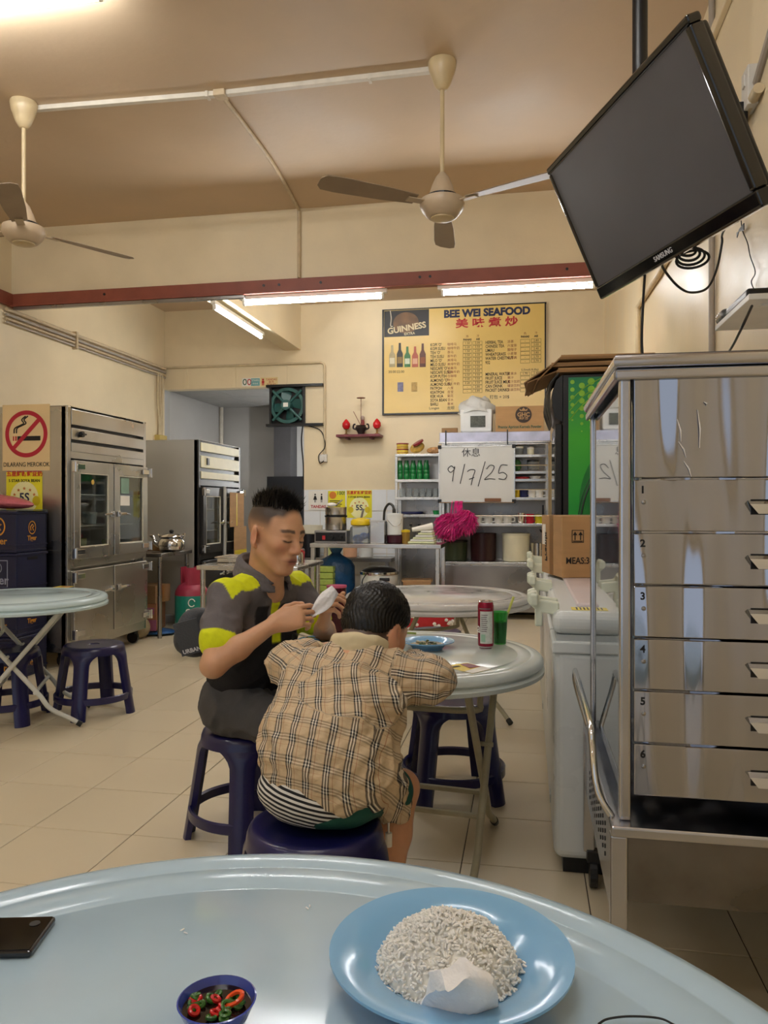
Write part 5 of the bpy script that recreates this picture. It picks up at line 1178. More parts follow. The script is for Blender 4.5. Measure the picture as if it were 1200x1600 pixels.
stroke(hw, [(760, 733), (766, 727), (772, 729), (768, 738), (757, 749), (765, 748), (774, 749)]); stroke(hw, [(793, 727), (783, 727), (779, 739), (786, 738), (792, 743), (788, 749), (779, 748)])
obj('handwriting', hw, mat('marker_ink', '23252c', .5), wbd)
obj('characters', MB().text('休息', 15 * wu, frame(wp(736, 708), (1, 0, 0), (.12, 0, 1))), mat('marker_ink', '23252c', .5), wbd)
er = Yp(770, 779, yW - .018)
tag(obj('board_eraser', MB().cbox((er.x, yW - .018, wz0 + .012), (.17, .03, .036)), mat('brown_eraser', '7a5238', .7), bev=.004), 'brown eraser resting on the whiteboard ledge', 'eraser')
# ------------------------------------------------------------ pink raffia hanging below the whiteboard
m_pink = mat('pink_raffia', 'd0247c', .4, var=.3, vs=30)
rf_ = MB(); rr_ = random.Random(3)
yP = yW - .12
def strands(cx, cz, rx, rz, n, top):
    for k in range(n):
        th = rr_.uniform(0, 2 * PI); ph = math.acos(rr_.uniform(-1, 1)); rad = rr_.uniform(.75, 1.05)
        e = Vector((cx + rx * rad * math.sin(ph) * math.cos(th), yP + .11 * rad * math.sin(ph) * math.sin(th), cz + rz * rad * math.cos(ph)))
        m_ = Vector((cx + .6 * rx * math.sin(ph) * math.cos(th + .6), yP + .08 * math.sin(ph) * math.sin(th + .6), cz + .35 * rz + .5 * rz * math.cos(ph) + rr_.uniform(0, .03)))
        s0 = Vector((cx + rr_.uniform(-.04, .04), yP + rr_.uniform(-.03, .03), cz + rz * .5))
        w_ = Vector((rr_.uniform(-1, 1), rr_.uniform(-1, 1), rr_.uniform(-1, 1))).normalized() * .0028
        q_ = [s0, m_, e]
        rf_.add([q_[0] - w_, q_[0] + w_, q_[1] - w_, q_[1] + w_, q_[2] - w_, q_[2] + w_], [(0, 1, 3, 2), (2, 3, 5, 4)])
c1, c2 = Yp(700, 825, yP), Yp(726, 818, yP)
strands(c1.x, c1.z, .16, .155, 1500, 0); strands(c2.x, c2.z, .15, .14, 1300, 0)
rft = thing('raffia_pompom', 'bright pink raffia string pompom hanging below the whiteboard', 'raffia', (c1.x, yP, c1.z - .15))
o = obj('strands', rf_, m_pink, rft); o['kind'] = 'stuff'
core = MB().ell((c1.x, yP, c1.z), (.12, .08, .115), 16, 10).ell((c2.x, yP, c2.z), (.11, .08, .1), 16, 10)
obj('core', core, mat('pink_core', '9c1a5c', .5, var=.4, vs=60, bump=1.), rft, smooth=True)
tk = MB()
for k in range(16):
    x_ = (c1.x + c2.x) / 2 + rr_.uniform(-.05, .06); tk.tube([(x_ + rr_.uniform(-.03, .03), yP, c1.z + .1), (x_, yP + .05, wz0 - .02), (x_, yP + .075, wz0 + .0)], .004, 4)
obj('tie', tk, m_pink, rft)['kind'] = 'stuff'
# ------------------------------------------------------------ prep table
yT0, yT1 = 7.30, 7.86
zT_ = Yp(586, 850, yT0).z
xT0, xT1 = Yp(484, 850, yT0).x, Yp(689, 850, yT0).x
zS_ = Yp(586, 938, yT0).z
ptb = thing('prep_table', 'stainless prep table with a lower shelf below the soya poster', 'table', ((xT0 + xT1) / 2, (yT0 + yT1) / 2, 0))
obj('top', MB().box((xT0, yT0, zT_ - .04), (xT1, yT1, zT_)), m_steel, ptb, bev=.004)
obj('shelf', MB().box((xT0 + .02, yT0 + .0, zS_ - .05), (xT1 - .02, yT1, zS_)), m_steel, ptb, bev=.004)
for X in (xT0 + .005, xT1 - .055):
    for Y in (yT0 + .01, yT1 - .05): obj('leg', MB().box((X, Y, 0), (X + .04, Y + .04, zT_ - .04)), m_steel, ptb, bev=.004)
zt = zT_ + .0005; yI = yT0 + .2
def U(px, y=yI): return Yp(px, 850, y).x
# warmer with two stacked steel pots
x0_, x1_ = U(497), U(547)
wm = thing('food_warmer', 'steel electric warmer with black control knobs on the prep table', 'warmer', ((x0_ + x1_) / 2, yI, zt))
obj('body', MB().box((x0_, yI - .14, zt), (x1_, yI + .16, zt + .125)), m_steel_dk, wm, bev=.006)
obj('control_panel', MB().box((x0_ + .015, yI - .146, zt + .02), (x1_ - .015, yI - .141, zt + .105)), m_dark, wm)
for px in (518, 532): obj('knob', MB().cyl((U(px, yI - .15), yI - .175, zt + .06), (U(px, yI - .15), yI - .146, zt + .06), .022, n=16), m_dark, wm, bev=.003)
obj('switch', MB().cbox((U(506, yI - .15), yI - .15, zt + .055), (.03, .01, .04)), mat('red_plastic', 'b02a30', .35), wm)
xc_ = U(525)
for k, (z0_, h_) in enumerate(((.126, .13), (.275, .075))):
    t = thing('steel_pot', ['lower', 'upper'][k] + ' steel pot stacked on the food warmer', 'pot', (xc_, yI, zt + z0_))
    obj('pot', MB().lathe([(.1, 0), (.108, .006), (.108, h_), (.112, h_ + .006), (.1, h_ + .006), (.1, .01), (.001, .008)], (xc_, yI, zt + z0_), 30), m_steel, t, smooth=True)
    if k == 0: obj('band', MB().lathe([(.11, h_ - .0), (.114, h_ + .004), (.114, h_ + .018), (.105, h_ + .0185)], (xc_, yI, zt + z0_), 30), m_dark, t, smooth=True)
rim_items = MB()
# spoons sticking out of the upper pot
sp_ = thing('spoon_bundle', 'white ladles resting on top of the upper steel pot', 'ladle', (xc_, yI, zt + .36))
obj('bowl', MB().ell((xc_ - .04, yI - .02, zt + .38), (.05, .03, .022)), m_paper, sp_, smooth=True)
obj('handle', MB().tube([(xc_, yI, zt + .375), (xc_ + .06, yI + .02, zt + .43)], .008, 8), m_chrome, sp_, smooth=True)
# yellow lidded jar
xj = U(564); tj = thing('candy_jar', 'clear jar of blue packets with a yellow lid on the prep table', 'jar', (xj, yI, zt))
obj('jar', MB().loft([[Vector((xj + sx_ * .095, yI + sy_ * .09, zt + z)) for sx_, sy_ in ((-1, -1), (1, -1), (1, 1), (-1, 1))] for z in (0, .15)] + [[Vector((xj + sx_ * .08, yI + sy_ * .078, zt + .17)) for sx_, sy_ in ((-1, -1), (1, -1), (1, 1), (-1, 1))]]), m_clearp, tj, bev=.015, seg=3)
obj('packets', MB().ell((xj - .02, yI - .01, zt + .045), (.06, .06, .04)).ell((xj + .035, yI, zt + .07), (.045, .05, .035)), mat('blue_packet', '3a6ac0', .3, var=.5, vs=40), tj, smooth=True)
obj('lid', MB().lathe([(.085, .172), (.102, .18), (.102, .215), (.09, .235), (.03, .25)], (xj, yI, zt), 28), mat('yellow_lid', 'dcbc1c', .35), tj, smooth=True)
obj('stick', MB().tube([(xj + .0, yI, zt + .24), (xj + .025, yI, zt + .34)], .011, 8), mat('grey_stick', '77746a', .5), tj)
# grey steel box and tap
xb0, xb1 = U(581), U(604)
sbx = thing('steel_box', 'grey upright steel box beside the tap', 'box', ((xb0 + xb1) / 2, yI, zt))
obj('body', MB().box((xb0, yI - .1, zt), (xb1, yI + .1, zt + .215)), m_steel, sbx, bev=.006)
obj('lid', MB().box((xb0 - .004, yI - .104, zt + .215), (xb1 + .004, yI + .104, zt + .225)), m_steel, sbx)
xf_ = U(600, yT1 - .05)
fc_ = thing('tap', 'dark gooseneck water tap above the prep table', 'tap', (xf_, yT1 - .05, zt))
obj('spout', MB().tube(smooth_path([(xf_, yT1 - .05, zt), (xf_, yT1 - .05, zt + .25), (xf_ + .015, yT1 - .06, zt + .34), (xf_ + .06, yT1 - .08, zt + .39), (xf_ + .1, yT1 - .1, zt + .37), (xf_ + .115, yT1 - .11, zt + .33)], 6), .013, 10), mat('gunmetal', '4a4a48', .3, .8), fc_, smooth=True)
obj('nozzle', MB().cyl((xf_ + .117, yT1 - .112, zt + .295), (xf_ + .115, yT1 - .11, zt + .335), .018, n=12), mat('gunmetal', '4a4a48', .3, .8), fc_)
# purple tub with white bucket on top, jar, wrapped stack
xu = U(618)
canister(618, yI, zt, .085, .075, mat('plum_tub', '3a1422', .3), 'dark plum tub under the white bucket', 'tub', name='plum_tub')
t = canister(617, yI, zt + .0785, .078, .19, mat('white_tub_plastic', 'e2e4e2', .35), 'white bucket with a lid on the plum tub', 'bucket', lid=mat('white_tub_plastic', 'e2e4e2', .35), name='white_bucket')
obj('handle', MB().tube(smooth_path([(xu + .07, yI - .05, zt + .24), (xu + .06, yI - .09, zt + .19), (xu - .0, yI - .1, zt + .17), (xu - .07, yI - .06, zt + .23)], 4), .003, 5), m_chrome, t)
canister(634, yI - .02, zt, .04, .11, mat('amber_jar', 'b08a3c', .2, trans=.3), 'small amber jar with a yellow lid beside the white bucket', 'jar', lid=mat('yellow_lid', 'dcbc1c', .35), name='jar')
pk = thing('paper_bag_stack', 'sloping stack of pale paper bags on the prep table', 'stack', (U(660), yI, zt))
for k in range(6):
    obj('bag', MB().cbox((U(660) + .01 * k, yI, zt + .012 + .021 * k), (.26 - .03 * k, .2, .018), Matrix.Rotation(-.06 * 0, 3, 'Y')), mat('paper_bag_%d' % (k % 2), ('d8dcae', 'e2e0d8')[k % 2], .5), pk, bev=.004)
obj('wrap', MB().tube([(U(645), yI - .05, zt + .135), (U(676), yI, zt + .17)], [.02, .035], 10), m_paper, pk, smooth=True)
# on the lower shelf
zs2 = zS_ + .0005
xg = U(513)
bg_ = thing('bagged_boxes', 'blue plastic bag holding stacked green food boxes under the prep table', 'bag', (xg, yI, zs2))
for k in range(5): obj('food_box', MB().cbox((xg - .01, yI - .04, zs2 + .032 + .063 * k), (.18, .18, .058)), mat('lime_box', 'a8bc58', .4, var=.1, vs=30), bg_, bev=.008)
bgm = MB(); rings = []
for (r, z) in ((.13, .0), (.15, .1), (.15, .3), (.12, .36), (.05, .41), (.035, .43), (.06, .48)):
    rings.append([Vector((xg + .06 + r * (1.25 + .08 * math.sin(4 * t + z * 20)) * math.cos(t), yI + .08 + .8 * r * math.sin(t), zs2 + z + .006)) for t in np.linspace(0, 2 * PI, 26, endpoint=False)])
obj('bag', bgm.loft(rings, True, False), mat('blue_bag', '1f5f96', .25, trans=.5, bump=.8, bs=25), bg_, smooth=True)
xr = U(591, yI - .02); 
rcx = thing('rice_cooker', 'large white rice cooker with a dark lid under the prep table', 'rice cooker', (xr, yI, zs2))
obj('body', MB().lathe([(.18, 0), (.19, .015), (.19, .22), (.185, .24)], (xr, yI + .03, zs2), 36), mat('cooker_white', 'd9dbd2', .3), rcx, smooth=True)
obj('rim', MB().lathe([(.193, .235), (.195, .245), (.193, .262), (.18, .265)], (xr, yI + .03, zs2), 36), m_chrome, rcx, smooth=True)
lidc = obj('lid', MB().lathe([(.175, .265), (.16, .285), (.1, .31), (.02, .315)], (xr, yI + .03, zs2), 36), m_dark, rcx, smooth=True)
obj('side_handle', MB().cbox((U(601, yI - .18), yI - .185, zs2 + .2), (.1, .03, .035)), m_dark, rcx, bev=.008)
obj('cord', MB().tube(smooth_path([(U(572, yI - .2), yI - .15, zs2 + .26), (U(566, yI - .2), yI - .2, zs2 + .18), (U(570, yI - .2), yI - .2, zs2 + .08), (U(578, yI - .2), yI - .2, zs2 + .01)], 5), .006, 6), m_cable, rcx, smooth=True)
cbx = Vector((U(652, yI), yI - .0, zs2))
t, R = carton('carton', 'open brown carton under the right end of the prep table', cbx, (.27, .28, .19), .12, m_card)
for s_, ang in ((-1, .7), (1, -.9)):
    Mx = R @ Matrix.Translation((s_ * .15, 0, .19)) @ Matrix.Rotation(ang * 1, 4, 'Y')
    obj('flap', MB().box((0 if s_ < 0 else -.17, -.15, 0), (.17 if s_ < 0 else 0, .15, .005), Mx), m_card, t)
obj('mark', MB().text('小心 轻放', .04, R @ onY((.0, -.151, .04)), bold=.001).prism([(-.03, -.03), (.03, -.03), (.03, .03), (-.03, .03)], R @ onY((-.06, -.1505, .12)), .0006), mat('olive_ink', '6a6a3a', .6), t)
# containers beyond the table, on the back counter
ct_ = thing('back_counter', 'low steel counter against the tiled wall behind the prep table', 'counter', (OX + .8, D - .25, 0))
zc_ = Yp(560, 872, D - .4).z
obj('top', MB().box((OX + .05, D - .42, zc_ - .04), (xA0 - .03, D - .02, zc_)), m_steel_dk, ct_)
for X in (OX + .08, xA0 - .1): obj('leg', MB().box((X, D - .4, 0), (X + .04, D - .36, zc_ - .04)), m_steel_dk, ct_)
obj('rear_leg', MB().box((OX + .08, D - .08, 0), (OX + .12, D - .04, zc_ - .04)), m_steel_dk, ct_)
canister(520, D - .25, zc_ + .0005, .085, .19, mat('lime_tub', 'c6cc8a', .4), 'pale lime tub seen under the prep table', 'tub', name='lime_tub')
canister(547, D - .25, zc_ + .0005, .08, .2, mat('peach_tub', 'd6a888', .4), 'peach plastic tub seen under the prep table', 'tub', name='peach_tub')
canister(572, D - .25, zc_ + .0005, .08, .16, mat('white_tub_plastic', 'e2e4e2', .35), 'white tub with a dark lid behind the rice cooker', 'tub', lid=m_dark, name='white_tub')
# white rack with black bucket left of the warmer
canister(484, D - .25, zc_ + .0005, .12, .26, mat('black_bucket', '18181c', .3), 'black bucket left of the food warmer against the tiled wall', 'bucket', name='bucket')
canister(486, D - .25, zc_ + .262, .13, .1, mat('ivory_tub', 'd8d4c0', .4), 'ivory tub on the black bucket against the tiled wall', 'tub', name='ivory_tub')
# red floral sack and jar below the prep table
xs_ = U(650, 7.1)
fx_ = thing('floral_sack', 'red sack with white floral print on the floor before the prep table', 'sack', (xs_, 7.1, 0))
obj('sack', MB().ell((xs_, 7.08, .17), (.36, .17, .17), 24, 14), mat('floral_red', 'b5202c', .5, bump=.6, bs=20), fx_, smooth=True)
fd = MB()
for k in range(46):
    a = rr_.uniform(PI * 1.05, PI * 1.95); z = rr_.uniform(-.6, .85); n_ = Vector((math.cos(a) * math.sqrt(1 - z * z), math.sin(a) * math.sqrt(1 - z * z), z))
    pp_ = Vector((xs_ + .364 * n_.x, 7.08 + .174 * n_.y, .17 + .174 * n_.z)); fd.ell(pp_, (.018, .006, .016), 8, 4)
obj('flower_print', fd, m_paper, fx_, smooth=True)['kind'] = 'stuff'
canister(526, 7.12, .001, .09, .42, mat('dark_red_drink', '4a0c1c', .15, trans=.3), 'tall jar of dark red drink on the floor by the prep table', 'jar', lid=mat('pink_lid', 'c05a78', .4), name='drink_jar')
# ------------------------------------------------------------ plastic stools
m_stool = mat('navy_stool_plastic', '17164a', .28, var=.06, vs=4, coat=.2)
SH, SR0, SR1 = .395, .168, .228          # height, top radius, foot radius
def srad(z): return SR0 + (SR1 - SR0) * (1 - z / SH) ** 1.1
def make_stool(label, group):
    t = thing('plastic_stool', label, 'stool', (0, 0, 0), 0, group)
    obj('seat', MB().lathe([(.001, SH - .004), (.03, SH - .004), (.034, SH), (SR0 - .03, SH), (SR0 - .012, SH + .002), (SR0 - .002, SH - .004), (SR0 + .004, SH - .02), (SR0 + .008, SH - .045), (SR0 + .0, SH - .045), (SR0 - .006, SH - .02), (.001, SH - .016)], (0, 0, 0), 48, cap0=False, cap1=False), m_stool, t, smooth=True)
    sl = MB().cbox((0, -.06, SH + .0005), (.06, .014, .001)); 
    zs_ = [0, .02, .06, .11, .16, .22, .27, .30, .32, .335, .345, .352, .358, .362]
    def hw(z):
        base = .18 + .07 * (z / .36)
        if z < .29: return base
        u = (z - .29) / .072; return base + (PI / 4 - base) * (1 - math.sqrt(max(0, 1 - u * u)))
    for k in range(4):
        m_ = MB(); NU = 8
        for side, off in ((0, 0), (1, -.016)):
            pass
        rows = []
        for z in zs_:
            row = []
            for (off, rev) in ((0, False), (-.02, True)):
                us = [-1 + 2 * i / NU for i in range(NU + 1)]
                for u in (reversed(us) if rev else us):
                    a = PI / 4 + k * PI / 2 + u * hw(z); bul = .012 * (1 - u * u) if z < .33 else .012 * (1 - u * u) * max(0, (.362 - z) / .032)
                    r = srad(z) + off + bul; row.append(Vector((r * math.cos(a), r * math.sin(a), z)))
            rows.append(row)
        m_.loft(rows)
        obj('leg', m_, m_stool, t, smooth=True)
    rg = []
    for (dr, z) in ((0, .085), (.006, .09), (.006, .12), (0, .125), (-.01, .12), (-.01, .09)):
        rg.append([Vector(((srad(.105) + dr) * math.cos(a), (srad(.105) + dr) * math.sin(a), z)) for a in np.linspace(0, 2 * PI, 56, endpoint=False)])
    obj('ring', MB().loft(rg, closed=True), m_stool, t, smooth=True)
    return t
GS = 'navy plastic stools'
stool0 = make_stool('navy plastic stool standing free in front of the steel refrigerator', GS)
p = Wc(-1.69, 4.47); stool0.location = p; stool0.rotation_euler = (0, 0, .95)
SMAN, SKID = Wc(-.49, 2.80), Wc(-.175, 1.95)
dup(stool0, 'navy plastic stool under the man in the grey shirt', SMAN, 1.0)
dup(stool0, 'navy plastic stool under the child in the checked jacket', SKID, .75)
dup(stool0, 'empty navy plastic stool tucked behind the table with the drink can', Wc(.29, 3.22), .3)
dup(stool0, 'navy plastic stool cut off by the left edge behind the left table', Wc(-2.12, 4.32), .2)
dup(stool0, 'navy plastic stool half hidden under the farther white table', Wc(.33, 4.95), .6)
# ------------------------------------------------------------ round folding tables
TZ = .70
def round_table(label, X, d, R, m_top, m_leg, rot, cross=.24, pair_gap=.25, sparse=False):
    c = Wc(X, d); t = thing('round_table', label, 'table', c, 0, 'round plastic folding tables')
    prof = [(.001, TZ), (R * .80, TZ), (R * .805, TZ - .0015), (R * .815, TZ - .0015), (R * .82, TZ), (R * .9, TZ), (R * .905, TZ - .0015), (R * .912, TZ - .0015), (R * .918, TZ), (R - .022, TZ), (R - .008, TZ - .004), (R, TZ - .014), (R + .001, TZ - .026), (R - .006, TZ - .034), (R - .002, TZ - .037), (R + .004, TZ - .044), (R + .003, TZ - .056), (R - .008, TZ - .06), (R - .012, TZ - .05), (R - .03, TZ - .022), (.001, TZ - .02)]
    obj('top', MB().lathe(prof, c, 96, cap0=False, cap1=False), m_top, t, smooth=True)
    Rm = Matrix.Translation(c) @ Matrix.Rotation(rot + YAW, 4, 'Z')
    zt_ = TZ - .022
    for s in (-1, 1):
        for q in (-1, 1):
            off = .012 * q
            pts = [(s * pair_gap + off, q * cross, zt_), (s * pair_gap + off, q * cross * .94, zt_ - .05), (s * pair_gap + off, -q * cross * .55, .18), (s * pair_gap + off, -q * cross * .75, .11), (s * pair_gap + off, -q * (cross + .03), .055), (s * pair_gap + off, -q * (cross + .09), .016)]
            path = smooth_path(pts[2:], 5); path = [Vector(pts[0]), Vector(pts[1])] + path
            lg = obj('leg', MB().tube([Rm @ p for p in path], .0125, 10), m_leg, t, smooth=True)
            e = Rm @ Vector(pts[-1]); e0 = Rm @ Vector(pts[-2])
            obj('foot_cap', MB().tube([e0 + (e - e0) * .7, e + (e - e0) * .08], .0155, 10), m_dark, lg, smooth=True)
        pv = Rm @ Vector((s * pair_gap, cross * .12, .39))
        obj('pivot', MB().tube([Rm @ Vector((s * pair_gap - .03, cross * .1, .395)), Rm @ Vector((s * pair_gap + .03, cross * .1, .395))], .008, 8), m_leg, t)
    for q, z, y in ((1, .2, .45), (-1, .2, -.45)):
        obj('cross_bar', MB().tube([Rm @ Vector((-pair_gap, y * cross, z)), Rm @ Vector((pair_gap, y * cross, z))], .01, 8), m_leg, t, smooth=True)
    obj('support_bar', MB().tube([Rm @ p for p in smooth_path([(-pair_gap + .03, cross * .55, zt_), (-pair_gap + .03, cross * .5, .52), (-pair_gap + .07, cross * .48, .48), (pair_gap - .07, cross * .48, .48), (pair_gap - .03, cross * .5, .52), (pair_gap - .03, cross * .55, zt_)], 5)], .011, 8), m_leg, t, smooth=True)
    return t
def table_mat(name, c, var=.05, vs=5):
    return mat(name, c, .16, var=var, vs=vs, rvar=.06, spec=.5)
m_tA = table_mat('pale_blue_tabletop', 'b2cbdc'); m_tB = table_mat('grey_white_tabletop', 'ccd3cd'); m_tC = table_mat('white_marbled_tabletop', 'cdccc8', .07, 9); m_tD = table_mat('ice_blue_tabletop', 'bfd4d8')
m_legc = mat('cream_tube_leg', 'a8a086', .4, var=.15, vs=12); m_legw = mat('white_tube_leg', 'cfcfc8', .35, var=.06)
round_table('pale blue round table in the foreground with the plate of rice', -.157, .52, .60, m_tA, m_legw, .3)
TM = (.093, 2.645); round_table('grey-white round table where the man and child sit', TM[0], TM[1], .447, m_tB, m_legc, -.3, .23, .25)
round_table('white marbled round table farther back, empty', .30, 4.35, .52, m_tC, m_legc, .5)
round_table('ice blue round table at the left edge with a yellow card', -2.02, 4.26, .46, m_tD, m_legw, PI / 2 + .25, .25, .2)
Z1 = TZ + .0006
# ------------------------------------------------------------ foreground table items
def Tp(px, py, z=TZ): return Zp(px, py, z)
m_plate = mat('sky_blue_melamine', '7fb3dd', .16, var=.02, coat=.3)
def plate(label, c, r):
    prof = [(.001, .004), (r * .55, .004), (r * .62, .007), (r * .7, .016), (r * .93, .024), (r, .026), (r, .029), (r * .93, .0285), (r * .69, .021), (r * .6, .011), (r * .54, .008), (.001, .008)]
    o = obj('plate', MB().lathe([(r * .55, 0), (r * .57, 0)] + prof[1:] , (c.x, c.y, Z1), 64, cap0=True, cap1=True), m_plate, smooth=True)
    return tag(o, label, 'plate', 'sky blue plates')
pc = Tp(704, 1484, TZ + .027); pr_ = .129
plate('sky blue plate heaped with white rice on the foreground table', pc, pr_)
# rice mound: individual grains
rc_ = Tp(700, 1495, TZ + .02); rm = MB(); rr2 = random.Random(11)
gv = [(math.cos(a) * r, math.sin(a) * r, z) for z, r in ((-.7, .7), (.7, .7)) for a in np.linspace(0, 2 * PI, 5, endpoint=False)] + [(0, 0, -1), (0, 0, 1)]
gf = [(i, (i + 1) % 5, 5 + (i + 1) % 5, 5 + i) for i in range(5)] + [((i + 1) % 5, i, 10) for i in range(5)] + [(5 + i, 5 + (i + 1) % 5, 11) for i in range(5)]
RX, RY, RH = .076, .07, .05
def mound(x, y): q = (x / RX) ** 2 + (y / RY) ** 2; return RH * max(0, 1 - q) ** .75 * (1 + .12 * math.sin(60 * x + 2) * math.cos(70 * y))
for k in range(1700):
    a = rr2.uniform(0, 2 * PI); r = math.sqrt(rr2.random()) * 1.03; x, y = RX * r * math.cos(a), RY * r * math.sin(a)
    z = mound(x, y) + rr2.uniform(-.0015, .0025)
    M_ = Matrix.Translation((rc_.x + x, rc_.y + y, Z1 + .0105 + max(z, .0005))) @ Euler((rr2.uniform(0, 6), rr2.uniform(0, 6), rr2.uniform(0, 6))).to_matrix().to_4x4() @ Matrix.Diagonal((.002, .002, .0036, 1))
    rm.add([M_ @ Vector(v) for v in gv], gf)
for k in range(14):
    a = rr2.uniform(0, 6.28); r = rr2.uniform(1.03, 1.15); M_ = Matrix.Translation((rc_.x + RX * r * math.cos(a), rc_.y + RY * r * math.sin(a), Z1 + .0125)) @ Euler((1.5, rr2.uniform(0, 6), rr2.uniform(0, 6))).to_matrix().to_4x4() @ Matrix.Diagonal((.002, .002, .0036, 1))
    rm.add([M_ @ Vector(v) for v in gv], gf)
cm = []; n_ = 24
for k in range(8):
    q = 1 - k / 7 * .98; cm.append([Vector((rc_.x + RX * .97 * q * math.cos(a), rc_.y + RY * .97 * q * math.sin(a), Z1 + .0095 + max(0, mound(RX * q * math.cos(a), RY * q * math.sin(a)) - .0012))) for a in np.linspace(0, 2 * PI, n_, endpoint=False)])
rm.loft(cm, False, True)
o = obj('rice', rm, mat('cooked_rice', 'fbf8f0', .4, var=.02, sss=.5), smooth=True); tag(o, 'mound of cooked white rice on the sky blue plate', 'rice', kind='stuff')
# crumpled tissue at the plate edge
tc_ = Tp(712, 1570, TZ + .04)
ts = thing('tissue', 'crumpled white tissue leaning on the rice plate rim', 'tissue', tc_ )
tsh = MB(); rings = []
for k in range(10):
    v = k / 9; r = .019 * (.75 + .5 * v) * (1 if k else .5)
    rings.append([Vector((r * (1.25 + .2 * math.sin(3 * a + 4 * v)) * math.cos(a), .008 * math.sin(a) * (1 + .6 * math.sin(2 * a + k)), .0)) for a in np.linspace(0, 2 * PI, 22, endpoint=False)])
Mt = Matrix.Translation(tc_ + Vector((0, .01, .014))) @ Matrix.Rotation(.62, 4, 'X') @ Matrix.Scale(1.5, 4)
rings = [[Mt @ (p + Vector((.002 * math.sin(k), 0, .012 - .0085 * k))) for p in r] for k, r in enumerate(rings)]
obj('tissue_wad', tsh.loft(rings), mat('tissue_paper', 'f6f5f6', .8, var=.02, bump=.5, bs=60), ts, smooth=True)
# chilli dish
dc = Tp(339, 1558, TZ + .03)
dcx = thing('sauce_dish', 'small dark blue dish of soy sauce and cut chillies', 'dish', (dc.x, dc.y, Z1))
m_dish = mat('cobalt_melamine', '3a4aa0', .15, coat=.3)
obj('dish', MB().lathe([(.018, 0), (.02, .001), (.03, .012), (.0365, .026), (.0375, .028), (.036, .0285), (.029, .014), (.001, .006)], (dc.x, dc.y, Z1), 40), m_dish, dcx, smooth=True)
obj('soy_sauce', MB().lathe([(.033, .0205), (.033, .0212), (.001, .0212)], (dc.x, dc.y, Z1), 32), mat('soy', '1c0e0a', .08), dcx, smooth=True)
chm = {0: mat('chilli_red', 'b81a18', .2), 1: mat('chilli_green', '2f5a1e', .25), 2: mat('chilli_orange', 'e05020', .2)}
rr3 = random.Random(5)
for k in range(26):
    a = rr3.uniform(0, 6.28); r = .026 * math.sqrt(rr3.random()); cc = Vector((dc.x + r * math.cos(a), dc.y + r * math.sin(a), Z1 + .0225 + .003 * rr3.random()))
    if k in (3,): cc = Vector((dc.x + .015, dc.y + .006, Z1 + .026))
    ring_r = .0085 if k == 3 else rr3.uniform(.002, .0042)
    M_ = Matrix.Translation(cc) @ Euler((rr3.uniform(-.5, .5), rr3.uniform(-.5, .5), rr3.uniform(0, 3))).to_matrix().to_4x4()
    o = obj('chilli_slice', MB().tube([M_ @ Vector((ring_r * math.cos(t), ring_r * math.sin(t), 0)) for t in np.linspace(0, 2 * PI, 12, endpoint=False)], .0022 if k != 3 else .0024, 6, closed=True), chm[2 if k == 3 else (0 if k % 4 == 0 else 1)], dcx, smooth=True)
# phone
ph = thing('mobile_phone', 'black mobile phone lying face down at the left table edge', 'phone', Tp(30, 1465))
pa, pb2, pd_ = Tp(88, 1430, TZ + .009), Tp(0, 1432, TZ + .009), Tp(50, 1492, TZ + .009)
ex_ = (pb2 - pa).normalized(); ey_ = (pd_ - pa).normalized()
ey_ = (ey_ - ex_ * ey_.dot(ex_)).normalized()
Mp = frame(pa, ex_, ey_); Mp.translation = Vector((pa.x, pa.y, Z1))
if (Mp.to_3x3() @ Vector((0, 0, 1))).z < 0: zsg = -1
else: zsg = 1
obj('body', MB().box((0, 0, 0), (.155, .074, .008 * zsg), Mp), mat('phone_black', '101013', .2, coat=.4), ph, bev=.0035, seg=4)
obj('glass', MB().box((.003, .003, .008 * zsg), (.152, .071, .0086 * zsg), Mp), mat('phone_glass', '0a0a0c', .06), ph)
obj('camera_lens', MB().cyl(Mp @ Vector((.018, .018, .0086 * zsg)), Mp @ Vector((.018, .018, .0092 * zsg)), .006, n=20), m_dark, ph)
# spectacle temple poking in at the bottom edge
sp0 = Tp(985, 1590)
tag(obj('spectacle_temple', MB().tube(smooth_path([Tp(935, 1600, TZ + .004), Tp(950, 1592, TZ + .006), Tp(985, 1588, TZ + .007), Tp(1030, 1591, TZ + .006), Tp(1055, 1602, TZ + .004)], 6), .0011, 6), m_cable, smooth=True), 'thin dark spectacle temple at the bottom edge of the foreground table', 'spectacles')
# spilt grains and a stain
gm = MB()
for px, py in ((480, 1421), (290, 1460), (285, 1455), (484, 1418)):
    c = Tp(px, py); M_ = Matrix.Translation((c.x, c.y, Z1 + .0012)) @ Euler((1.57, 0, rr2.uniform(0, 3))).to_matrix().to_4x4() @ Matrix.Diagonal((.0012, .0012, .0034, 1)); gm.add([M_ @ Vector(v) for v in gv], gf)
o = obj('rice_crumb', gm, mat('cooked_rice', 'efe9d6', .35), smooth=True); tag(o, 'few stray rice grains on the foreground table', 'crumbs', kind='stuff')
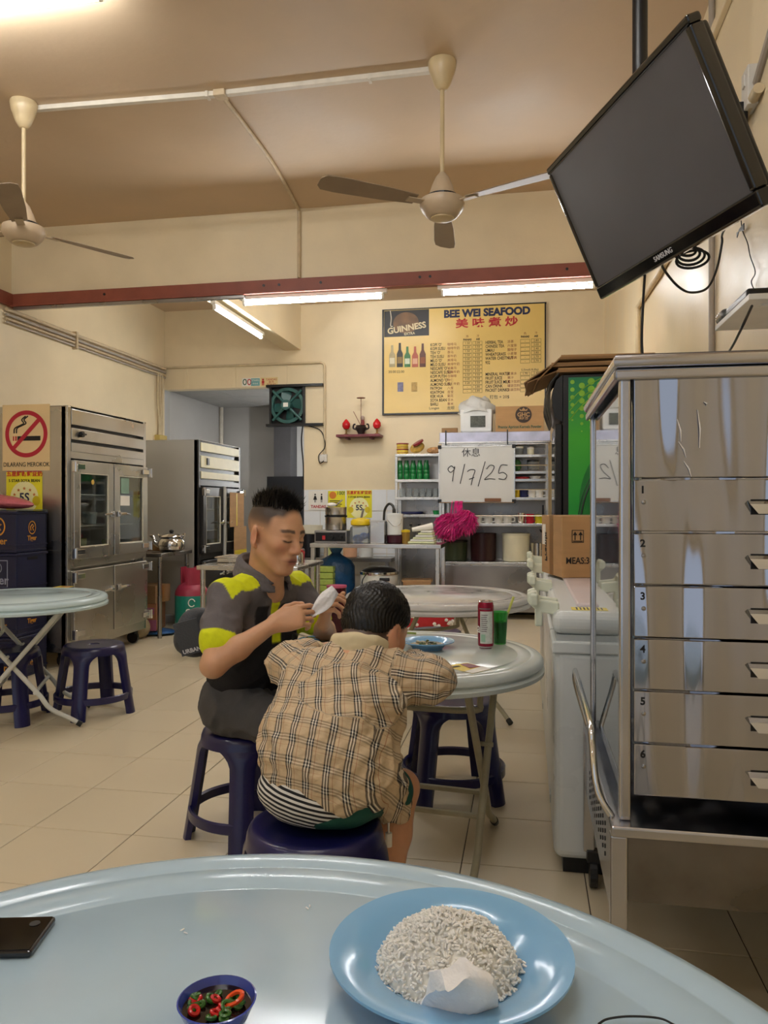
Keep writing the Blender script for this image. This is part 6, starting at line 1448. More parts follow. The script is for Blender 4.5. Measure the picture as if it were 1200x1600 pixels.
# ------------------------------------------------------------ middle table items
def midplate(px, py, label): c = Tp(px, py, TZ + .028); plate(label, c, .094); return c
P1 = midplate(668, 1001, 'sky blue plate of soup behind the child head'); P2 = midplate(506, 1000, 'sky blue plate of soup before the man'); P3 = Tp(600, 1026, TZ + .028)
plate('sky blue plate half hidden in front of the child', P3 + Vector((.0, .0, 0)), .07)
for c, lab in ((P1, 'brown broth with greens on the plate behind the child'), (P2, 'brown broth with greens on the plate before the man')):
    t = thing('soup', lab, 'food', (c.x, c.y, Z1 + .012))
    obj('broth', MB().lathe([(.06, .0125), (.062, .0155), (.001, .016)], (c.x, c.y, Z1), 32), mat('broth', '8a7a54', .15, var=.2, vs=30), t, smooth=True)
    for k in range(12):
        a = rr3.uniform(0, 6.28); r = .04 * math.sqrt(rr3.random()); cc = Vector((c.x + r * math.cos(a) - .01, c.y + r * math.sin(a) + .015, Z1 + .018))
        obj('greens', MB().ell(cc, (rr3.uniform(.006, .013), rr3.uniform(.004, .008), .004), 8, 6, Matrix.Rotation(rr3.uniform(0, 3), 3, 'Z')), mat('greens_%d' % (k % 3), ('27331a', '4a5a2c', 'b8b090')[k % 3], .3), t, smooth=True)
# fork on the near side plate
f0 = Tp(462, 998, TZ + .034)
tag(obj('fork', MB().tube([P2 + Vector((-.06, .0, .008)), P2 + Vector((-.12, .01, .02))], [.003, .0025], 6).cbox(P2 + Vector((-.045, 0, .006)), (.04, .018, .002)), m_chrome), 'steel fork resting on the plate before the man', 'fork')
tag(obj('green_chopstick', MB().tube([Tp(622, 988, TZ + .034), Tp(650, 990, TZ + .034)], .004, 6), mat('olive_plastic', '8a9a4a', .4)), 'olive green spoon handle on the soup plate', 'spoon')
# drink can
cb_ = Tp(759, 1012); m_can = mat('maroon_can', '8c1030', .25, .3, var=.05)
cn = thing('drink_can', 'tall maroon drink can on the grey-white table', 'can', (cb_.x, cb_.y, Z1))
obj('body', MB().lathe([(.022, 0), (.0245, .004), (.028, .012), (.028, .148), (.0255, .158), (.024, .162)], (cb_.x, cb_.y, Z1), 36), m_can, cn, smooth=True)
obj('top', MB().lathe([(.0245, .161), (.0255, .164), (.0235, .165), (.0225, .161), (.001, .161)], (cb_.x, cb_.y, Z1), 36), m_chrome, cn, smooth=True)
obj('base', MB().lathe([(.021, .0), (.0255, .0045), (.0265, .007)], (cb_.x, cb_.y, Z1), 36), m_chrome, cn, smooth=True)
fwd = Vector((-cb_.x, -cb_.y, 0)).normalized(); ang0 = math.atan2(fwd.y, fwd.x)
def wrap(z0, z1, a0, a1, r=.0284, n=12):
    pts = [[Vector((cb_.x + r * math.cos(ang0 + a), cb_.y + r * math.sin(ang0 + a), Z1 + z)) for a in np.linspace(a0, a1, n)] for z in (z0, z1)]
    return MB().add(pts[0] + pts[1], [(i, i + 1, i + 1 + n, i + n) for i in range(n - 1)])
lb = obj('label_panel', wrap(.018, .13, -.75, .95), mat('can_label', 'cdd2cc', .35, var=.12, vs=90), cn)
li = MB()
for k in range(9):
    w1 = wrap(.06 + .007 * k, .0625 + .007 * k, -.6, .1 + .06 * (k % 3), .0287, 8); li.add(w1.v, w1.f)
w1 = wrap(.137, .141, -.9, .6, .0287, 8); li.add(w1.v, w1.f)
obj('small_print', li, mat('grey_print', '6a5a60', .5), lb)['kind'] = 'stuff'
w1 = wrap(.024, .05, -.6, -.05, .0287, 8); obj('green_mark', w1, mat('mint_print', '9ac0a8', .5), lb)
obj('brand_letter', MB().text('a', .05, frame(Vector((cb_.x, cb_.y, Z1 + .07)) + Matrix.Rotation(-1.05, 3, 'Z') @ fwd * .0288, Matrix.Rotation(-1.05, 3, 'Z') @ Vector((-fwd.y, fwd.x, 0)), ZW)), m_paper, cn)
# green cup with straw
gb = Tp(781, 1006); cu = thing('green_cup', 'translucent green cup of dark drink beside the can', 'cup', (gb.x, gb.y, Z1))
m_gcup = mat('green_cup_plastic', '52d060', .12, trans=.9, var=.02)
obj('cup', MB().lathe([(.021, 0), (.022, .001), (.029, .116), (.0275, .116), (.0205, .004), (.001, .003)], (gb.x, gb.y, Z1), 32), m_gcup, cu, smooth=True)
obj('drink', MB().lathe([(.0202, .0045), (.0255, .08), (.001, .08)], (gb.x, gb.y, Z1), 28), mat('dark_drink', '14100c', .1), cu, smooth=True)
vx = Vector((CS, SN, 0))
obj('straw', MB().tube([Vector((gb.x, gb.y, Z1 + .04)) + vx * .004, Vector((gb.x, gb.y, Z1 + .17)) + vx * .05], .0045, 8), mat('straw_yellow', 'c8cc6a', .4), cu, smooth=True)
# yellow card on the table
q0, q1, q2, q3 = Tp(692, 1041), Tp(730, 1036), Tp(768, 1046), Tp(738, 1053)
cd = thing('leaflet', 'yellow and white leaflet lying on the grey-white table', 'leaflet', (q0.x, q0.y, Z1))
def flat(pts, z): b_ = MB(); b_.loft([[Vector((p.x, p.y, z)) for p in pts], [Vector((p.x, p.y, z + .0006)) for p in pts]]); return b_
obj('sheet', flat([q3, q2, q1, q0], Z1), mat('poster_yellow2', 'd8c02a', .4), cd)
mid = lambda a, b_, t: a + (b_ - a) * t
obj('white_part', flat([mid(q3, q2, .0), q2, mid(q1, q2, .6), mid(q0, q3, .75)], Z1 + .0007), m_paper, cd)
obj('picture', flat([mid(mid(q0, q3, .6), mid(q1, q2, .6), .45), mid(mid(q0, q3, .6), mid(q1, q2, .6), .95), mid(mid(q0, q3, .1), mid(q1, q2, .1), .9), mid(mid(q0, q3, .1), mid(q1, q2, .1), .6)], Z1 + .0014), mat('maroon_print', '7a1f30', .4), cd)
obj('print_line', flat([mid(mid(q0, q3, .3), mid(q1, q2, .3), .1), mid(mid(q0, q3, .3), mid(q1, q2, .3), .4), mid(mid(q0, q3, .2), mid(q1, q2, .2), .4), mid(mid(q0, q3, .2), mid(q1, q2, .2), .1)], Z1 + .0014), m_ink, cd)
# left table card
c0 = Tp(100, 917); cdl = thing('leaflet', 'small yellow card on the ice blue table', 'leaflet', (c0.x, c0.y, Z1))
obj('sheet', MB().box((c0.x - .05, c0.y - .04, Z1), (c0.x + .05, c0.y + .04, Z1 + .0006)), mat('poster_yellow2', 'd8c02a', .4), cdl)
obj('picture', MB().box((c0.x - .02, c0.y - .02, Z1 + .0006), (c0.x + .04, c0.y + .02, Z1 + .001)), mat('maroon_print', '7a1f30', .4), cdl)
# soft drink bottle behind the plates (on the floor rack)
# ------------------------------------------------------------ implicit-surface modelling for the two people
class Vox:
    def __init__(s, lo, hi, h):
        s.lo = np.array(lo, float); s.h = h; s.n = np.ceil((np.array(hi) - s.lo) / h).astype(int) + 1
        s.f = np.full(s.n, 9., np.float32); s.ax = [s.lo[i] + h * np.arange(s.n[i]) for i in range(3)]
    def blk(s, lo, hi):
        a = np.clip(np.floor((np.array(lo) - s.lo) / s.h).astype(int), 0, s.n - 1); b = np.clip(np.ceil((np.array(hi) - s.lo) / s.h).astype(int) + 1, 1, s.n)
        sl = tuple(slice(a[i], b[i]) for i in range(3))
        return sl, s.ax[0][sl[0]][:, None, None], s.ax[1][sl[1]][None, :, None], s.ax[2][sl[2]][None, None, :]
    def _put(s, sl, d, k, op):
        f = s.f[sl]; d = d.astype(np.float32)
        if op == 'u':
            if k <= 0: s.f[sl] = np.minimum(f, d)
            else:
                hh = np.maximum(k - np.abs(f - d), 0) / k; s.f[sl] = np.minimum(f, d) - hh * hh * k * .25
        elif op == 's':
            d = -d; hh = np.maximum(k - np.abs(f - d), 0) / max(k, 1e-6); s.f[sl] = np.maximum(f, d) + hh * hh * k * .25
    def cap(s, a, b, ra, rb=None, k=.02, op='u'):
        a, b = np.array(a, float), np.array(b, float); rb = ra if rb is None else rb; m = max(ra, rb) + k + .02
        sl, x, y, z = s.blk(np.minimum(a, b) - m, np.maximum(a, b) + m); ab = b - a; L2 = max((ab ** 2).sum(), 1e-12)
        t = np.clip(((x - a[0]) * ab[0] + (y - a[1]) * ab[1] + (z - a[2]) * ab[2]) / L2, 0, 1)
        d = np.sqrt((x - a[0] - t * ab[0]) ** 2 + (y - a[1] - t * ab[1]) ** 2 + (z - a[2] - t * ab[2]) ** 2) - (ra + (rb - ra) * t)
        s._put(sl, d, k, op); return s
    def ell(s, c, r, R=None, k=.02, op='u'):
        c = np.array(c, float); R = np.eye(3) if R is None else np.array(R)   # columns = local axes
        m = max(r) + k + .02; sl, x, y, z = s.blk(c - m, c + m); p = (x - c[0], y - c[1], z - c[2])
        q = [p[0] * R[0, i] + p[1] * R[1, i] + p[2] * R[2, i] for i in range(3)]
        k0 = np.sqrt(sum((q[i] / r[i]) ** 2 for i in range(3))); k1 = np.sqrt(sum((q[i] / r[i] ** 2) ** 2 for i in range(3)))
        d = np.where(k1 > 1e-9, k0 * (k0 - 1) / np.maximum(k1, 1e-9), -min(r))
        s._put(sl, d, k, op); return s
    def cut(s, p, n, k=.01):
        """remove the half space on the +n side of p"""
        x, y, z = s.ax[0][:, None, None], s.ax[1][None, :, None], s.ax[2][None, None, :]
        d = ((x - p[0]) * n[0] + (y - p[1]) * n[1] + (z - p[2]) * n[2]).astype(np.float32)
        hh = np.maximum(k - np.abs(s.f - d), 0) / max(k, 1e-6); s.f = np.maximum(s.f, d) + hh * hh * k * .25; return s
    def nets(s, relax=1):
        f = s.f; S = f < 0
        f[0], f[-1] = np.maximum(f[0], .01), np.maximum(f[-1], .01); f[:, 0] = np.maximum(f[:, 0], .01); f[:, -1] = np.maximum(f[:, -1], .01); f[:, :, 0] = np.maximum(f[:, :, 0], .01); f[:, :, -1] = np.maximum(f[:, :, -1], .01)
        S = f < 0; c = np.zeros(np.array(f.shape) - 1, np.int8)
        cor = [(i, j, k) for i in (0, 1) for j in (0, 1) for k in (0, 1)]
        for i, j, k in cor: c += S[i:f.shape[0] - 1 + i, j:f.shape[1] - 1 + j, k:f.shape[2] - 1 + k]
        act = (c > 0) & (c < 8); idx = np.argwhere(act); N = len(idx)
        vm = np.full(act.shape, -1, np.int32); vm[tuple(idx.T)] = np.arange(N)
        V = np.stack([f[idx[:, 0] + i, idx[:, 1] + j, idx[:, 2] + k] for i, j, k in cor], 1)
        acc = np.zeros((N, 3)); cnt = np.zeros(N)
        for a in range(8):
            for ax in range(3):
                if cor[a][ax]: continue
                b = a + (4, 2, 1)[ax]; va, vb = V[:, a], V[:, b]; x = (va < 0) != (vb < 0); t = np.where(x, va / np.where(x, va - vb, 1), 0)
                p = np.tile(np.array(cor[a], float), (N, 1)); p[:, ax] += t; acc[x] += p[x]; cnt[x] += 1
        P = s.lo + (idx + acc / cnt[:, None]) * s.h
        F = []
        for ax in range(3):
            u, v = [(1, 2), (2, 0), (0, 1)][ax]
            A = np.moveaxis(S, (ax, u, v), (0, 1, 2)); vmm = np.moveaxis(vm, (ax, u, v), (0, 1, 2))
            d = A[:-1, 1:-1, 1:-1] != A[1:, 1:-1, 1:-1]; e = np.argwhere(d); i, j, k = e[:, 0], e[:, 1] + 1, e[:, 2] + 1
            q = np.stack([vmm[i, j - 1, k - 1], vmm[i, j, k - 1], vmm[i, j, k], vmm[i, j - 1, k]], 1)
            fl = A[i, j, k]; q[~fl] = q[~fl][:, ::-1]; F.append(q)
        F = np.concatenate(F); F = F[(F >= 0).all(1)]
        for _ in range(relax):
            a = np.zeros_like(P); w = np.zeros(N)
            for e in range(4):
                i, j = F[:, e], F[:, (e + 1) % 4]; np.add.at(a, i, P[j]); np.add.at(a, j, P[i]); np.add.at(w, i, 1); np.add.at(w, j, 1)
            P = P * .5 + .5 * a / np.maximum(w, 1)[:, None]
        return P, F
def normals(P, F):
    n = np.cross(P[F[:, 2]] - P[F[:, 0]], P[F[:, 3]] - P[F[:, 1]]); out = np.zeros_like(P)
    for e in range(4): np.add.at(out, F[:, e], n)
    return out / np.maximum(np.linalg.norm(out, axis=1), 1e-9)[:, None]
def cloth_noise(P, sc, seed, oct=3):
    r = np.random.default_rng(seed); out = np.zeros(len(P)); amp = 1.
    for o in range(oct):
        for _ in range(4):
            d = r.normal(size=3); d /= np.linalg.norm(d); ph = r.uniform(0, 6.28)
            w = r.normal(size=3); out += amp * np.sin((P @ d) * sc * 2 ** o + ph + 1.2 * np.sin(P @ w * sc * .6 * 2 ** o))
        amp *= .5
    return out / 4
def np_obj(name, P, F, m, parent, col_=None, attrs=None):
    me = bpy.data.meshes.new(name); me.from_pydata(P.tolist(), [], F.tolist()); me.materials.append(m)
    me.polygons.foreach_set('use_smooth', [True] * len(me.polygons))
    if col_ is not None:
        a = me.color_attributes.new('col', 'FLOAT_COLOR', 'POINT'); a.data.foreach_set('color', np.concatenate([col_, np.ones((len(col_), 1))], 1).astype(np.float32).ravel())
    for k, v in (attrs or {}).items():
        a = me.attributes.new(k, 'FLOAT_VECTOR', 'POINT'); a.data.foreach_set('vector', v.astype(np.float32).ravel())
    me.update()
    o = bpy.data.objects.new(name, me); col.objects.link(o); o.parent = parent
    return o
def sstep(x, a, b): t = np.clip((x - a) / (b - a), 0, 1); return t * t * (3 - 2 * t)
def A3(*v): return np.array(v, float)
def basis(fw, pitch=0., roll=0.):
    """columns forward, left side, up; fw horizontal dir, pitch > 0 looks down"""
    f = A3(fw[0], fw[1], 0); f /= np.linalg.norm(f); l = A3(-f[1], f[0], 0); u = A3(0, 0, 1)
    f2 = f * math.cos(pitch) - u * math.sin(pitch); u2 = u * math.cos(pitch) + f * math.sin(pitch)
    l2 = l * math.cos(roll) + u2 * math.sin(roll); u3 = u2 * math.cos(roll) - l * math.sin(roll)
    return np.stack([f2, l2, u3], 1)
def head_sdf(V, c, B, s, child=False):
    def g(f, l, u): return c + B @ (A3(f, l, u) * s)
    E = lambda p, r, k=.02, op='u': V.ell(g(*p), [x * s for x in r], B, k * s, op)
    Cp = lambda a, b, ra, rb=None, k=.015, op='u': V.cap(g(*a), g(*b), ra * s, None if rb is None else rb * s, k * s, op)
    E((-.008, 0, .035), (.099, .077, .086), 0.0)
    E((.03, 0, -.025), (.064, .06, .088), .03)
    for q in (-1, 1):
        Cp((.0, q * .05, -.055), (.062, q * .016, -.104), .02, .02, .025)
        E((.058, q * .04, -.022), (.026, .022, .02), .025)
    E((.072, 0, -.103), (.022, .022, .016), .02)
    Cp((.078, -.034, .02), (.078, .034, .02), .014, None, .02)
    for q in (-1, 1): E((.104, q * .031, -.0), (.015, .018, .011), .012, 's')
    for q in (-1, 1): E((.0835, q * .031, -.004), (.0125, .0165, .0115), .006)
    Cp((.094, 0, .006), (.11, 0, -.034), .0085, .0125, .014)
    E((.103, 0, -.038), (.015, .0165, .0095), .008)
    for q in (-1, 1): E((.1, q * .0135, -.039), (.0095, .0075, .008), .005); E((.108, q * .007, -.047), (.005, .0035, .004), .003, 's')
    E((.086, 0, -.07), (.014, .03, .018), .018)
    Cp((.094, -.016, -.0665), (.094, .016, -.0665), .0058, None, .006); Cp((.091, -.015, -.077), (.091, .015, -.077), .0068, None, .006)
    Cp((.102, -.024, -.0715), (.102, .024, -.0715), .0028, None, .004, 's')
    for q in (-1, 1):
        Re = B @ np.array(basis((math.cos(.35 * q), math.sin(.35 * q)), -.12))
        V.ell(g(-.012, q * .081, -.014), [.02 * s, .0075 * s, .034 * s], Re, .008 * s)
        V.ell(g(-.004, q * .0895, -.012), [.012 * s, .0055 * s, .022 * s], Re, .004 * s, 's')
        V.ell(g(-.004, q * .078, -.042), [.009 * s, .006 * s, .010 * s], Re, .006 * s)
    return g
def hand_sdf(V, w, e1, e2, curl, s=1., thumb=(.5, .6), spread=.0):
    e1 = e1 / np.linalg.norm(e1); e2 = e2 - e1 * (e2 @ e1); e2 /= np.linalg.norm(e2); e3 = np.cross(e1, e2); 
    # e3 = back-of-hand normal chosen by caller through e2/e1 order
    def g(a, b, c): return w + s * (e1 * a + e2 * b + e3 * c)
    tips = []
    for i, (b, ln) in enumerate(((.0305, 1.), (.0105, 1.08), (-.0095, 1.), (-.0285, .82))):
        V.cap(g(.0, b * .55, 0), g(.085 - .004 * abs(i - 1), b, .002), .0135 * s, .0105 * s, .016 * s)
    V.ell(g(.045, 0, -.004), [.05 * s, .037 * s, .0165 * s], np.stack([e1, e2, e3], 1), .015 * s)
    for i, (b, ln) in enumerate(((.0305, 1.), (.0105, 1.08), (-.0095, 1.), (-.0285, .82))):
        p = g(.085 - .004 * abs(i - 1), b, .002); ang = 0.; c3 = curl[i]
        for j, L in enumerate((.043, .027, .021)):
            ang += c3[j]; d = e1 * math.cos(ang) - e3 * math.sin(ang) + e2 * spread * (1.5 - i) * .1
            q = p + d / np.linalg.norm(d) * L * ln * s
            V.cap(p, q, (.0088 - .0007 * j) * s, (.0082 - .0007 * j) * s, .002 * s); p = q
        tips.append(p)
    p = g(.022, .026, -.008); q = g(.05, .048, -.02); V.cap(p, q, .015 * s, .012 * s, .012 * s)
    d = e1 * .75 + e2 * (.35 - thumb[0]) - e3 * thumb[1]; d /= np.linalg.norm(d); r = q + d * .034 * s; V.cap(q, r, .0112 * s, .0102 * s, .005 * s)
    d = e1 * .9 - e2 * thumb[0] * .8 - e3 * thumb[1] * .5; d /= np.linalg.norm(d); V.cap(r, r + d * .026 * s, .01 * s, .0085 * s, .005 * s)
    return tips
SK = np.array(lin('cb9b78')); SKR = np.array(lin('c07a62')); DK = np.array(lin('1b1714'))
m_skin = mat('skin', (1, 1, 1), .42, var=.05, vs=25, attr='col', sss=.12, bump=.06, bs=180)
m_shirt = mat('polo_shirt_cloth', (1, 1, 1), .8, var=.06, vs=60, attr='col', bump=.15, bs=300)
m_trs = mat('charcoal_trousers', '454445', .75, var=.1, vs=20, bump=.2, bs=60)
m_hair = mat('black_hair', '0d0b0b', .38, var=.3, vs=80)
def root(name, label, cat, at_):
    o = thing(name, label, cat, at_, 0); o.location = (0, 0, 0); o.rotation_euler = (0, 0, YAW)      # camera-aligned metres inside
    return o

# ============================================================ the man
FM = A3(.82, -.57, 0); RM = A3(-.57, -.82, 0); UP = A3(0, 0, 1)
man = root('person', 'person in a grey and yellow polo shirt seated, folding a white tissue', 'person', (0, 0, 0))
Pm, Cm, Nm = A3(-.50, 2.80, .485), A3(-.455, 2.745, .76), A3(-.425, 2.69, .935)
RS, LS = Nm + RM * .175 + UP * -.05, Nm - RM * .175 + UP * -.05
RE, RW = A3(-.53, 2.385, .705), A3(-.348, 2.45, .825)
LE, LW = A3(-.215, 2.80, .735), A3(-.205, 2.615, .80)
RH_, RK, RA = Pm + RM * .09, A3(-.21, 2.49, .46), A3(-.235, 2.58, .09)
LH_, LK, LA = Pm - RM * .09, A3(-.12, 2.65, .46), A3(-.15, 2.74, .09)
Hm = A3(-.372, 2.62, 1.105); Bm = basis((.80, -.60), .20, -.05)
V = Vox((-.72, 2.28, .0), (.02, 3.02, 1.25), .0037)
g = head_sdf(V, Hm, Bm, 1.04)
V.cap(g(-.022, 0, -.06), Nm + UP * -.02, .055, .06, .03); V.cap(g(.02, 0, -.09), Nm + FM * .045 + UP * -.03, .03, .04, .03)
V.cap(RS + RM * -.02, LS + RM * .02, .05, None, .04)
V.ell(Cm, [.1, .16, .17], np.stack([FM, RM, UP], 1), .04); V.ell(Pm + UP * .1, [.09, .14, .17], np.stack([FM, RM, UP], 1), .05); V.ell(Pm, [.1, .16, .09], np.stack([FM, RM, UP], 1), .04)
V.cap(RS, RE, .047, .037, .03); V.cap(RE, RE * .6 + RW * .4, .039, .035, .02); V.cap(RE * .6 + RW * .4, RW, .036, .0235, .02)
V.cap(LS, LE, .047, .036, .03); V.cap(LE, LE * .6 + LW * .4, .038, .034, .02); V.cap(LE * .6 + LW * .4, LW, .035, .0235, .02)
for (h_, k_, a_) in ((RH_, RK, RA), (LH_, LK, LA)):
    V.cap(h_, k_, .075, .052, .03); V.cap(k_, a_, .05, .034, .02); V.cap(a_, a_ + FM * .13 + UP * -.04, .036, .03, .02)
e1 = A3(.9, .22, .22); e2 = A3(-.15, .45, .88)
hand_sdf(V, RW, e1, e2, [(.25, .75, .5), (.45, .75, .5), (.6, .8, .5), (.7, .85, .5)], 1.0, (.15, .35))
e1l = A3(.12, -.55, .8); e2l = A3(.0, .8, .55)
# left hand: thumb side up and away, back of hand to the right
hand_sdf(V, LW, e1l, -np.cross(e1l, A3(.9, .15, .2)) if False else e2l, [(.9, 1.0, .7), (1.0, 1.05, .7), (1.1, 1.1, .7), (1.15, 1.1, .7)], .98, (.0, .9))
P, F = V.nets(2)
L_ = (P - Hm) @ Bm / 1.04                          # head-local coordinates
isH = sstep(P[:, 2], .955, .975)
colr = np.tile(SK, (len(P), 1))
def paint(mask, c): 
    global colr
    colr = colr * (1 - mask[:, None]) + np.array(c) * mask[:, None]
def gauss(f, l, u, rf, rl, ru): return np.exp(-(((L_[:, 0] - f) / rf) ** 2 + ((np.abs(L_[:, 1]) - l) / rl) ** 2 + ((L_[:, 2] - u) / ru) ** 2))
paint(.5 * gauss(.08, .045, -.03, .04, .02, .02) * isH, SKR); paint(.45 * gauss(.11, 0, -.035, .02, .02, .015) * isH, SKR)
paint(.55 * gauss(-.01, .085, -.015, .03, .015, .03) * isH, SKR)
paint(np.clip(1.3 * gauss(.1, 0, -.0665, .02, .02, .005) + 1.2 * gauss(.1, 0, -.077, .02, .018, .006), 0, .8) * isH, lin('a05a50'))
paint(np.clip(1.4 * gauss(.1, 0, -.0715, .02, .024, .0022), 0, .9) * isH, lin('5a2c28'))
browu = .0225 + .004 * np.cos((np.abs(L_[:, 1]) - .032) * 60)
paint(np.clip(1.6 * np.exp(-((L_[:, 2] - browu) / .0048) ** 4) * sstep(np.abs(L_[:, 1]), .010, .016) * (1 - sstep(np.abs(L_[:, 1]), .048, .056)) * (L_[:, 0] > .05), 0, .85) * isH, lin('2a2220'))
eyeu = -.0085 - .003 * ((np.abs(L_[:, 1]) - .031) / .016) ** 2 * -1
paint(np.clip(1.5 * np.exp(-((L_[:, 2] - eyeu) / .0026) ** 2) * np.exp(-((np.abs(L_[:, 1]) - .031) / .0165) ** 6) * (L_[:, 0] > .06), 0, .95) * isH, lin('1a1210'))
paint(np.clip(.8 * gauss(.108, .007, -.047, .01, .004, .004), 0, .8) * isH, lin('3a1c18'))
# clipped sides and back of the hair
hairline = sstep(L_[:, 2], .0, .045) * (1 - sstep(L_[:, 0], .028, .05)) + sstep(L_[:, 2], .055, .075) * (1 - sstep(L_[:, 0], .06, .08))
back = sstep(-L_[:, 0], .03, .06) * sstep(L_[:, 2], -.05, .0)
ear = (np.abs(L_[:, 1]) > .0735) & (L_[:, 2] < .022) & (L_[:, 0] > -.04)
paint(np.where(ear, 0, np.clip(np.maximum(hairline, back), 0, 1) * (.45 + .5 * sstep(L_[:, 2], .0, .07))) * isH, lin('2c2724'))
body = np_obj('body', P, F, m_skin, man, colr)
# hair on top: shell plus spikes
V = Vox(Hm - .16, Hm + .17, .0045)
V.ell(g(-.008, 0, .0355), [.1025 * 1.04, .0795 * 1.04, .0895 * 1.04], Bm, 0.)
cutp = g(.0, 0, .075); V.cut(cutp, -(Bm @ A3(-.25, 0, 1)), .03); V.ell(g(.115, 0, .06), [.05, .08, .045], Bm, .03, 's')
P, F = V.nets(1); Nn = normals(P, F); P = P + Nn * (.0022 * cloth_noise(P, 220, 3))[:, None]
hair = np_obj('hair', P, F, m_hair, man)
sp_ = MB(); rq = random.Random(2)
for k in range(1300):
    a = rq.uniform(0, 2 * PI); r = math.sqrt(rq.random()) * .98; lf, ll = -.012 + .09 * r * math.cos(a), .068 * r * math.sin(a)
    q_ = 1 - ((lf + .008) / .102) ** 2 - (ll / .079) ** 2
    if q_ <= .03: continue
    lu = .037 + .088 * math.sqrt(q_)
    if lu < .072 or lf > .068: continue
    b0 = Vector(g(lf, ll, lu)); nrm = Vector(Bm @ A3(lf * 3.0 + .15 + rq.uniform(-.3, .3), ll * 5 + rq.uniform(-.35, .35), 1.0)).normalized()
    ln = rq.uniform(.016, .034) + (.016 if rq.random() < .15 else 0) * (1.15 if lf > -.02 else .9); e_ = b0 + nrm * ln; w_ = nrm.orthogonal().normalized(); w2 = nrm.cross(w_); rr_b = rq.uniform(.0016, .003)
    sp_.add([b0 + w_ * rr_b, b0 - w_ * .5 * rr_b + w2 * .87 * rr_b, b0 - w_ * .5 * rr_b - w2 * .87 * rr_b, e_], [(0, 1, 3), (1, 2, 3), (2, 0, 3)])
me = sp_.mesh('hair_spikes', m_hair); o = bpy.data.objects.new('hair_spikes', me); col.objects.link(o); o.parent = hair; o['kind'] = 'stuff'
# shirt
V = Vox((-.76, 2.3, .46), (-.1, 3.06, 1.0), .0055)
BT = np.stack([FM, RM, UP], 1)
V.ell(Cm + UP * -.01, [.122, .18, .185], BT, 0); V.ell(Pm + UP * .12 + FM * .012, [.125, .17, .16], BT, .05)
V.cap(RS - RM * .01 + UP * .008, LS + RM * .01 + UP * .008, .062, None, .04); V.cap(Nm + RM * .06 + UP * -.02, Nm - RM * .06 + UP * -.02, .05, None, .05)
ar = RE - RS; al_ = LE - LS
V.cap(RS, RS + ar * .62, .066, .066, .03); V.cap(LS, LS + al_ * .62, .064, .064, .03)
V.cut(Pm + UP * .015, -UP, .01)
V.cap(g(-.02, 0, -.06), Nm + UP * -.0 - FM * .0, .058, .064, .01, 's')                      # neck opening
V.cap(Nm + FM * .1 + UP * .02, Nm + FM * .135 + UP * -.085, .034, .008, .01, 's')           # open placket
P, F = V.nets(1); Nn = normals(P, F)
tR = ((P - RS) @ ar) / (ar @ ar); dR = np.linalg.norm(P - (RS + np.clip(tR, 0, 1)[:, None] * ar), axis=1)
tL = ((P - LS) @ al_) / (al_ @ al_); dL = np.linalg.norm(P - (LS + np.clip(tL, 0, 1)[:, None] * al_), axis=1)
P = P + Nn * (.002 * cloth_noise(P, 26, 5, 3) + .010 * (.3 - np.abs(cloth_noise(P, 38, 6, 2))))[:, None]
lf = (P - Nm) @ FM; ls = (P - Nm) @ RM; lu = (P - Nm) @ UP
GR, BK, YL = np.array(lin('5f5a5c')), np.array(lin('19181c')), np.array(lin('d6de12'))
colr = np.tile(GR, (len(P), 1))
slv = np.clip(sstep(-(dR - .078), 0, .004) * (tR > .0) + sstep(-(dL - .076), 0, .004) * (tL > .0), 0, 1)
paint((1 - slv) * sstep(-lu, .15, .156), BK)
paint((1 - slv) * (lf > .02) * sstep(np.abs(ls), .028, .03) * (1 - sstep(np.abs(ls), .075, .08)) * sstep(-lu, .075, .08), BK)
yoke = sstep(lu, -.062, -.058) * (np.abs(lf) < .075) * sstep(np.abs(ls), .062, .065) * (1 - sstep(np.abs(ls), .178, .182))
yoke = sstep(Nn[:, 2], .30, .36) * sstep(np.abs(ls), .068, .071) * (1 - sstep(np.abs(ls), .205, .208)) * (lu > -.075) * (np.abs(lf) < .062)
paint(yoke, YL)
for t_, d_ in ((tR, dR), (tL, dL)): paint(sstep(t_, .60, .615) * sstep(-(d_ - .085), 0, .004), YL)
paint((lf > .03) * sstep(-np.abs(ls), -.022, -.018) * sstep(lu, -.21, -.205) * sstep(-lu, .0, .01), YL)
np_obj('polo_shirt', P, F, m_shirt, man, colr)
# collar
V = Vox(Nm - .15, Nm + .15, .004); 
ringp = []
for t in np.linspace(.42, 2 * PI - .42, 30):
    d_ = FM * math.cos(t) * .078 + RM * math.sin(t) * .074; ringp.append(Nm + d_ + UP * (.03 - .035 * math.cos(t)) + FM * .0)
for a_, b_ in zip(ringp[:-1], ringp[1:]):
    V.cap(a_ + UP * .028, b_ + UP * .028, .006, None, .006); V.cap(a_ + UP * .012, b_ + UP * .012, .008, None, .01)
    for q in (0, .35, .7, 1.): 
        o_ = lambda p: p + UP * (.02 - .045 * q) + (p - Nm) * A3(1, 1, 0) * (.12 + .16 * q)
        V.cap(o_(a_), o_(b_), .0055, None, .008)
P, F = V.nets(1); np_obj('collar', P, F, m_shirt, man, np.tile(GR * 1.05, (len(P), 1)))
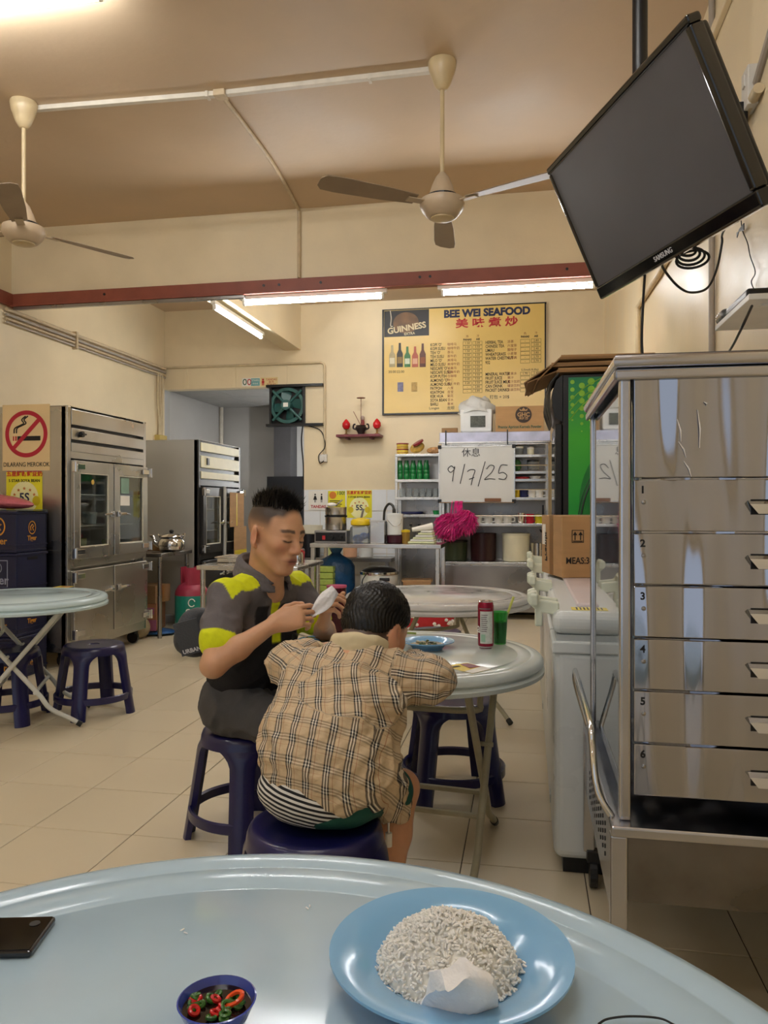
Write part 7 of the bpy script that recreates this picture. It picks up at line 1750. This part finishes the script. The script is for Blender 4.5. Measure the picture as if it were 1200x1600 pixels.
# trousers and shoes
V = Vox((-.78, 2.3, .0), (.06, 3.1, .66), .0065)
V.ell(Pm + UP * .0, [.135, .185, .105], BT, 0); V.ell(Pm + UP * .06, [.12, .172, .08], BT, .03)
for (h_, k_, a_) in ((RH_, RK, RA), (LH_, LK, LA)):
    V.cap(h_ + UP * -.005, k_, .092, .07, .04); V.cap(k_, a_ + UP * .0, .068, .055, .03)
V.cut(A3(0, 0, .075), -UP, .01); V.cut(A3(0, 0, .3985), -UP, .0) if False else None
P, F = V.nets(1); Nn = normals(P, F); P = P + Nn * (.004 * cloth_noise(P, 22, 9, 3) + .014 * (.3 - np.abs(cloth_noise(P, 36, 10, 2))))[:, None]
P[:, 2] = np.where((np.hypot(P[:, 0] + .49, P[:, 1] - 2.80) < .19) & (P[:, 2] < .4005), np.maximum(P[:, 2], .4), P[:, 2])
np_obj('trousers', P, F, m_trs, man)
V = Vox((-.4, 2.35, .0), (.06, 2.9, .14), .006)
for a_ in (RA, LA):
    c = a_ * A3(1, 1, 0); V.cap(c + UP * .045 - FM * .03, c + UP * .04 + FM * .15, .042, .04, .02); V.cap(c + UP * .09, c + UP * .05, .045, .04, .02)
V.cut(A3(0, 0, .004), -UP, .0)
P, F = V.nets(1); np_obj('shoes', P, F, mat('black_shoe', '161416', .5), man)
# folded tissue in his fingers
t0 = A3(-.238, 2.50, .842)
tm = MB(); rows = []
for i in range(7):
    v = i / 6; w_ = .012 + .045 * math.sin(min(v * 1.5, 1.) * PI / 2) * (1 - .45 * max(0, v - .65) / .35); c_ = t0 + A3(.07, .03, .075) * v * 1.1 + A3(0, -.012, 0) * math.sin(v * 3)
    rows.append([c_ + A3(-.6, .1, .75) * (u - .5) * w_ + A3(.0, -.006, .002) * math.cos(u * 7 + v * 3) for u in np.linspace(0, 1, 6)])
for i in range(6):
    for j in range(5): tm.add([rows[i][j], rows[i + 1][j], rows[i + 1][j + 1], rows[i][j + 1]], [(0, 1, 2, 3)])
ts_ = root('tissue', 'folded white tissue held in the fingers of the seated man', 'tissue', (0, 0, 0))
me = tm.mesh('tissue_sheet', mat('tissue_paper', 'e6e4e6', .8), False); o = bpy.data.objects.new('tissue_sheet', me); col.objects.link(o); o.parent = ts_
md = o.modifiers.new('w', 'WELD'); md.merge_threshold = .0005; md = o.modifiers.new('s', 'SOLIDIFY'); md.thickness = .0025; me.polygons.foreach_set('use_smooth', [True] * len(me.polygons))
# sling bag behind his back
bgc = A3(-.66, 2.72, .765)
V = Vox(bgc - .2, bgc + .2, .005); Bg = basis((.75, -.66), .1)
V.ell(bgc, [.045, .085, .075], Bg, 0); V.ell(bgc + UP * -.04, [.05, .09, .06], Bg, .03)
P, F = V.nets(1); Nn = normals(P, F); P = P + Nn * (.003 * cloth_noise(P, 40, 4))[:, None]
sb_ = root('sling_bag', 'dark grey sling bag hanging behind the seated man', 'bag', (0, 0, 0))
m_bag = mat('slate_bag', '3a3d42', .6, bump=.2, bs=150)
np_obj('pouch', P, F, m_bag, sb_)
fl_ = MB(); Mb = Matrix(((Bg[0, 1], Bg[0, 2], -Bg[0, 0], 0), (Bg[1, 1], Bg[1, 2], -Bg[1, 0], 0), (Bg[2, 1], Bg[2, 2], -Bg[2, 0], 0), (0, 0, 0, 1)))
c_ = Vector(bgc) + Vector(RM) * .085
fm_ = frame(Vector((-.665, 2.60, .75)), Vector((1, -.12, .28)), Vector((-.28, -.05, 1)))
fl_.box((-.035, -.055, -.004), (.05, .06, .004), fm_)
me = fl_.mesh('flap', m_bag); o = bpy.data.objects.new('flap', me); col.objects.link(o); o.parent = sb_
me = MB().text('URBAN', .02, fm_ @ Matrix.Translation((.005, -.042, .0048)), bold=.0004).mesh('lettering', mat('silver_print', 'c8c8cc', .3)); o2 = bpy.data.objects.new('lettering', me); col.objects.link(o2); o2.parent = sb_
st_m = MB().tube(smooth_path([Vector(bgc) + Vector((.02, .05, .06)), Vector(Nm - FM * .15 + UP * -.1), Vector(Nm - FM * .11 + UP * .0 - RM * .06)], 6), .009, 6).mesh('strap', m_bag)
o3 = bpy.data.objects.new('strap', st_m); col.objects.link(o3); o3.parent = sb_

# ============================================================ the child
FC = A3(.30, .95, 0); FC /= np.linalg.norm(FC); LC = A3(-FC[1], FC[0], 0); RC = -LC
kid = root('person', 'child in a beige checked jacket leaning on the table, seen from behind', 'person', (0, 0, 0))
Pk, Nk = A3(-.165, 1.965, .475), A3(-.065, 2.135, .775)
Hk = A3(-.022, 2.20, .848); Bk = basis((.60, .80), .45, .0); sk = 1.0
RSk, REk, RWk = A3(.03, 2.10, .735), A3(.125, 2.085, .725), A3(.075, 2.31, .735)
LSk, LEk, LWk = A3(-.195, 2.075, .725), A3(-.272, 2.18, .75), A3(-.195, 2.35, .762)
V = Vox((-.42, 1.72, .0), (.3, 2.62, 1.03), .0045)
gk = head_sdf(V, Hk, Bk, sk, True)
V.cap(gk(-.03, 0, -.05), Nk, .046, .05, .03); V.cap(Nk, Pk + UP * .12, .085, .1, .05); V.ell(Pk, [.1, .12, .08], np.stack([FC, LC, UP], 1), .04)
V.cap(RSk, REk, .036, .03, .03); V.cap(REk, RWk, .03, .02, .02); V.cap(LSk, LEk, .036, .03, .03); V.cap(LEk, LWk, .03, .02, .02); V.cap(RSk, LSk, .04, None, .03)
RKk, RAk = A3(.048, 2.11, .425), A3(.005, 2.06, .10); LKk, LAk = A3(-.10, 2.24, .425), A3(-.12, 2.2, .10)
for (h_, k_, a_) in ((Pk + RC * .07, RKk, RAk), (Pk - RC * .07, LKk, LAk)):
    V.cap(h_, k_, .062, .047, .03); V.cap(k_, k_ * .65 + a_ * .35 - FC * .012, .046, .044, .02); V.cap(k_ * .65 + a_ * .35 - FC * .012, a_, .043, .029, .02); V.cap(a_, a_ + FC * .1 + UP * -.05, .03, .025, .02)
hand_sdf(V, LWk, A3(.75, .65, .02), A3(-.6, .7, .1) * -1, [(.3, .5, .4)] * 4, .68, (.1, .4))
hand_sdf(V, RWk, A3(-.6, .75, .05), A3(-.7, -.6, .1), [(.3, .5, .4)] * 4, .68, (.1, .4))
P, F = V.nets(2)
L_ = (P - Hk) @ Bk / sk; isH = sstep(P[:, 2], .79, .80) * (np.hypot(P[:, 0] - Hk[0], P[:, 1] - Hk[1]) < .16)
colr = np.tile(np.array(lin('cf9a76')), (len(P), 1))
paint(.4 * gauss(-.01, .085, -.02, .03, .02, .035) * isH, SKR)
paint(np.clip(1.6 * np.exp(-((L_[:, 2] - .022) / .005) ** 4) * sstep(np.abs(L_[:, 1]), .010, .016) * (1 - sstep(np.abs(L_[:, 1]), .046, .054)) * (L_[:, 0] > .05), 0, .8) * isH, lin('2a2220'))
paint(np.clip(1.5 * np.exp(-((L_[:, 2] + .006) / .004) ** 2) * np.exp(-((np.abs(L_[:, 1]) - .031) / .0165) ** 6) * (L_[:, 0] > .06), 0, .95) * isH, lin('1a1210'))
ear = (np.abs(L_[:, 1]) > .0735) & (L_[:, 2] < .025) & (L_[:, 0] > -.04)
nape = np.clip(sstep(-L_[:, 0], .0, .035) * sstep(L_[:, 2], -.085, -.035) + sstep(L_[:, 2], .0, .03) * (1 - sstep(L_[:, 0], .03, .05)), 0, 1)
paint(np.where(ear, 0, nape * .9) * isH, lin('1f1a18'))
np_obj('body', P, F, m_skin, kid, colr)
V = Vox(Hk - .16, Hk + .16, .004)
V.ell(gk(-.01, 0, .036), [.109 * sk, .087 * sk, .097 * sk], Bk, 0.)
V.ell(gk(-.055, 0, -.015), [.05 * sk, .062 * sk, .05 * sk], Bk, .03)
V.cut(gk(-.03, 0, -.018), -(Bk @ A3(-.55, 0, 1.)) / np.linalg.norm([.55, 1]), .02)
V.ell(gk(.1, 0, -.01), [.06 * sk, .1 * sk, .075 * sk], Bk, .015, 's')
for q in (-1, 1): V.ell(gk(.0, q * .095, -.02), [.035 * sk, .03 * sk, .042 * sk], Bk, .012, 's')
P, F = V.nets(1); Nn = normals(P, F); Lh = (P - Hk) @ Bk
az = np.arctan2(Lh[:, 1], Lh[:, 0] + .03)
P = P + Nn * (.0016 * np.sin(az * 46 + 5 * np.sin(Lh[:, 2] * 60)) + .0012 * np.sin(az * 91 + 2) + .0022 * cloth_noise(P, 90, 8))[:, None]
np_obj('hair', P, F, m_hair, kid)
# jacket
BC = np.stack([FC, LC, UP], 1)
spine = Nk - Pk; spine /= np.linalg.norm(spine)
fS = FC - spine * (FC @ spine); fS /= np.linalg.norm(fS); BS = np.stack([fS, LC, spine], 1)
V = Vox((-.46, 1.72, .28), (.32, 2.46, .92), .0052)
V.ell(A3(-.150, 1.965, .57), [.135, .178, .17], BS, 0); V.ell(A3(-.105, 2.05, .675), [.125, .17, .13], BS, .05)
V.cap(LSk, RSk + A3(-.01, 0, 0), .068, .07, .05)
V.cap(LSk, LEk, .068, .060, .03); V.cap(LEk, LEk * .4 + LWk * .6, .058, .046, .02)
V.cap(RSk, REk, .07, .064, .03); V.cap(REk, REk * .3 + RWk * .7, .062, .046, .02)
V.cap(A3(-.03, 1.99, .50), A3(.015, 2.05, .40), .085, .06, .05)                     # right front flap over the thigh
V.ell(A3(-.075, 1.985, .725), [.055, .135, .065], BS, .006); V.ell(A3(-.105, 1.925, .668), [.042, .085, .06], BS, .012)
         # fallen hood
nh = A3(-.36, 0, -1.); nh /= np.linalg.norm(nh); V.cut(A3(-.30, 1.95, .485), nh, .015)
V.cap(Nk - FC * .045 + LC * .045 + UP * .02, Nk - FC * .045 - LC * .045 + UP * .02, .032, None, .03)
V.cap(gk(-.03, 0, -.03), Nk + UP * -.02, .056, .058, .01, 's')
P, F = V.nets(1); Nn = normals(P, F)
def armparam(S0, E0):
    d = E0 - S0; t = ((P - S0) @ d) / (d @ d); q = P - (S0 + np.clip(t, 0, 1)[:, None] * d); return t, np.linalg.norm(q, axis=1), q, d
P0 = P.copy()
wr = .004 * cloth_noise(P, 20, 21, 2) + .012 * (.35 - np.abs(cloth_noise(P * A3(1, 1, 1.5), 36, 23, 2))) + .006 * (.3 - np.abs(cloth_noise(P, 75, 24, 1)))
# gathered elastic folds near the hem
hd_ = (P - A3(-.30, 1.95, .485)) @ -nh
wr += .004 * np.sin((P @ LC) * 160) * np.exp(-(hd_ / .03) ** 2)
P = P + Nn * wr[:, None]
ts = (P0 - Pk) @ spine; us = (P0 - Pk) @ LC; depth = (P0 - Pk) @ fS
uu = us + .35 * np.sign(us) * np.maximum(depth, 0); vv = ts + .0
uv = np.stack([uu, vv, np.zeros(len(P))], 1)
for (S0, E0, E1) in ((RSk, REk, RWk), (LSk, LEk, LWk)):
    best = np.full(len(P), 9.)
    for (A_, B_, t_add) in ((S0, E0, 0.), (E0, E1, np.linalg.norm(E0 - S0))):
        t, dist, q, d = armparam(A_, B_); L0 = np.linalg.norm(d); ax = d / L0
        n1 = np.cross(ax, UP); n1 /= np.linalg.norm(n1); n2 = np.cross(ax, n1)
        ang = np.arctan2(q @ n2, q @ n1) * .062
        side = (P0 - S0) @ (RC if S0 is RSk else LC)
        msk = (side > .012) & (dist < .085) & (dist < best)
        uv[msk] = np.stack([ang, t * L0 + t_add, np.zeros(len(P))], 1)[msk]; best[msk] = dist[msk]
hoodm = np.linalg.norm((P0 - A3(-.085, 1.97, .70)) / A3(.14, .09, .1), axis=1) < 1
hoodm &= depth < -.02
c_, s_2 = math.cos(.3), math.sin(.3); hu = uv[hoodm].copy(); uv[hoodm, 0] = c_ * hu[:, 0] - s_2 * hu[:, 1]; uv[hoodm, 1] = s_2 * hu[:, 0] + c_ * hu[:, 1]
uv[:, :2] += (.003 * np.stack([cloth_noise(P0, 30, 31), cloth_noise(P0, 30, 32)], 1))
mj = bpy.data.materials.new('beige_checked_cloth'); mj.use_nodes = True; N, L = mj.node_tree.nodes, mj.node_tree.links
at = N.new('ShaderNodeAttribute'); at.attribute_name = 'puv'; sep = N.new('ShaderNodeSeparateXYZ'); L.new(at.outputs['Vector'], sep.inputs[0])
def stripes(out, period, dark):
    mm = N.new('ShaderNodeMath'); mm.operation = 'MULTIPLY'; mm.inputs[1].default_value = 1 / period; L.new(out, mm.inputs[0])
    fr_ = N.new('ShaderNodeMath'); fr_.operation = 'FRACT'; L.new(mm.outputs[0], fr_.inputs[0])
    rp = N.new('ShaderNodeValToRGB'); rp.color_ramp.interpolation = 'CONSTANT'; el = rp.color_ramp.elements
    tan, blk, wht, red = lin('ccb491'), lin(dark), lin('eee6d4'), lin('a8704e')
    stops = [(0., tan), (.16, red), (.185, tan), (.34, blk), (.42, wht), (.48, blk), (.56, wht), (.62, blk), (.70, tan), (.84, tan)]
    el[0].position, el[0].color = stops[0][0], stops[0][1] + (1,); el[1].position, el[1].color = stops[1][0], stops[1][1] + (1,)
    for p_, c_ in stops[2:]: e = el.new(p_); e.color = c_ + (1,)
    L.new(fr_.outputs[0], rp.inputs[0]); return rp.outputs[0]
su = stripes(sep.outputs[0], .047, '17151c'); sv = stripes(sep.outputs[1], .047, '3a342e')
mxn = N.new('ShaderNodeMix'); mxn.data_type = 'RGBA'; mxn.inputs[0].default_value = .42; L.new(su, mxn.inputs[6]); L.new(sv, mxn.inputs[7])
dkn = N.new('ShaderNodeMix'); dkn.data_type = 'RGBA'; dkn.blend_type = 'DARKEN'; dkn.inputs[0].default_value = .45; L.new(mxn.outputs[2], dkn.inputs[6]); L.new(su, dkn.inputs[7])
L.new(dkn.outputs[2], N['Principled BSDF'].inputs['Base Color']); N['Principled BSDF'].inputs['Roughness'].default_value = .7
nzb = N.new('ShaderNodeTexNoise'); nzb.inputs['Scale'].default_value = 45; bpn = N.new('ShaderNodeBump'); bpn.inputs['Strength'].default_value = .25; bpn.inputs['Distance'].default_value = .01
L.new(nzb.outputs['Fac'], bpn.inputs['Height']); L.new(bpn.outputs[0], N['Principled BSDF'].inputs['Normal'])
jk = np_obj('checked_jacket', P, F, mj, kid, None, {'puv': uv})
# cream collar and cuffs
V = Vox((-.36, 2.0, .62), (.2, 2.46, .90), .0045)
rp_ = [Nk + FC * math.cos(t) * .07 + LC * math.sin(t) * .068 + UP * (.042 - .026 * math.cos(t)) for t in np.linspace(.5, 2 * PI - .5, 26)]
for a_, b_ in zip(rp_[:-1], rp_[1:]): V.cap(a_, b_, .013, None, .01); V.cap(a_ + UP * -.02, b_ + UP * -.02, .015, None, .01); V.cap(a_ + UP * -.042, b_ + UP * -.042, .018, None, .01)
V.cap(LEk * .42 + LWk * .58, LEk * .2 + LWk * .8, .045, .034, .0); V.cap(REk * .32 + RWk * .68, REk * .15 + RWk * .85, .044, .034, .0)
P, F = V.nets(1); Nn = normals(P, F); P = P + Nn * (.0025 * cloth_noise(P, 90, 41, 2))[:, None]
np_obj('cream_lining', P, F, mat('cream_lining_cloth', 'd8c9a4', .75, var=.04), kid)
# striped shirt hem and green shorts
V = Vox((-.40, 1.75, .38), (.08, 2.2, .62), .005)
V.ell(A3(-.170, 1.955, .485), [.135, .155, .095], BC, 0); V.cut(A3(0, 0, .412), -UP, .006)
V.cut(A3(-.06, 1.95, .42), A3(.55, 0, -.83), .01)
P, F = V.nets(1); Nn = normals(P, F); P = P + Nn * (.003 * cloth_noise(P, 35, 51, 3))[:, None]
ms = bpy.data.materials.new('striped_cotton'); ms.use_nodes = True; N, L = ms.node_tree.nodes, ms.node_tree.links
tcn = N.new('ShaderNodeTexCoord'); sep = N.new('ShaderNodeSeparateXYZ'); L.new(tcn.outputs['Object'], sep.inputs[0])
mm = N.new('ShaderNodeMath'); mm.operation = 'MULTIPLY_ADD'; mm.inputs[1].default_value = .22; L.new(sep.outputs[0], mm.inputs[0]); L.new(sep.outputs[2], mm.inputs[2])
m2 = N.new('ShaderNodeMath'); m2.operation = 'MULTIPLY'; m2.inputs[1].default_value = 1 / .0125; L.new(mm.outputs[0], m2.inputs[0])
fr_ = N.new('ShaderNodeMath'); fr_.operation = 'FRACT'; L.new(m2.outputs[0], fr_.inputs[0])
rp = N.new('ShaderNodeValToRGB'); rp.color_ramp.interpolation = 'CONSTANT'; rp.color_ramp.elements[0].color = lin('15151a') + (1,); rp.color_ramp.elements[1].position = .5; rp.color_ramp.elements[1].color = lin('dedcd6') + (1,)
L.new(fr_.outputs[0], rp.inputs[0]); L.new(rp.outputs[0], N['Principled BSDF'].inputs['Base Color']); N['Principled BSDF'].inputs['Roughness'].default_value = .8
np_obj('striped_shirt', P, F, ms, kid)
V = Vox((-.40, 1.75, .36), (.16, 2.4, .60), .0052)
V.ell(A3(-.15, 1.965, .455), [.135, .155, .062], BC, 0)
V.cap(Pk + RC * .07, Pk * .35 + RKk * .65 + RC * .045, .07, .062, .04); V.cap(Pk - RC * .07, Pk * .35 + LKk * .65 - RC * .045, .07, .062, .04)
V.cut(A3(0, 0, .398), -UP, .006)
P, F = V.nets(1); Nn = normals(P, F); P = P + Nn * (.0025 * cloth_noise(P, 30, 61, 3))[:, None]; P[:, 2] = np.maximum(P[:, 2], .3985)
np_obj('green_shorts', P, F, mat('green_shorts_cloth', '0f4a40', .75, var=.06), kid)
V = Vox((-.25, 1.95, .0), (.12, 2.45, .12), .005)
for a_ in (RAk, LAk): c = a_ * A3(1, 1, 0); V.cap(c + UP * .035 - FC * .02, c + UP * .03 + FC * .11, .033, .03, .02)
V.cut(A3(0, 0, .003), -UP, 0.); P, F = V.nets(1); np_obj('shoes', P, F, mat('black_shoe', '161416', .5), kid)
# drawcord toggle at the jacket corner
o = MB().tube([(.012, 2.0, .40), (.012, 1.995, .345)], .003, 6).cyl((.012, 1.995, .35), (.012, 1.995, .315), .009, n=10).mesh('drawcord', m_paper); o2 = bpy.data.objects.new('drawcord', o); col.objects.link(o2); o2.parent = kid
